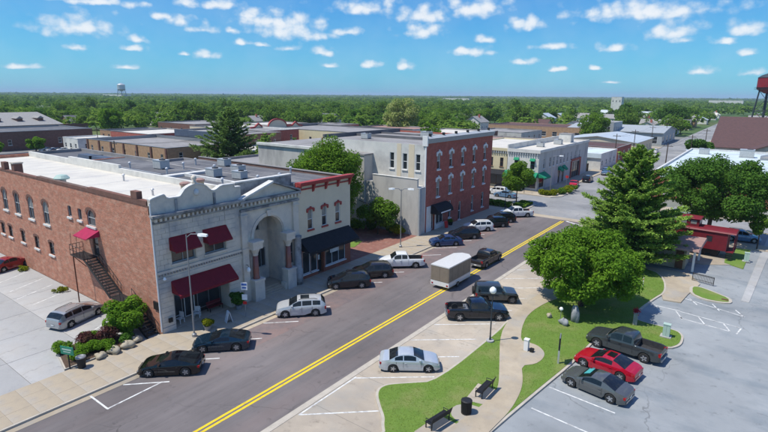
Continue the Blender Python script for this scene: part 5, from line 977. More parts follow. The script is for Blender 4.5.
# side silhouettes, rear (-) to front (+); top: centre line height, belt: shoulder line
SPEC = dict(
 coupe=dict(L=4.55, W=1.88, wb=2.75, r=.35, top=[(-2.27,.62),(-2.22,.88),(-1.75,.98),(-1.55,1.02),(-.75,1.33),(-.1,1.385),(.25,1.34),(1.0,.98),(1.5,.93),(2.05,.80),(2.22,.64),(2.27,.48)], belt=[(-2.27,.6),(-2.1,.86),(-1.3,.93),(0,.9),(1,.87),(1.9,.74),(2.27,.46)], glass=(-.75,.98), roof=(-.6,.12), ws=(.12,1.0), bl=(-1.55,-.6), cuts=[(-.62,.78)], gc=.17, mir=.72, doors=(-.7,.85)),
 sports=dict(L=4.45, W=1.9, wb=2.6, r=.36, top=[(-2.22,.66),(-2.18,.92),(-1.9,.99),(-.8,1.27),(-.3,1.33),(.05,1.3),(.85,.97),(1.5,.88),(2.0,.72),(2.18,.58),(2.22,.46)], belt=[(-2.22,.62),(-2.0,.9),(-1.2,.93),(0,.88),(1,.85),(1.8,.70),(2.22,.44)], glass=(-1.0,.85), roof=(-.62,-.05), ws=(-.05,.85), bl=(-1.85,-.62), cuts=[(-.7,.62)], gc=.15, mir=.6, doors=(-.8,.75)),
 sedan=dict(L=4.5, W=1.76, wb=2.62, r=.33, top=[(-2.25,.62),(-2.2,.94),(-1.75,1.01),(-1.5,1.04),(-.85,1.40),(-.2,1.46),(.3,1.42),(1.08,1.0),(1.5,.95),(2.05,.80),(2.2,.66),(2.25,.48)], belt=[(-2.25,.6),(-2.1,.92),(-1.3,.96),(0,.93),(1,.9),(1.9,.74),(2.25,.46)], glass=(-1.25,1.0), roof=(-.75,.2), ws=(.2,1.08), bl=(-1.5,-.75), cuts=[(-1.1,-.5),(-.43,.12+.35)], gc=.18, mir=.78, doors=(-.47,.85)),
 suv=dict(L=4.6, W=1.9, wb=2.75, r=.37, top=[(-2.3,.7),(-2.27,1.1),(-2.15,1.3),(-1.85,1.62),(-1.2,1.68),(0,1.68),(.35,1.62),(1.1,1.16),(1.6,1.08),(2.1,.95),(2.25,.78),(2.3,.55)], belt=[(-2.3,.68),(-2.2,1.05),(-1.3,1.1),(0,1.06),(1,1.02),(1.9,.86),(2.3,.52)], glass=(-1.85,1.0), roof=(-1.8,.25), ws=(.25,1.1), bl=(-2.2,-1.8), cuts=[(-1.75,-1.05),(-.95,-.1),(-.02,.75)], gc=.22, mir=.85, doors=(-.06,.95)),
 wagon=dict(L=4.75, W=1.86, wb=2.85, r=.34, top=[(-2.37,.66),(-2.34,1.0),(-2.2,1.2),(-1.8,1.5),(-1.0,1.57),(0,1.56),(.4,1.5),(1.3,1.05),(1.8,.95),(2.2,.82),(2.33,.66),(2.37,.5)], belt=[(-2.37,.62),(-2.2,.98),(-1.3,1.02),(0,.98),(1,.95),(2,.78),(2.37,.48)], glass=(-1.85,1.15), roof=(-1.75,.35), ws=(.35,1.3), bl=(-2.25,-1.75), cuts=[(-1.75,-1.05),(-.97,-.1),(-.03,.85)], gc=.18, mir=.95, doors=(-.06,1.0)),
 pickup=dict(L=5.85, W=2.0, wb=3.7, r=.41, top=[(-2.92,1.0),(-2.9,1.22),(-.95,1.24),(-.93,1.3),(-.78,1.84),(-.3,1.9),(.45,1.88),(.7,1.82),(1.3,1.28),(1.6,1.22),(2.6,1.1),(2.85,.95),(2.92,.6)], belt=[(-2.92,.98),(-2.9,1.2),(-1,1.2),(0,1.18),(1.3,1.14),(2.4,1.0),(2.92,.58)], glass=(-.85,1.15), roof=(-.74,.58), ws=(.58,1.3), bl=(-.94,-.76), cuts=[(-.72,-.05),(.03,.9)], gc=.32, mir=1.05, doors=(0,1.1), bed=(-2.8,-.98), floor=.72),
 jeep=dict(L=4.4, W=1.86, wb=2.75, r=.42, top=[(-2.0,.8),(-1.98,1.3),(-1.9,1.8),(-1.7,1.85),(.3,1.85),(.45,1.8),(.85,1.22),(1.1,1.17),(1.95,1.12),(2.1,1.0),(2.2,.62)], belt=[(-2.0,.78),(-1.95,1.12),(0,1.13),(1.0,1.12),(1.9,1.06),(2.2,.6)], glass=(-1.85,.8), roof=(-1.85,.4), ws=(.4,.85), bl=(-1.98,-1.85), cuts=[(-1.75,-.75),(-.62,-.1),(0,.6)], gc=.4, mir=.65, doors=(-.05,.75)),
)
def wheel_meshes(r, w, rim):
    ty = MB().lathe((0,-w/2,0), [(r*.62,0),(r*.9,0),(r,.04),(r,w-.04),(r*.9,w),(r*.62,w)], 20, 'y', False)
    rm = MB().lathe((0,-w/2+.02,0), [(.03,.03),(r*.60,.06),(r*.635,.01),(r*.635,w-.05),(r*.60,w-.1),(.03,w-.07)], 18, 'y')
    hub = MB()
    for s in (0, 1):
        y0 = -w/2+.004 if s == 0 else w/2-.044
        for k in range(5):
            a = 2*math.pi*k/5; ca, sa = math.cos(a), math.sin(a); wd = r*.12
            p = [(wd*-sa+0*ca, wd*ca), (-wd*-sa, -wd*ca)]
            o = (ca*r*.6, sa*r*.6)
            hub.hexa([(p[1][0],y0,p[1][1]),(o[0]+p[1][0]*.8,y0,o[1]+p[1][1]*.8),(o[0]+p[1][0]*.8,y0+.04,o[1]+p[1][1]*.8),(p[1][0],y0+.04,p[1][1]),(p[0][0],y0,p[0][1]),(o[0]+p[0][0]*.8,y0,o[1]+p[0][1]*.8),(o[0]+p[0][0]*.8,y0+.04,o[1]+p[0][1]*.8),(p[0][0],y0+.04,p[0][1])])
    return mesh('tyre', ty, 'tyre_rubber'), mesh('rim', rm, 'rim_dark'), mesh('spokes', hub, rim)
def car_mesh(kind, scale=1.05):
    S = SPEC[kind]; L, W, wb, r = S['L'], S['W'], S['wb'], S['r']
    top = smooth_list(S['top'], 1); belt = smooth_list(S['belt'], 1); R = r*1.16
    axf = (S['top'][-1][0]+S['top'][0][0])/2+wb/2+(.08 if kind not in ('jeep',) else .12); axr = axf-wb
    bed = S.get('bed')
    xs = set([round(x, 4) for x, _ in top]+[round(x, 4) for x, _ in S['top']])
    for a in (axf, axr):
        for k in range(-6, 7): xs.add(round(a+R*math.sin(k/6*math.pi/2)*.999, 4)); 
        xs.add(round(a+R*1.02, 4)); xs.add(round(a-R*1.02, 4))
    for a, b in S['cuts']+[S['ws'], S['bl'], S['roof']]: xs.add(round(a, 4)); xs.add(round(b, 4))
    if bed: xs |= {bed[0]-.015, bed[0]+.015, bed[1]-.015, bed[1]+.015}
    x0, x1 = S['top'][0][0], S['top'][-1][0]
    xs = sorted(x for x in xs if x0 <= x <= x1)
    xs = [x for i, x in enumerate(xs) if i == 0 or x-xs[i-1] > .012 or x == xs[-1]]
    zroof = max(z for _, z in S['top'])
    rings = []
    for x in xs:
        zt = lerp_list(top, x); zbelt = min(lerp_list(belt, x), zt-.025)
        de = min(x-x0, x1-x); w = W/2*(1-.17*max(0, 1-de/.55)**2)
        zb = S['gc']+.1*max(0, 1-de/.35)
        for a in (axf, axr):
            d = abs(x-a)
            if d < R: zb = max(zb, r+math.sqrt(max(0, R*R-d*d))-.0)
        zb = min(zb, zbelt-.06)
        t = max(0, min(1, (zt-zbelt-.06)/(zroof-lerp_list(belt, 0)-.06)))
        wsh = w*.955; we = wsh*(1-.20*t); ze = zt-.02-.045*t
        zm = max(zb+.015, min(.62*zbelt+.05, zbelt-.1)); z2 = max(zm+.01, zbelt-.07)
        p = [(w*.955, zb), (w*.995, zm), (w*.985, z2), (wsh, zbelt)]
        g = lambda f: (wsh+(we-wsh)*f, zbelt+(ze-zbelt)*f)
        p += [g(.10), g(.86), g(1.0), (we*.62, zt-.012-.008*t), (0, zt)]
        if bed and bed[0] < x < bed[1]:
            fl = S['floor']; p[4:] = [(w*.93, zbelt+.015), (w*.84, zbelt+.012), (w*.83, fl), (w*.5, fl), (0, fl)]
        rings.append([(x, -a, b) for a, b in p]+[(x, a, b) for a, b in p[-2::-1]])
    n = len(rings[0]); k = 9; groups = {}
    inr = lambda a, b, r_: a >= r_[0]-.005 and b <= r_[1]+.005
    def add(key, quad): 
        mb = groups.setdefault(key, MB()); mb.quad(*[(a*scale, b*scale, c*scale) for a, b, c in quad])
    for i in range(len(xs)-1):
        for j in range(n-1):
            jj = j if j < k-1 else n-2-j; side = 'r' if j < k-1 else 'l'
            key = 'body'; a, b = xs[i], xs[i+1]
            if jj == 4:
                for q, cset in enumerate(S['cuts']):
                    if inr(a, b, cset): key = ('side_window', side, q)
            if jj in (6, 7):
                if inr(a, b, (S['ws'][0]+.03, S['ws'][1])): key = 'windshield'
                elif inr(a, b, (S['bl'][0], S['bl'][1]-.02)): key = 'rear_window'
            if bed and inr(a, b, bed) and jj in (5, 6, 7): key = 'bed_liner'
            add(key, (rings[i][j], rings[i+1][j], rings[i+1][j+1], rings[i][j+1]))
    add('body', rings[0][::-1]); add('body', rings[-1])
    def merged(mb):   # weld so that shading is smooth
        d = {}; v = []; f = []
        for fc in mb.f:
            g = []
            for q in fc:
                kx = tuple(round(c, 4) for c in mb.v[q])
                if kx not in d: d[kx] = len(v); v.append(kx)
                if not g or g[-1] != d[kx]: g.append(d[kx])
            if g[0] == g[-1]: g = g[:-1]
            if len(set(g)) >= 3: f.append(tuple(dict.fromkeys(g)))
        o = MB(); o.v = v; o.f = f; return o
    out = {kk: merged(vv) for kk, vv in groups.items()}
    return out, dict(x0=x0, x1=x1, axf=axf, axr=axr, W=W, r=r, S=S, scale=scale, belt=belt, kind=kind)
CARLIB = {}
def set_smooth(me, ang=.6):
    me.polygons.foreach_set('use_smooth', [True]*len(me.polygons)); me.set_sharp_from_angle(angle=ang)
def vehicle(name, kind, pm, label, x, y, deg, cat='car', group=None, rim='rim_alloy', scale=1.05, z=0., sunroof=False, extra=None):
    t = thing(name, label, cat, (x, y, z), math.radians(deg), group)
    key = (kind, scale)
    if key not in CARLIB: CARLIB[key] = car_mesh(kind, scale)
    gr, I = CARLIB[key]; s = scale; S = I['S']; W = I['W']; r = I['r']
    lk = ('m', kind, scale, pm, rim)
    if lk not in CARLIB:
        ml = []
        for kk, mb in gr.items():
            nm = kk if isinstance(kk, str) else kk[0]
            mm = pm if nm == 'body' else ('bed_dark' if nm == 'bed_liner' else 'car_glass')
            me = mesh(nm, mb, mm); set_smooth(me); ml.append((nm, me))
        sb = lambda *q: MB().box(*[v*s for v in q])
        x0, x1 = I['x0'], I['x1']; bl = lambda x: lerp_list(I['belt'], x)
        hx, hz = x1-.20, bl(x1-.25)-.06
        for sg in (-1, 1):
            y0, y1 = sorted((sg*W*.27, sg*W*.425)); ml.append(('headlight', mesh('headlight', sb(hx-.12, hx+.125, y0, y1, hz-.1, hz+.035), 'lamp_clear')))
            tz = bl(x0+.2)-.12; y0, y1 = sorted((sg*W*.33, sg*W*.452)); ml.append(('taillight', mesh('taillight', sb(x0+.005 if kind in ('pickup', 'jeep') else x0+.02, x0+.22, y0, y1, tz-(.22 if kind in ('suv', 'pickup', 'jeep') else .1), tz+.06), 'lamp_red')))
            my = sg*(W*.5+.06); y0, y1 = sorted((sg*W*.455, sg*(W*.5+.13))); ml.append(('mirror', mesh('mirror', sb(S['mir']-.09, S['mir']+.06, y0, y1, bl(S['mir'])+.04, bl(S['mir'])+.17), pm if kind != 'jeep' else 'trim_black')))
            for q, dx in enumerate(sorted(set([S['doors'][0], S['doors'][1]]+([-1.0] if kind in ('sedan', 'suv', 'wagon') else ([-.85] if kind == 'pickup' else []))))):
                y0, y1 = sorted((sg*W*.494, sg*W*.5005)); ml.append(('door_seam', mesh('door_seam', sb(dx-.008, dx+.008, y0, y1, .42 if r < .4 else .55, bl(dx)-.06), 'trim_black')))
            y0, y1 = sorted((sg*W*.496, sg*W*.515)); ml.append(('door_handle', mesh('door_handle', sb(S['doors'][0]+.08, S['doors'][0]+.24, y0, y1, bl(0)-.17, bl(0)-.13), 'trim_black' if pm in ('paint_black',) else pm)))
        gz = bl(x1-.1)
        ml.append(('grille', mesh('grille', sb(x1-.16, x1+.012, -W*.22, W*.22, .42, max(.56, gz-.08)), 'trim_black')))
        ml.append(('bumper', mesh('bumper', sb(x1-.14, x1+.03, -W*.36, W*.36, .26 if r < .4 else .38, .38 if r < .4 else .56), pm if kind not in ('pickup', 'jeep') else 'metal_grey')))
        ml.append(('bumper', mesh('bumper', sb(x0-.03-(.06 if kind == 'pickup' else 0), x0+.12, -W*.38, W*.38, .30 if r < .4 else .42, .46 if r < .4 else .62), pm if kind not in ('pickup', 'jeep') else 'metal_grey')))
        ml.append(('licence_plate', mesh('licence_plate', sb(x0-.035-(.07 if kind == 'pickup' else 0), x0-.031, -.16, .16, .5 if kind != 'pickup' else .46, .62), 'plate_white')))
        ml.append(('underbody', mesh('underbody', sb(x0+.2, x1-.2, -W*.37, W*.37, S['gc']+.02, .62 if r < .4 else .7), 'trim_black')))
        if kind == 'jeep':
            ml.append(('spare_wheel', mesh('spare_wheel', MB().tube([((x0-.22)*s,0,1.05*s),((x0-.0)*s,0,1.05*s)], .4*s, 18), 'tyre_rubber')))
            for a in (I['axf'], I['axr']):
                for sg in (-1, 1):
                    y0, y1 = sorted((sg*W*.45, sg*W*.56)); ml.append(('fender_flare', mesh('fender_flare', sb(a-.5, a+.5, y0, y1, .9, .97), 'trim_black')))
        if kind in ('suv', 'wagon'):
            for sg in (-1, 1): ml.append(('roof_rail', mesh('roof_rail', MB().tube([(-1.5*s,sg*.62*s,1.62*s if kind == 'suv' else 1.52*s),(-1.2*s,sg*.62*s,(1.70 if kind == 'suv' else 1.58)*s),(.0,sg*.62*s,(1.70 if kind == 'suv' else 1.59)*s),(.2*s,sg*.62*s,(1.64 if kind == 'suv' else 1.53)*s)], .022*s, 6), 'trim_black')))
        if kind == 'pickup': ml.append(('tailgate_seam', mesh('tailgate_seam', sb(x0-.008, x0-.003, -W*.4, W*.4, .8, .812), 'trim_black')))
        CARLIB[lk] = (ml, wheel_meshes(r*s, .24*s, rim))
    ml, (ty, rm, sp) = CARLIB[lk]
    for nm, me in ml: link(nm, me, t)
    for a in (I['axf'], I['axr']):
        for sg in (-1, 1):
            w = link('wheel', ty, t, (a*s, sg*(W/2-.115)*s, r*s)); link('rim', rm, w); link('spokes', sp, w)
    if sunroof: obj('sunroof', MB().box(-.75*s, .05*s, -.42*s, .42*s, 1.674*s, 1.686*s) if kind == 'suv' else MB().box(-.55*s, -.02*s, -.38*s, .38*s, 1.378*s, 1.394*s), 'car_glass', t, True)
    if extra: extra(t, s)
    return t
def by_wheels(rear, front, left):     # contact points of the two wheels seen and whether they are the car's left ones
    a, b = Vector(G(*rear)), Vector(G(*front)); d = (b-a).normalized(); m = (a+b)/2; n = Vector((-d.y, d.x))*(.86 if left else -.86)
    return m-n, math.degrees(math.atan2(d.y, d.x))
gl = 'cars parked at an angle along the shop side'
def diag(rear, front, deg=None):
    c, d = by_wheels(rear, front, True); return c.x, c.y, d if deg is None else deg
x, y, d = diag((186,376),(151,377)); vehicle('parked_car', 'sports', 'paint_black', 'low black sports coupe parked beside the painted no parking triangle', x, y, -138, group=gl)
x, y, d = diag((238,350),(206,353.5)); vehicle('parked_car', 'sports', 'paint_teal', 'dark teal sports coupe parked in front of the bank corner lamp', x, y, -135, group=gl)
x, y, d = diag((317,316),(286,318)); vehicle('parked_car', 'suv', 'paint_pearl', 'silvery white SUV with dark sunroof parked before the bank porch', x, y, -134, 'suv', gl, sunroof=True)
x, y, d = diag((364,288),(336,290)); vehicle('parked_car', 'suv', 'paint_charcoal', 'charcoal crossover SUV parked before the black shop awning', x, y, -134, 'suv', gl)
x, y, d = diag((386,278),(360,281)); vehicle('parked_car', 'suv', 'paint_bronze', 'brownish grey SUV between charcoal crossover and white pickup', x, y+.3, -133, 'suv', gl)
x, y, d = diag((411,269),(385,269)); vehicle('parked_pickup', 'pickup', 'paint_white', 'white crew cab pickup parked before the red paver plaza', x+.2, y+.4, -139, 'pickup', gl, scale=1.0)
x, y, d = diag((457,246),(438,247)); vehicle('parked_car', 'sedan', 'paint_blue', 'blue sedan parked just before the annex pier', x, y, -134, group=gl)
def by_rear(p): X0, Y0_ = G(*p); return X0-1.0+.6-.6, Y0_-1.0+.65
for p, kind, pm, nm, cat, lab in (((471,238.7),'suv','paint_charcoal','parked_car','suv','dark grey SUV parked between blue sedan and white SUV'),((484.6,231),'suv','paint_white','parked_car','suv','white SUV parked by the brick block entrance canopy'),((499.8,227),'suv','paint_navy','parked_car','suv','dark navy SUV parked beside the white SUV at the brick block'),((507.5,222.5),'suv','paint_black','parked_car','suv','black SUV parked next to the white pickup at the corner'),((522,217),'pickup','paint_white','parked_pickup','pickup','white pickup parked in the last bay at the street corner')):
    x, y = by_rear(p); vehicle(nm, kind, pm, lab, x, y, -134, cat, gl, scale=1.0 if kind == 'pickup' else 1.02)
# park side
gr_ = 'cars parked on the concrete strip by the lawn'
c, d = by_wheels((391,372),(427,373.5), False); vehicle('parked_car', 'sedan', 'paint_silver', 'small silver sedan parked against the lawn kerb', c.x, c.y, 36, group=gr_)
c, d = by_wheels((458,322),(500,320), False)
def bike(t, s):
    m = MB(); m.tube([(-2.3,.1,.85),(-1.3,.1,.95)], .05, 6); m.tube([(-2.3,-.3,.9),(-1.2,-.35,1.2)], .04, 6); m.tube([(-1.25,-.5,1.3),(-1.25,.3,1.3)], .03, 6)
    obj('cargo', m, 'black_iron', t, True)
    obj('cargo_wheel', MB().lathe((-2.15,.1,1.05), [(.2,0),(.32,0),(.32,.1),(.2,.1)], 14, 'y'), 'tyre_rubber', t, True); obj('toolbox', MB().box(-1.25,-1.0,-.75,.75,.74,1.1), 'metal_grey', t, True)
vehicle('parked_pickup', 'pickup', 'paint_navy', 'dark navy pickup with cargo in its bed parked by the globe lamp', c.x, c.y, 38, 'pickup', gr_, extra=bike, scale=1.02)
c, d = by_wheels((478,303),(516,305), False); vehicle('parked_jeep', 'jeep', 'paint_slate', 'boxy grey off road car with rear spare wheel parked beside navy pickup', c.x-.2, c.y, 34, 'car', gr_, 'rim_dark', 1.06)
# grey car park
gp_ = 'cars in the grey car park'
c, d = by_wheels((622,382),(582,365), True); vehicle('parked_car', 'coupe', 'paint_red', 'bright red muscle coupe between grey sedan and dark pickup', c.x, c.y, 171, group=gp_, sunroof=True)
c, d = by_wheels((611,404),(571,386), True)
mat('sunshade_teal', (.08,.38,.36), (.05,.3,.3), 6, .5)
def shade(t, s): obj('sunshade', MB().hexa([(.42*s,-.52*s,1.275*s),(.85*s,-.62*s,1.07*s),(.85*s,.3*s,1.07*s),(.42*s,.3*s,1.275*s),(.42*s,-.52*s,1.30*s),(.85*s,-.62*s,1.095*s),(.85*s,.3*s,1.095*s),(.42*s,.3*s,1.30*s)]), 'sunshade_teal', t, True)
vehicle('parked_car', 'coupe', 'paint_grey', 'metallic grey coupe with turquoise sunshade in the grey car park', c.x, c.y, 171, group=gp_, extra=shade)
c, d = by_wheels((646,363),(597,347), True); vehicle('parked_pickup', 'pickup', 'paint_slate', 'dark slate crew cab pickup parked beside the red coupe', c.x, c.y, 173, 'pickup', gp_, scale=1.03)
# left car park
c, d = by_wheels((70,329),(99,314), False); vehicle('parked_car', 'wagon', 'paint_dark_silver', 'silver estate car parked nose to the brick wall under the fire stair', c.x, c.y, 108, 'car', 'cars in the concrete car park')
x, y = G(0, 272); vehicle('parked_car', 'sedan', 'paint_maroon', 'dark red sedan parked against the long brick wall', x-.6, y+1.2, 108, 'car', 'cars in the concrete car park')
# towing pickup and trailer in the street
x, y = G(490, 268); tx = -26.9
vehicle('towing_pickup', 'pickup', 'paint_bronze', 'dark bronze pickup driving up the street with a trailer', tx, 58.4, 89, 'pickup', scale=1.0)
tr = thing('enclosed_trailer', 'enclosed trailer with tan sides and white roof behind the bronze pickup', 'trailer', (tx, 49.6, 0), math.radians(89.5))
mat('trailer_tan', (.24,.195,.15), (.2,.165,.125), 2, .45); 
bx = [(-2.9,-1.15),(2.1,-1.15),(2.9,-.45),(2.9,.45),(2.1,1.15),(-2.9,1.15)]
obj('body', MB().prism(bx, .95, 2.65), 'trailer_tan', tr, True); obj('skirt', MB().prism([(a*1.002, b*1.012) for a, b in bx], .42, .947), 'paint_white', tr, True)
obj('roof', MB().prism([(a*1.01, b*1.02) for a, b in bx], 2.653, 2.78), 'paint_white', tr, True)
for s_ in (-1, 1):
    ty, rm, sp = wheel_meshes(.34, .2, 'rim_alloy')
    for xx in (-.9,): w = link('wheel', ty, tr, (xx, s_*1.12, .34)); link('rim', rm, w); link('spokes', sp, w)
    y0, y1 = sorted((s_*1.02, s_*1.26)); obj('fender', MB().box(-1.35,-.45,y0,y1,.72,.78), 'paint_white', tr, True)
    y0, y1 = sorted((s_*1.153, s_*1.165)); obj('side_trim', MB().box(-2.88,2.08,y0,y1,.96,1.02), 'metal_pale', tr, True)
    for k_ in range(4): obj('rib', MB().box(-2.2+k_*1.3,-2.16+k_*1.3,y0,y1,1.03,2.64), 'trailer_tan', tr, True)
    y0, y1 = sorted((s_*.85, s_*1.05)); obj('taillight', MB().box(-2.94,-2.912,y0,y1,.55,.7), 'lamp_red', tr, True)
obj('rear_door', MB().box(-2.925,-2.905,-1.05,1.05,1.0,2.55), 'trailer_tan', tr, True); obj('door_seam', MB().box(-2.93,-2.926,-.01,.01,1.0,2.55), 'trim_black', tr, True)
obj('drawbar', MB().beam((2.8,-.4,.5),(3.75,0,.5),.1,.1).beam((2.8,.4,.5),(3.75,0,.5),.1,.1), 'black_iron', tr, True)
# cars farther off
x, y = G(572, 187); vehicle('distant_car', 'sedan', 'paint_bright_red', 'bright red car parked beside the white corner shop', x, y+1.5, 100)
x, y = G(583, 184); vehicle('distant_car', 'suv', 'paint_charcoal', 'dark SUV parked behind the bright red car', x-.2, y+4.5, 95, 'suv')
vehicle('distant_car', 'suv', 'paint_sky', 'blue SUV parked beside the end steps of the caboose', -1.2, 89.6+2.4, 12, 'suv')
x, y = G(686, 214); vehicle('distant_car', 'sedan', 'paint_silver', 'silver car standing in cross street behind the caboose', x, y, 4)
for p, pm, k_, l in (((497,194),'paint_white','suv','white SUV on the side street under the yellow shop'),((508,190),'paint_charcoal','pickup','dark pickup on the side street under the yellow shop'),((505,197),'paint_sky','sedan','pale blue car on the side street near the hedge')):
    x, y = G(*p); vehicle('distant_car', k_, pm, l, x, y, 182, 'pickup' if k_ == 'pickup' else 'car')
for i, (p, pm) in enumerate((((47,151),'paint_white'),((54,151.5),'paint_silver'),((59,151.5),'paint_charcoal'),((64,151.5),'paint_white'))):
    x, y = G(*p); vehicle('distant_car', 'sedan', pm, ('white sedan parked in the lot in front of the brown hall','silver sedan parked in the lot in front of the white kiosk','dark sedan parked in the lot beside the silver sedan','white sedan parked close to the white kiosk wall')[i], x, y, 95)
for i in range(9):
    vehicle('distant_car', ('sedan','suv')[i % 2], ('paint_charcoal','paint_white','paint_silver','paint_navy','paint_bright_red')[i % 5], ('dark','white','silver','navy','red')[i % 5]+' parked '+('sedan','SUV')[i % 2]+' in the lot before the long tan store', -116+i*4.6, 246+random.uniform(-.5,.5), 90+random.uniform(-3,3), 'car', 'cars before the long tan store')
for i, (x, y, pm, k_, dg, l) in enumerate(((-38.9+4.2,190,'paint_navy','suv',90,'dark SUV parked before the maroon warehouse'),(-34.6,150.5,'paint_sky','pickup',90,'blue pickup parked before the low white warehouse'),(-34.4,222,'paint_white','suv',90,'white SUV parked beside the metal shed'),(-24.6,236,'paint_silver','sedan',-90,'silver car on the far street near the brown roof'))): vehicle('distant_car', k_, pm, l, x, y, dg, 'car')
# ------------------------------------------------------------------ trees and plants
def quad_mesh(name, V, m, tint):
    n = len(V)//4; me = bpy.data.meshes.new(name)
    me.vertices.add(n*4); me.vertices.foreach_set('co', np.asarray(V, np.float32).ravel())
    me.loops.add(n*4); me.loops.foreach_set('vertex_index', np.arange(n*4, dtype=np.int32))
    me.polygons.add(n); me.polygons.foreach_set('loop_start', np.arange(n, dtype=np.int32)*4)
    try: me.polygons.foreach_set('loop_total', np.full(n, 4, np.int32))
    except Exception: pass
    at = me.attributes.new('tint', 'FLOAT', 'FACE'); at.data.foreach_set('value', np.asarray(tint, np.float32))
    me.materials.append(MATS[m]); me.update(calc_edges=True); return me
def unit(v): return v/np.maximum(np.linalg.norm(v, axis=-1, keepdims=True), 1e-6)
def leaf_quads(P, Nrm, size, R, aspect=.62):
    """one leaf spray per point, roughly facing Nrm"""
    n = len(P); nn = unit(Nrm+R.normal(0, .55, (n, 3))); a = unit(np.cross(nn, R.normal(0, 1, (n, 3)))); b = np.cross(nn, a)
    s = (size*R.uniform(.6, 1.35, (n, 1))); a = a*s; b = b*s*aspect
    bend = nn*s*.25
    return np.stack([P-a, P-b*.9+bend, P+a, P+b*.9+bend], 1).reshape(-1, 3)
def crown_points(R, n, lobes, shell=.72):
    w = np.array([l[3]**2 for l in lobes]); w = w/w.sum(); c = R.choice(len(lobes), n, p=w)
    C_ = np.array([l[:3] for l in lobes])[c]; r = np.array([l[3] for l in lobes])[c][:, None]
    d = unit(R.normal(0, 1, (n, 3))); rad = shell+(1-shell)*R.random((n, 1))**.7
    rad = np.where(R.random((n, 1)) < .18, R.random((n, 1))*shell, rad)
    d2 = d*np.array([1, 1, .82]); return C_+d2*r*rad, d, c
def make_lobes(R, rx, ry, z0, z1, n, k=(.26, .42), dome=.0):
    zc, rz = (z0+z1)/2, (z1-z0)/2; out = [(0, 0, zc, min(rx, rz)*.62)]
    for _ in range(n):
        d = unit(R.normal(0, 1, 3)); 
        if dome and d[2] < 0: d[2] *= (1-dome)
        q = R.uniform(.55, .82); r = R.uniform(*k)*min(rx, rz*1.15)
        out.append((d[0]*rx*q, d[1]*ry*q, zc+d[2]*rz*q, r))
    return out
def broadleaf(name, label, x, y, h, rx, ry, z0, m, n, size, seed, lobes=26, group=None, trunk=.28, rot=0., k=(.26,.42), shell=.72, offs=(0,0), cat='tree', z=0.):
    R = np.random.default_rng(seed); t = thing(name, label, cat, (x, y, z), rot, group)
    lb = make_lobes(R, rx, ry, z0, h, lobes, k); lb = [(a+offs[0], b+offs[1], c, d) for a, b, c, d in lb]
    P, d, c = crown_points(R, n, lb, shell); keep = P[:, 2] > z0*.75; P, d, c = P[keep], d[keep], c[keep]
    nr = unit(d+np.array([0, 0, 1.0])); V = leaf_quads(P, nr, size, R)
    tint = np.clip(R.normal(.5, .25, len(P))+R.normal(0, .22, len(lb))[c], 0, 1)
    link('crown', quad_mesh('crown', V, m, tint), t)
    tb = MB(); zf = z0+(h-z0)*.35
    tb.tube([(0,0,-.05),(.03,0,z0*.5),(offs[0]*.4,offs[1]*.4,zf)], [trunk*1.25, trunk*.9, trunk*.55], 9)
    for l in lb[1:12]:
        q = R.uniform(.35, .8); s = Vector((offs[0]*.3, offs[1]*.3, z0*.6+(zf-z0*.6)*q)); e = Vector(l[:3])
        mid = s.lerp(e, .5)+Vector((0,0,.25)); tb.tube([s, mid, e], [trunk*.42, trunk*.26, trunk*.08], 6)
    obj('trunk', tb, 'bark', t, True); return t
def conifer(name, label, x, y, h, r, z0, m, seed, tiers=15, per=9, tuft=34, size=.3, group=None, droop=.12, lift=.35, irregular=.25):
    R = np.random.default_rng(seed); t = thing(name, label, 'tree', (x, y, 0), 0, group); V = []; T = []; tb = MB()
    tb.tube([(0,0,-.05),(0,0,h*.5),(0,0,h*.97)], [h*.022, h*.014, .03], 9)
    for i in range(tiers):
        f = i/(tiers-1); z = z0+(h-z0)*f**.95*.97; rad = r*(1-f)**.8*(.92+.2*R.random())+.25
        nb = max(4, int(per*(1-.45*f))); a0 = R.random()*6.28
        for b in range(nb):
            a = a0+6.283*b/nb+R.normal(0, .16); L_ = rad*(1+R.normal(0, irregular*.6)); L_ = max(.3, L_)
            ca, sa = math.cos(a), math.sin(a); el = lift*(.25+f)-droop; npt = max(8, int(tuft*L_*1.6))
            q = R.uniform(.12, 1, npt)**.75; zz = z+L_*(q*el+.28*q*q*lift)
            wd = .33*L_*(1.05-q*.75); s = R.normal(0, .5, npt)*wd
            P = np.stack([ca*L_*q-sa*s, sa*L_*q+ca*s, zz+R.normal(0, .10, npt)-np.abs(s)*.15], 1)
            dirn = np.stack([np.full(npt, ca), np.full(npt, sa), np.full(npt, .3)], 1)+R.normal(0, .5, (npt, 3))
            dirn = unit(dirn); sd_ = unit(np.cross(dirn, np.array([0, 0, 1.0]))+R.normal(0, .25, (npt, 3))); ss = size*R.uniform(.6, 1.3, (npt, 1))
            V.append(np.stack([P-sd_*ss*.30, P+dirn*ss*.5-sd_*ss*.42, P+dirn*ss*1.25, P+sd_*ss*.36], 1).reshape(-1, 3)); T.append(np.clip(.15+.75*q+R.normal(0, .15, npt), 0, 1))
            tb.tube([(0,0,z),(ca*L_*.5,sa*L_*.5,z+L_*.5*el),(ca*L_*.9,sa*L_*.9,z+L_*.85*el+.12*L_*lift)], [.05*L_**.5, .03*L_**.5, .008], 5, False)
    link('crown', quad_mesh('crown', np.concatenate(V), m, np.concatenate(T)), t); obj('trunk', tb, 'bark', t, True); return t
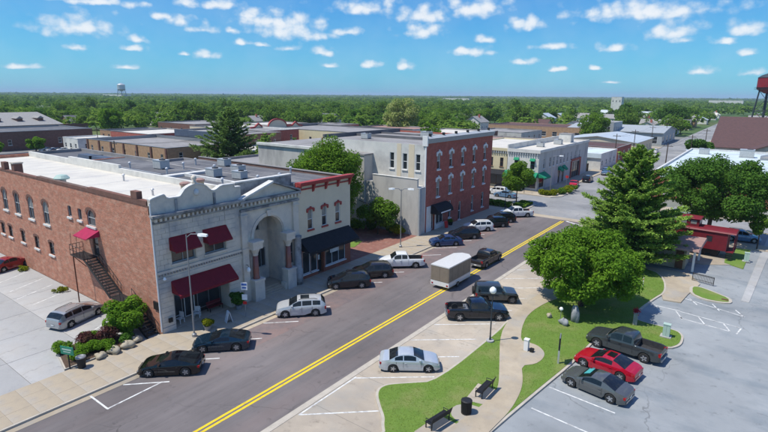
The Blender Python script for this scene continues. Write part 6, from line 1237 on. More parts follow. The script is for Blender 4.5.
def shrub(name, label, x, y, h, r, m, n, size, seed, group=None, z=0., cat='shrub', stems=True, rx=None):
    R = np.random.default_rng(seed); t = thing(name, label, cat, (x, y, z), 0, group)
    lb = [(0,0,h*.5,min(r, h*.5))]+[(R.normal(0, (rx or r)*.45), R.normal(0, r*.45), h*R.uniform(.35,.75), r*R.uniform(.3,.5)) for _ in range(9)]
    P, d, c = crown_points(R, n, lb, .6); P[:, 2] = np.clip(P[:, 2], .02, None)
    V = leaf_quads(P, unit(d+np.array([0,0,.6])), size, R); link('foliage', quad_mesh('foliage', V, m, np.clip(R.normal(.5,.3,len(P)),0,1)), t)
    if stems:
        tb = MB()
        for i in range(5): tb.tube([(0,0,-.03),(lb[i+1][0]*.8,lb[i+1][1]*.8,lb[i+1][2])], [.04*r+.01,.012], 5)
        obj('stem', tb, 'bark', t, True)
    return t
# --- the big trees
broadleaf('shade_tree', 'bright green spreading tree on the lawn in front of the tall pine', -13.0, 51.4, 8.5, 6.9, 6.5, 1.0, 'leaf_bright', 52000, .15, 11, 95, trunk=.3, k=(.16,.34), shell=.42)
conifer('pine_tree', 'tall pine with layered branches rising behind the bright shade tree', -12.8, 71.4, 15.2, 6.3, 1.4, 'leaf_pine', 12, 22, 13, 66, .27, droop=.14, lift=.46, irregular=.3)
broadleaf('oak_tree', 'wide dark green tree overhanging the red caboose', -5.4, 90.0, 13.2, 8.4, 7.2, 2.4, 'leaf_dark', 40000, .19, 13, 80, trunk=.36, offs=(.6,0), k=(.18,.32), shell=.55)
broadleaf('courtyard_tree', 'big dense dark tree standing beside the cream shop', -52.6, 56.0, 14.8, 6.6, 6.4, 1.6, 'leaf_mid', 42000, .18, 14, 80, trunk=.34, k=(.18,.32), shell=.55)
broadleaf('plaza_tree', 'small multi stemmed tree in front of the annex wall', -46.2, 60.6, 6.0, 3.6, 2.6, 1.0, 'leaf_mid', 9000, .17, 15, 22, trunk=.13)
broadleaf('street_tree', 'slender light green tree at the street corner by hedges', -38.6, 98.6-2.4, 8.7, 3.3, 3.3, 2.4, 'leaf_mid', 9000, .19, 16, 22, trunk=.13)
conifer('cedar_tree', 'large dark conifer rising behind the bank roofs', -118, 88, 17.5, 8.4, .8, 'leaf_spruce', 17, 18, 10, 22, .5, droop=.1, lift=.5, irregular=.5)
conifer('spruce_tree', 'small pointed conifer beside the large dark one', -106, 90, 11.0, 3.4, .5, 'leaf_pine', 18, 13, 8, 30, .42)
conifer('spruce_tree', 'little blue green conifer between the courtyard tree and the cedar', -97, 92, 10, 2.9, .5, 'leaf_spruce', 19, 12, 8, 30, .4)
broadleaf('catalpa_tree', 'tall blossoming pale catalpa tree above the grey roofs', -150, 216, 19.5, 9.0, 9.0, 2.5, 'leaf_pale', 11000, .42, 20, 26, trunk=.4)
broadleaf('round_tree', 'round fresh green tree between the brown hall and tan store', -276, 132, 13.5, 6.0, 6.0, 2.0, 'leaf_bright', 6000, .48, 21, 24, trunk=.35)
broadleaf('lot_tree', 'low wide light green tree in front of the long brown hall', -212.5, 74, 5.4, 4.6, 3.6, .8, 'leaf_bright', 6000, .3, 22, 20, trunk=.25)
broadleaf('lot_tree', 'green tree at the edge of the car lot behind the bank', -207, 60, 5.5, 3.6, 3.6, .8, 'leaf_bright', 5000, .28, 23, 20, trunk=.25)
broadleaf('street_tree', 'rounded green tree over the low warehouses along the street', -64, 246, 14.5, 8.4, 8, 1.8, 'leaf_mid', 8000, .42, 24, 26, trunk=.4)
broadleaf('street_tree', 'dark green tree beside the far street near the brown roof', -17.8, 193, 8.2, 5.6, 5, 1.2, 'leaf_dark', 6000, .36, 25, 20, trunk=.25)
broadleaf('street_tree', 'small dark tree on the right of the gabled porch', 12, 190, 8, 4.5, 4.5, 1.2, 'leaf_dark', 4500, .36, 26, 18, trunk=.22)
broadleaf('yard_tree', 'tall dark tree north of the street sheds', -84, 408, 17, 9, 9, 2, 'leaf_dark', 5000, .6, 27, 22, trunk=.4); broadleaf('yard_tree', 'broad dark tree to the right of the other dark tree', -56, 410, 18, 11, 10, 2, 'leaf_dark', 5000, .62, 28, 24, trunk=.45)
broadleaf('sidewalk_tree', 'thin young tree on the grass past the caboose', .9, 95.0-7.2, 5.2, 1.7, 1.6, 2.4, 'leaf_mid', 3000, .15, 29, 14, trunk=.09)
broadleaf('back_tree', 'green tree between yellow shop roof and brick garage', -75, 152, 9.5, 5, 5, 2, 'leaf_mid', 4500, .38, 30, 18, trunk=.25)
# --- trees of the neighbourhoods, copies of a few kinds
KIND = []
for i, (mm, h, r, sz) in enumerate((('leaf_wood',13,6.2,.62),('leaf_mid',11,5.6,.58),('leaf_dark',14,6.0,.62),('leaf_bright',9.5,5.2,.55),('leaf_wood',15.5,6.6,.66))):
    KIND.append(broadleaf('neighbourhood_tree', ('leafy green tree in the wood behind downtown','mid green tree in the wood behind downtown','dark green tree in the wood behind downtown','light green tree in the wood behind downtown','tall leafy green tree in the wood behind downtown')[i], -300-40*i, 330, h, r, r, 1.6, mm, 1700, sz, 100+i, 18, group='trees in the wood behind downtown', trunk=.3, k=(.3,.46)))
BL = [(x0-5, x1+5, y0-5, y1+5) for (x0,x1,y0,y1) in [(-128,-40,20,60),(-200,-128,46,120),(-255,-195,50,100),(-332,-260,58,130),(-131,-80,85,140),(-210,-110,104,216),(-83,-36,60,240),(-125,-36,240,302),(-36,-18,0,700),(-18,36,60,270),(-20,24,325,362),(-300,-36,80,92),(-270,-180,98,205),(-118,-60,155,245)]]
BL += [(x-9, x+9, y-9, y+9) for x, y, a, b in HP]
RT_ = random.Random(5); cnt = 0; tries = 0; placed = []
def free(x, y): return not any(a < x < b and c < y < d for a, b, c, d in BL)
while cnt < 280 and tries < 60000:
    tries += 1
    rr = 150+(RT_.random()**.8)*440; aa = YAW+math.radians(RT_.uniform(-44, 42)); x, y = -math.sin(aa)*rr, math.cos(aa)*rr
    if not free(x, y): continue
    # keep the town side of the right hand thinner
    if aa < YAW-math.radians(12) and RT_.random() < .75: continue
    if any((x-a)**2+(y-b)**2 < 42 for a, b in placed): continue
    placed.append((x, y)); o = KIND[RT_.choice((0,0,1,1,2,3,3,4))]; c = copy_tree(o); s = RT_.uniform(.72, 1.12); c.location = (x, y, 0); c.scale = (s, s, s*RT_.uniform(.85, 1.1)); c.rotation_euler = (0, 0, RT_.uniform(0, 6.28)); cnt += 1
for o in KIND: o.location = (-320+KIND.index(o)*13, 290+KIND.index(o)*17, 0)
# --- far woodland as one mass
def far_wood(name, label, bands, seed):
    R = np.random.default_rng(seed); Vs = []; Ts = []
    for (n, r0, r1, h, w, q, size) in bands:
        a = YAW+np.radians(R.uniform(-50, 50, n)); rr = r0*(r1/r0)**R.random(n)
        cx, cy = -np.sin(a)*rr, np.cos(a)*rr
        ok = np.array([free(p, s) for p, s in zip(cx, cy)]) if r0 < 700 else np.ones(n, bool)
        # clearings and open fields
        fld = np.sin(cx*.006+1.3)*np.sin(cy*.0047+.6)+.5*np.sin(cx*.017+cy*.011); ok &= (fld > -1.0); ok &= ~((a < YAW-math.radians(9)) & (rr < 1000) & (R.random(n) < .6))
        cx, cy = cx[ok], cy[ok]; n = len(cx)
        hh = h*R.uniform(.55, 1.2, n)**1.0; ww = w*R.uniform(.7, 1.3, n); tone = np.clip(R.normal(.42, .34, n), 0, 1)
        d = unit(R.normal(0, 1, (n, q, 3))); d[:, :, 2] = np.abs(d[:, :, 2])*.9-.18
        lump = 1+.22*np.sin(d[:, :, 0:1]*5+cx[:, None, None])*np.cos(d[:, :, 1:2]*6+cy[:, None, None])
        rad = (.78+.22*R.random((n, q, 1)))*lump
        P = np.stack([cx[:, None]+d[:, :, 0]*ww[:, None]*rad[:, :, 0], cy[:, None]+d[:, :, 1]*ww[:, None]*rad[:, :, 0], hh[:, None]*(.45+.55*d[:, :, 2]*rad[:, :, 0])], 2).reshape(-1, 3)
        nr = unit(d.reshape(-1, 3)+np.array([0, 0, 1.3]))
        sz = np.repeat(size*ww/w, q)[:, None]
        nn = unit(nr+R.normal(0, .38, P.shape)); A = unit(np.cross(nn, R.normal(0, 1, P.shape))); B = np.cross(nn, A); s = sz*R.uniform(.6, 1.3, (len(P), 1)); A = A*s; B = B*s*.8
        Vs.append(np.stack([P-A, P-B+nn*s*.2, P+A, P+B+nn*s*.2], 1).reshape(-1, 3)); Ts.append(np.clip(np.repeat(tone, q)+R.normal(0, .15, len(P)), 0, 1))
    o = bpy.data.objects.new(name, quad_mesh(name, np.concatenate(Vs), 'leaf_wood', np.concatenate(Ts))); C.objects.link(o)
    return tag(o, label, 'woodland', kind='stuff')
far_wood('woodland', 'endless green woodland of treetops stretching to the horizon', [(900,230,600,12,5.5,110,.95),(3600,560,1500,12,6.2,44,1.7),(5200,1400,4200,12,9,20,3.6),(4200,4000,11500,13,26,12,11)], 51)

# --- planting
broadleaf('corner_bush', 'bright green rounded bush at the foot of the fire stair', -43.4, 20.1, 3.5, 1.75, 1.6, .25, 'leaf_bright', 7000, .13, 61, 16, trunk=.07, cat='shrub')
bed = thing('flower_bed', 'corner flower bed of soil edged with pale kerb beside the car park', 'flower bed', (-42.5, 17, 0))
bp = [(-45.0,14.9),(-40.98,14.0),(-40.95,19.6),(-42.6,20.6),(-44.6,18.3)]
obj('edging', MB().prism(bp, .0, .2), 'kerb_concrete', bed); obj('soil', MB().prism(inset(bp, .18), .02, .24), 'soil', bed)
def bed_plant(lab, x, y, h, r, m, n, s, seed): return shrub('bed_plant', lab, x, y, h, r, m, n, s, seed, 'plants of the corner flower bed', .22, 'plant')
for i, (x, y, h, r, m, n, s, l) in enumerate([(-44.2,15.2,.9,.85,'leaf_bright',2200,.08,'low green plant at the pointed tip of flower bed'),(-43.3,16.6,1.5,.8,'leaf_purple',1600,.09,'purple leaved shrub behind the green sign'),(-42.3,16.5,.95,1.1,'leaf_bright',2600,.08,'spreading green plant in the middle of flower bed'),(-42.7,18.2,1.7,.95,'leaf_purple',1800,.09,'purple and green shrub beside the bright bush'),(-41.9,15.2,.75,.75,'leaf_bright',1300,.08,'low bright plant beside the bin in flower bed'),(-41.6,17.5,.8,.85,'leaf_bright',1500,.08,'low bright plant by the stones in flower bed'),(-41.5,19.1,.9,.6,'leaf_dark',1300,.09,'dark green plant under the fire stair in flower bed'),(-43.9,17.3,1.0,.75,'leaf_mid',1300,.09,'green plant by the car park edge of flower bed')]): bed_plant(l, x, y, h, r, m, n, s, 70+i)
def rock(name, label, x, y, z, r, seed, m, group=None, sc_=(1,1,.6)):
    R = random.Random(seed); mb = MB(); n, k = 12, 7
    for i in range(k+1):
        th = math.pi*i/k
        for j in range(n):
            ph = 2*math.pi*j/n; q = r*(1+.22*math.sin(3*ph+seed+2*th)+.12*R.uniform(-1,1)); mb.v.append((q*math.sin(th)*math.cos(ph)*sc_[0], q*math.sin(th)*math.sin(ph)*sc_[1], r*.8*sc_[2]+q*math.cos(th)*sc_[2]))
    for i in range(k):
        for j in range(n): a = i*n+j; b = i*n+(j+1) % n; mb.f.append((a+n, b+n, b, a))
    me = mesh(name, mb, m, True); o = bpy.data.objects.new(name, me); C.objects.link(o); o.location = (x, y, z); o.rotation_euler = (0,0,seed); return tag(o, label, 'rock', group)
for i, (x, y, r, l) in enumerate([(-40.75,16.6,.42,'pale rock edging the flower bed close to the black bin'),(-40.7,17.7,.5,'pale rock at the middle of the flower bed edge'),(-40.8,18.8,.55,'large pale rock at the flower bed near the stair foot'),(-41.2,19.8,.45,'pale rock beside the bright rounded bush')]): rock('edging_rock', l, x, y, .12, r, i+3, 'stone_tan', 'rocks along the flower bed')
# hedges and corner planting
def hedge(name, label, x0, x1, y0, y1, h, m, n, s, seed, cat='hedge'):
    R = np.random.default_rng(seed); t = thing(name, label, cat, ((x0+x1)/2, (y0+y1)/2, .1)); w, d = (x1-x0)/2, (y1-y0)/2
    P = np.stack([R.uniform(-w, w, n), R.uniform(-d, d, n), h*(R.random(n)**.5)], 1); P[:, 2] *= (.85+.15*np.sin(P[:, 0]*2.1)*np.cos(P[:, 1]*1.7))
    V = leaf_quads(P, unit(np.stack([P[:, 0]/w*.5, P[:, 1]/d*.5, np.full(n, .8)], 1)), s, R); link('foliage', quad_mesh('foliage', V, m, R.random(n)), t)
    tb = MB()
    for i in range(6): tb.tube([(w*(i/2.5-1)*.9,0,-.1),(w*(i/2.5-1)*.9,.1,h*.7)], .03, 5)
    obj('stem', tb, 'bark', t, True); return t
hedge('hedge', 'clipped green hedge along the side street corner of brick block', -44.5, -38.0, 91.2, 93.0, 1.2, 'leaf_mid', 4000, .16, 81)
hedge('hedge', 'low green hedge in front of the slender corner tree', -37.9, -35.6, 92.8, 97.5, .7, 'leaf_mid', 3500, .14, 82)
struct('corner_bed', MB().prism([(-45,90.9),(-36.2,90.9),(-35.0,93),(-35.0,98),(-38,98.6),(-45,94)], -.02, .12), 'kerb_concrete')
struct('shop_corner_bed', MB().prism([(-39.4,107.4),(-35.4,107.0),(-33.8,109.5),(-33.6,119),(-36.0,120.4),(-36.2,112)], -.02, .15), 'kerb_concrete')
for i, (x, y, m, l) in enumerate([(-37.8,108.6,'leaf_yellow','yellow green low shrub at the green awning corner'),(-36.0,109.4,'leaf_yellow','second yellow low shrub at the green awning corner'),(-34.8,112.5,'leaf_mid','mid green low shrub in the kerb bed by the corner shop'),(-34.7,115.5,'leaf_yellow','yellow low shrub further along the kerb bed'),(-34.8,118.3,'leaf_mid','last green shrub of the kerb bed near the red car')]): shrub('bed_shrub', l, x, y, 1.1, 1.5, m, 1700, .16, 90+i, 'shrubs in the corner shop bed', .12)
# plaza planting
for i, (x, y, h, r, m, l) in enumerate([(-43.2,61.6,2.2,.9,'leaf_yellow','yellow green shrub at the annex pier'),(-44.8,62.3,1.6,.9,'leaf_dark','dark shrub under the plaza tree'),(-48.6,62,1.5,1.0,'leaf_dark','dark shrub against the annex wall'),(-50.5,60.5,1.8,1.4,'leaf_bright','bright green bush between courtyard tree and annex'),(-52,51,1.1,1.5,'leaf_mid','low green bush beside the cream shop wall')]): shrub('plaza_shrub', l, x, y, h, r, m, 2200, .13, 110+i, 'shrubs of the plaza', .1)
for i, (x, y, l) in enumerate([(-38.3,24.9,'yellow flowering pot plant beside the corner lamp post'),(-39.9,29.6,'large fern pot plant beside the bank storefront')]):
    t = shrub('pot_plant', l, x, y, .85 if i == 0 else 1.6, .6 if i == 0 else .75, 'leaf_yellow' if i == 0 else 'leaf_dark', 1500, .1 if i == 0 else .14, 120+i, None, .45, 'plant', False)
    obj('pot', MB().lathe((0,0,-.31), [(.24,0),(.34,.4),(.36,.42),(.3,.42)], 14), 'stone_grey', t, True)
for i, (x, y) in enumerate([(-70,21.2),(-59,21.0)]): shrub('weed_clump', 'straggly weed clump growing along the long brick wall', x, y, .5, .6, 'leaf_yellow', 500, .1, 130+i, 'weeds along the brick wall', .03, 'plant', False)
# grass blades over the near lawn
def in_poly(P, poly):
    x, y = P[:, 0], P[:, 1]; c = np.zeros(len(P), bool); n = len(poly)
    for i in range(n):
        x1, y1 = poly[i]; x2, y2 = poly[(i+1) % n]; m = ((y1 > y) != (y2 > y)); c ^= m & (x < (x2-x1)*(y-y1)/((y2-y1) if y2 != y1 else 1e-9)+x1)
    return c
R = np.random.default_rng(3); P = np.stack([R.uniform(-21, -3, 150000), R.uniform(14, 68, 150000)], 1); P = P[in_poly(P, inset(lawn_s, .24))]; P = P[~in_poly(P, smooth_poly(walk, 1))]
for q in ([(464.6,402),(478,385.4),(499,393),(485,407)], [(414,434),(438.5,417),(458,427),(434,446)]): P = P[~in_poly(P, pl(q))]
cx, cy = G(470,417); P = P[(P[:, 0]-cx)**2+(P[:, 1]-cy)**2 > 1.9]
n = len(P); b = np.stack([P[:, 0], P[:, 1], np.full(n, .155)], 1); a = R.uniform(0, 6.28, n); w = np.stack([np.cos(a), np.sin(a), np.zeros(n)], 1)*R.uniform(.015, .035, (n, 1)); tip = b+np.stack([R.normal(0, .03, n), R.normal(0, .03, n), R.uniform(.012, .04, n)], 1)
o = bpy.data.objects.new('grass', quad_mesh('grass', np.stack([b-w, b+w, tip+w*.4, tip-w*.4], 1).reshape(-1, 3), 'grass_blade', R.random(n))); C.objects.link(o); tag(o, 'short mown grass covering the park lawn', 'grass', kind='stuff')
# ------------------------------------------------------------------ street furniture
def street_lamp(label, x, y, h, heads, arm=1.5):
    t = thing('street_lamp', label, 'street lamp', (x, y, .13))
    obj('base', MB().lathe((0,0,0), [(.22,0),(.2,.25),(.12,.32)], 12), 'metal_grey', t, True)
    obj('pole', MB().tube([(0,0,.25),(0,0,h*.6),(0,0,h)], [.075,.06,.045], 10), 'metal_grey', t, True)
    for dx, dy in heads:
        a = obj('arm', MB().tube([(0,0,h-.25),(dx*arm*.4,dy*arm*.4,h+.08),(dx*arm,dy*arm,h+.12)], .04, 8), 'metal_grey', t, True)
        e = Vector((dx*arm, dy*arm, h+.08)); d = Vector((dx, dy, 0)); n_ = Vector((-dy, dx, 0))
        hd = MB(); 
        for s0, s1, w0, w1, z0, z1 in ((0,.35,.10,.19,.0,.03),(.35,.85,.19,.14,.03,-.01)):
            p = lambda s_, w_, z_: e+d*s_+n_*w_+Vector((0,0,z_))
            hd.hexa([p(s0,-w0,-.10),p(s1,-w1,-.12),p(s1,w1,-.12),p(s0,w0,-.10),p(s0,-w0*.7,.08+z0),p(s1,-w1*.7,.08+z1),p(s1,w1*.7,.08+z1),p(s0,w0*.7,.08+z0)])
        obj('lamp_head', hd, 'lamp_glass', a, True)
    return t
street_lamp('tall grey street lamp with curved arm at the bank corner pavement', -38.1, 23.4, 9.3, [(.9,.43)], 1.1)
street_lamp('tall grey street lamp with two arms beside the paver plaza', -39.4, 57.0, 8.3, [(-.75,-.66),(.9,.43)], .9)
street_lamp('grey street lamp on the far corner by the white shop', -36.9, 111, 8.3, [(.9,.43)], 1.3)
t = thing('globe_lamp', 'slim dark lamp post with white globe beside the lawn', 'street lamp', (-16.95, 38.5, .16))
obj('footing', MB().lathe((0,0,0), [(.34,0),(.34,.12),(.3,.14)], 16), 'concrete_pale', t, True); obj('pole', MB().tube([(0,0,.13),(0,0,.6),(0,0,4.3)], [.1,.06,.05], 10), 'steel_dark', t, True)
obj('collar', MB().lathe((0,0,4.3), [(.06,0),(.16,.08),(.16,.14)], 12), 'steel_dark', t, True); obj('globe', MB().lathe((0,0,4.445), [(.16,0),(.27,.14),(.3,.28),(.25,.44),(.12,.56),(.03,.6)], 16), 'lamp_glass', t, True, smooth=True)
def bench(label, x, y, deg):
    t = thing('park_bench', label, 'bench', (x, y, .176), math.radians(deg), 'benches beside the walkway')
    for i in range(5): obj('seat_slat', MB().box(-.95,.95,-.25+i*.105,-.165+i*.105,.44,.475), 'black_iron', t, True)
    for i in range(5): obj('back_slat', MB().hexa([(-.95,.30+i*.03,.53+i*.095),(.95,.30+i*.03,.53+i*.095),(.95,.33+i*.03,.53+i*.095),(-.95,.33+i*.03,.53+i*.095),(-.95,.325+i*.03,.605+i*.095),(.95,.325+i*.03,.605+i*.095),(.95,.355+i*.03,.605+i*.095),(-.95,.355+i*.03,.605+i*.095)]), 'black_iron', t, True)
    for sx in (-.85, .85):
        obj('leg', MB().beam((sx,-.22,0),(sx,-.22,.44),.06,.06), 'black_iron', t, True); obj('leg', MB().beam((sx,.25,0),(sx,.28,.44),.06,.06), 'black_iron', t, True)
        obj('armrest', MB().tube([(sx,-.22,.44),(sx,-.24,.68),(sx,.1,.7),(sx,.34,.66)], .028, 6), 'black_iron', t, True); obj('back_post', MB().beam((sx,.29,.44),(sx,.47,1.0),.05,.04), 'black_iron', t, True)
    return t
def ang(a, b): a, b = G(*a), G(*b); return math.degrees(math.atan2(b[1]-a[1], b[0]-a[0]))
TH1, TH2 = ang((472,402),(490,384)), ang((425,432),(452,415))
x, y = G(484,396); bench('black slatted park bench between the bin and the small silver car', x-.1, y+.15, 180+TH1)
x, y = G(438,425); bench('black slatted park bench south of the litter bin', x, y-.1, 180+TH2)
t = thing('litter_bin', 'black slatted litter bin on a round concrete pad by the benches', 'bin', (*G(466,415), .172))
obj('liner', MB().lathe((0,0,.03), [(.27,0),(.29,.85)], 16), 'trim_black', t, True); obj('rim', MB().lathe((0,0,.9), [(.36,0),(.38,.06),(.3,.1),(.2,.1)], 18), 'black_iron', t, True)
for i in range(18): a = i*2*math.pi/18; obj('slat', MB().beam((.33*math.cos(a),.33*math.sin(a),.02),(.36*math.cos(a),.36*math.sin(a),.9),.07,.03), 'black_iron', t, True)
# lawn things
x, y = G(557.8,365); t = thing('notice_board', 'dark notice board on a pale post standing on the lawn', 'sign', (x, y, .16), math.radians(105))
obj('post', MB().box(-.07,.07,-.07,.07,0,1.6), 'metal_pale', t, True); obj('board', MB().box(-.42,.42,-.06,.06,1.3,2.35), 'trim_black', t, True); obj('board_frame', MB().box(-.46,.46,-.04,.04,2.353,2.42), 'metal_grey', t, True)
x, y = G(526,352); t = thing('meter_pedestal', 'short white utility pedestal with dark box on the walkway bay', 'utility box', (x, y, .185)); obj('cabinet', MB().box(-.18,.18,-.18,.18,0,.95), 'white_paint', t, True); obj('cap', MB().box(-.21,.21,-.21,.21,.953,1.02), 'white_paint', t, True); obj('socket_box', MB().box(.35,.62,-.16,.14,0,.3), 'trim_black', t, True)
x, y = G(574,323); rock('standing_stone', 'tall grey standing stone leaning under the shade tree', x, y, .13, .62, 4, 'stone_grey', None, (.55,.75,1.35))
x, y = G(563.5,326); rock('memorial_stone', 'low grey boulder beside the standing stone', x, y, .13, .46, 6, 'stone_grey', None, (1,.8,.75))
x, y = G(549,319); rock('memorial_stone', 'small tan stone on the lawn left of grey boulder', x, y, .13, .3, 8, 'stone_tan', None, (.8,.8,.9))
x, y = G(560,323); t = thing('garden_light', 'small white globe light on a thin stem by the grey boulder', 'light', (x, y, .16)); obj('stem', MB().tube([(0,0,0),(0,0,1.1)], .03, 8), 'metal_grey', t, True); obj('globe', MB().lathe((0,0,1.1), [(.05,0),(.17,.1),(.19,.2),(.12,.33),(.02,.37)], 12), 'lamp_glass', t, True)
x, y = G(634.5,326); t = thing('stone_pillar', 'slim grey pillar topped with pink red flowers at the lawn edge', 'pillar', (x, y, .13)); obj('shaft', MB().box(-.16,.16,-.16,.16,0,1.15), 'stone_grey', t, True); obj('cap', MB().box(-.22,.22,-.22,.22,1.153,1.25), 'stone_grey', t, True)
R = np.random.default_rng(9); P = R.normal(0, .13, (260, 3))+np.array([0,0,1.42]); link('flowers', quad_mesh('flowers', leaf_quads(P, R.normal(0,1,(260,3)), .07, R), 'petal_red', R.random(260)), t)
def cabinet(label, x, y, z, w=.55, h=1.15):
    t = thing('utility_cabinet', label, 'utility box', (x, y, z)); obj('pad', MB().box(-w*.8,w*.8,-w*.7,w*.7,0,.08), 'concrete_pale', t, True); obj('casing', MB().box(-w/2,w/2,-w*.4,w*.4,.083,h), 'utility_green', t, True); obj('lid', MB().box(-w*.55,w*.55,-w*.45,w*.45,h+.003,h+.07), 'utility_green', t, True); obj('door_seam', MB().box(-.01,.01,-w*.4-.006,-w*.4-.001,.15,h-.05), 'metal_grey', t, True)
x, y = G(665.5,338); cabinet('pale green utility cabinet on the grass tip by the slate pickup', x, y, .16)
x, y = G(746,262); cabinet('pale green utility cabinet on the grass beside the caboose', x, y, .09)
x, y = G(642.5,288); t = thing('marker_stake', 'thin white marker stake standing in the shaded grass', 'stake', (x, y, .15)); obj('stake', MB().box(-.03,.03,-.03,.03,0,1.1), 'white_paint', t, True); obj('band', MB().box(-.04,.04,-.04,.04,.85,.95), 'sign_red', t, True)
# low black railing by the shelter path
rl = thing('black_railing', 'low black metal railing between shelter path and grass island', 'railing', (-3.6, 65.9, .1)); a, b = Vector((*G(692,281), 0)), Vector((*G(713,286.5), 0))
for z in (.35, .95, 1.05): obj('rail', MB().tube([(a.x,a.y,z),(b.x,b.y,z)], .03, 6), 'black_iron', rl)
for i in range(22): p = a.lerp(b, i/21); obj('baluster', MB().tube([(p.x,p.y,.1),(p.x,p.y,1.05)], .016 if 0 < i < 21 else .04, 6), 'black_iron', rl)
obj('storm_drain', MB().box(-1.55,-.95,62.35,62.75,.151,.16), 'rust_iron', thing('drain_cover', 'rusty drain cover in the grass island corner', 'drain', (-1.25, 62.5, .15)))
# bank side things
t = thing('garden_sign', 'dark green board sign on a post in the corner flower bed', 'sign', (*G(70,371), .2), math.radians(20)); obj('post', MB().tube([(0,.04,0),(0,.04,1.4)], .05, 8), 'trim_black', t, True); obj('board', MB().box(-.62,.62,-.03,.03,1.2,1.85), 'sign_green', t, True); obj('lettering', MB().box(-.45,.45,-.036,-.031,1.56,1.68).box(-.35,.35,-.036,-.031,1.38,1.46), 'utility_green', t, True)
t = thing('litter_bin', 'black litter bin standing on the pavement beside flower bed', 'bin', (-40.35, 15.0, .14)); obj('body', MB().lathe((0,0,0), [(.28,0),(.34,.85)], 16), 'trim_black', t, True); obj('rim', MB().lathe((0,0,.853), [(.37,0),(.37,.08),(.26,.12),(.2,.06)], 16), 'metal_grey', t, True)
t = thing('pavement_board', 'white folding pavement board near the bank shopfront', 'sign', (*G(229,323), .142), math.radians(-20))
for s in (-1, 1): obj('panel', MB().hexa([(-.3,s*.3-.02,0),(.3,s*.3-.02,0),(.3,s*.3+.02,0),(-.3,s*.3+.02,0),(-.3,s*.03-.02,1.05),(.3,s*.03-.02,1.05),(.3,s*.03+.02,1.05),(-.3,s*.03+.02,1.05)]), 'sign_white', t, True)
x, y = G(246,318); t = thing('sign_post', 'traffic sign post with white, blue and red plates at the kerb', 'sign', (x, y, .142), math.radians(35)); obj('post', MB().tube([(0,0,0),(0,0,3.5)], .035, 8), 'metal_grey', t, True)
for z, m_, w, h in ((2.75,'sign_white',.3,.75),(1.75,'sign_white',.25,.55),(1.3,'sign_red',.18,.3)): obj('plate', MB().box(-w,w,-.06,-.04,z,z+h), m_, t, True)
obj('plate_band', MB().box(-.25,.25,-.066,-.061,3.2,3.4).box(-.2,.2,-.066,-.061,2.9,3.05), 'sign_blue', t, True)
for i, (x, y, l) in enumerate(((-41.6,24.2,'white slatted chair nearest the bank corner under the awning'),(-41.4,25.9,'white slatted chair beside the shop door under the awning'))):
    t = thing('garden_chair', l, 'chair', (x, y, .16), math.radians(15+30*i))
    for k in range(4): obj('seat_slat', MB().box(-.28,.28,-.26+k*.13,-.16+k*.13,.40,.43), 'white_paint', t, True); obj('back_slat', MB().box(-.27+k*.14,-.16+k*.14,.27,.30,.45,1.0), 'white_paint', t, True)
    for sx in (-.27,.27):
        for sy in (-.24,.27): obj('leg', MB().box(sx-.03,sx+.03,sy-.03,sy+.03,0,.397), 'white_paint', t, True)
        obj('armrest', MB().box(sx-.04,sx+.04,-.27,.26,.6,.63), 'white_paint', t, True)
t = thing('red_bench', 'red slatted bench in the shade under the long maroon awning', 'bench', (-41.5, 28.0, .16), math.radians(90))
for k in range(4): obj('seat_slat', MB().box(-.8,.8,-.22+k*.12,-.13+k*.12,.42,.45), 'red_wagon', t, True)
for k in range(3): obj('back_slat', MB().box(-.8,.8,.27,.3,.52+k*.15,.63+k*.15), 'red_wagon', t, True)
for sx in (-.7,.7):
    for sy in (-.2,.26): obj('leg', MB().box(sx-.03,sx+.03,sy-.03,sy+.03,0,.417), 'black_iron', t, True)
x, y = -40.4, 30.75; t = thing('clock_lantern', 'white oval lantern hanging on the bank pilaster', 'lantern', (XB+.3, YM-.05, 3.6)); obj('bracket', MB().tube([(-.05,0,.55),(.25,0,.6),(.35,0,.4)], .03, 6), 'black_iron', t, True); obj('globe', MB().lathe((.35,0,-.2), [(.04,0),(.16,.12),(.2,.3),(.14,.5),(.03,.6)], 12), 'lamp_glass', t, True)
# stop signs and other signs at the crossing
def stop_sign(label, x, y, deg):
    t = thing('stop_sign', label, 'sign', (x, y, .13), math.radians(deg)); obj('post', MB().tube([(0,.03,0),(0,.03,2.9)], .035, 8), 'metal_grey', t, True)
    obj('plate', MB().slab((0,0,0), (1,0,0), (0,-1,0), [(.38*math.cos(math.pi/8+k*math.pi/4), 2.5+.38*math.sin(math.pi/8+k*math.pi/4)) for k in range(8)], 0, .02), 'sign_red', t, True)
    cu = bpy.data.curves.new('lettering', 'FONT'); cu.body = 'STOP'; cu.size = .26; cu.align_x = 'CENTER'; cu.align_y = 'CENTER'; cu.extrude = .002
    tmp = bpy.data.objects.new('lettering', cu); me = bpy.data.meshes.new_from_object(tmp); me.materials.clear(); me.materials.append(MATS['sign_white']); bpy.data.objects.remove(tmp)
    o = link('lettering', me, t, (0, -.024, 2.5)); o.rotation_euler = (math.pi/2, 0, 0)
stop_sign('red stop sign on the kerb between lawn and crossing', -20.6, 87.6, 0); stop_sign('red stop sign beside the kerb bed of the corner shop', -36.7, 121.5, 180)
# pedestrian lamp posts along the brick block
for i, (x, y, l) in enumerate([(-38.2, 89.9, 'dark post lamp by the hedge at the brick block corner'),(-41.6,107.9,'dark post lamp before the green awning')]):
    t = thing('post_lamp', l, 'street lamp', (x, y, .13)); obj('pole', MB().tube([(0,0,0),(0,0,3.6)], .06, 8), 'steel_dark', t, True); obj('globe', MB().lathe((0,0,3.6), [(.1,0),(.24,.2),(.2,.45),(.04,.55)], 12), 'lamp_glass', t, True)
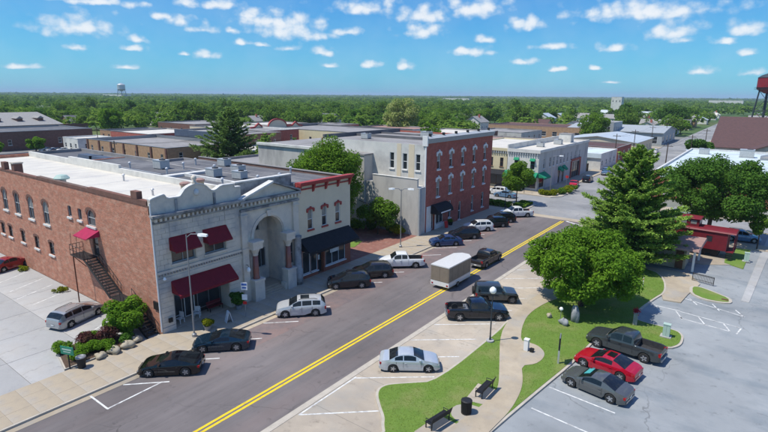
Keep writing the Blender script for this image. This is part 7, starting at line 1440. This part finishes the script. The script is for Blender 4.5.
# bench and planter by the canopy
t = thing('door_planter', 'dark planter tub beside the black canopy entrance', 'planter', (-40.2, 72.6, .142)); obj('tub', MB().lathe((0,0,0), [(.3,0),(.4,.55),(.34,.55)], 14), 'trim_black', t, True)
R = np.random.default_rng(19); P = R.normal(0, .2, (400, 3))*np.array([1,1,.6])+np.array([0,0,.75]); link('foliage', quad_mesh('foliage', leaf_quads(P, R.normal(0,1,(400,3)), .08, R), 'leaf_mid', R.random(400)), t)
t = thing('pavement_board', 'red and white pavement board before the black canopy', 'sign', (-40.0, 70.6, .142), math.radians(70))
for s in (-1, 1): obj('panel', MB().hexa([(-.32,s*.3-.02,0),(.32,s*.3-.02,0),(.32,s*.3+.02,0),(-.32,s*.3+.02,0),(-.32,s*.03-.02,1.1),(.32,s*.03-.02,1.1),(.32,s*.03+.02,1.1),(-.32,s*.03+.02,1.1)]), 'sign_red' if s < 0 else 'sign_white', t, True)
# utility poles with wires
PO = [(-39.2,178),(-39.2,206),(-39.2,240),(-39.2,276),(-20.5,150),(-19.4,190),(-19.2,232),(-129,62),(-129,92),(-186,84),(-88,60)]
for i, (x, y) in enumerate(PO):
    t = thing('utility_pole', ('wooden utility pole with crossarm on the street beside sheds' if i < 4 else 'wooden utility pole beside the white roofed shops' if i < 7 else 'wooden utility pole among the back lots behind the bank'), 'utility pole', (x, y, 0), 0, ('poles by the sheds','poles by the shops','poles behind the bank')[0 if i < 4 else 1 if i < 7 else 2])
    obj('pole', MB().tube([(0,0,-.1),(0,0,9.5)], [.16,.11], 8), 'bark', t, True); obj('crossarm', MB().box(-1.2,1.2,-.06,.06,8.7,8.85), 'bark', t, True)
    for xx in (-1.1,-.5,.5,1.1): obj('insulator', MB().lathe((xx,0,8.852), [(.05,0),(.06,.1),(.02,.16)], 6), 'metal_pale', t, True)
def wire(label, a, b, sag=.9):
    for dx in (-1.1, .5):
        pts = [(a[0]+dx+(b[0]-a[0])*i/10, a[1]+(b[1]-a[1])*i/10, 9.0-sag*4*(i/10)*(1-i/10)) for i in range(11)]
        tag(obj('power_line', MB().tube(pts, .022, 5), 'trim_black'), label, 'wire', label)
for i in range(3): wire('thin black power line strung along the sheds', PO[i], PO[i+1])
for i in range(4, 6): wire('thin black power line strung along the white roofed shops', PO[i], PO[i+1])
wire('thin black power line across the back lots behind the bank', PO[7], PO[8]); wire('thin black power line running from the back lots to the kiosk', PO[8], PO[9])
# welded seams of the roof sheets
for i, x in enumerate(range(-88, -44, 6)): obj('roof_seam', MB().box(x-.07, x+.07, YA+.5, YM-.5, 11.251, 11.262), 'coping_white', bank)
for i, x in enumerate(range(-74, -58, 4)): obj('roof_seam', MB().box(x-.06, x+.06, YM+.1, YE-.1, 11.401, 11.412), 'roof_grey', bank)
for i, y in enumerate(np.linspace(40, 46.5, 4)): obj('roof_seam', MB().box(-71.5, XB-.5, y-.06, y+.06, 10.901, 10.912), 'roof_grey', shopb)
obj('conduit', MB().tube([(-70,33,11.5),(-58,33,11.5),(-58,37,11.5),(-52.9,37,11.55)], .05, 6), 'metal_pale', bank)
# ------------------------------------------------------------------ air
def haze():
    m = bpy.data.materials.new('haze_air'); m.use_nodes = True; t = m.node_tree; t.nodes.clear()
    out = N(t, 'ShaderNodeOutputMaterial'); v = N(t, 'ShaderNodeVolumePrincipled'); v.inputs['Color'].default_value = (.62, .78, .95, 1); v.inputs['Density'].default_value = HAZE; v.inputs['Anisotropy'].default_value = .0
    t.links.new(v.outputs[0], out.inputs['Volume']); MATS['haze_air'] = m
    o = obj('haze', MB().box(-13500, 13500, -3500, 13500, -1.05, 64), 'haze_air'); tag(o, 'thin pale blue summer haze over the whole town', 'haze', kind='stuff')
HAZE = 1.05e-4
haze()
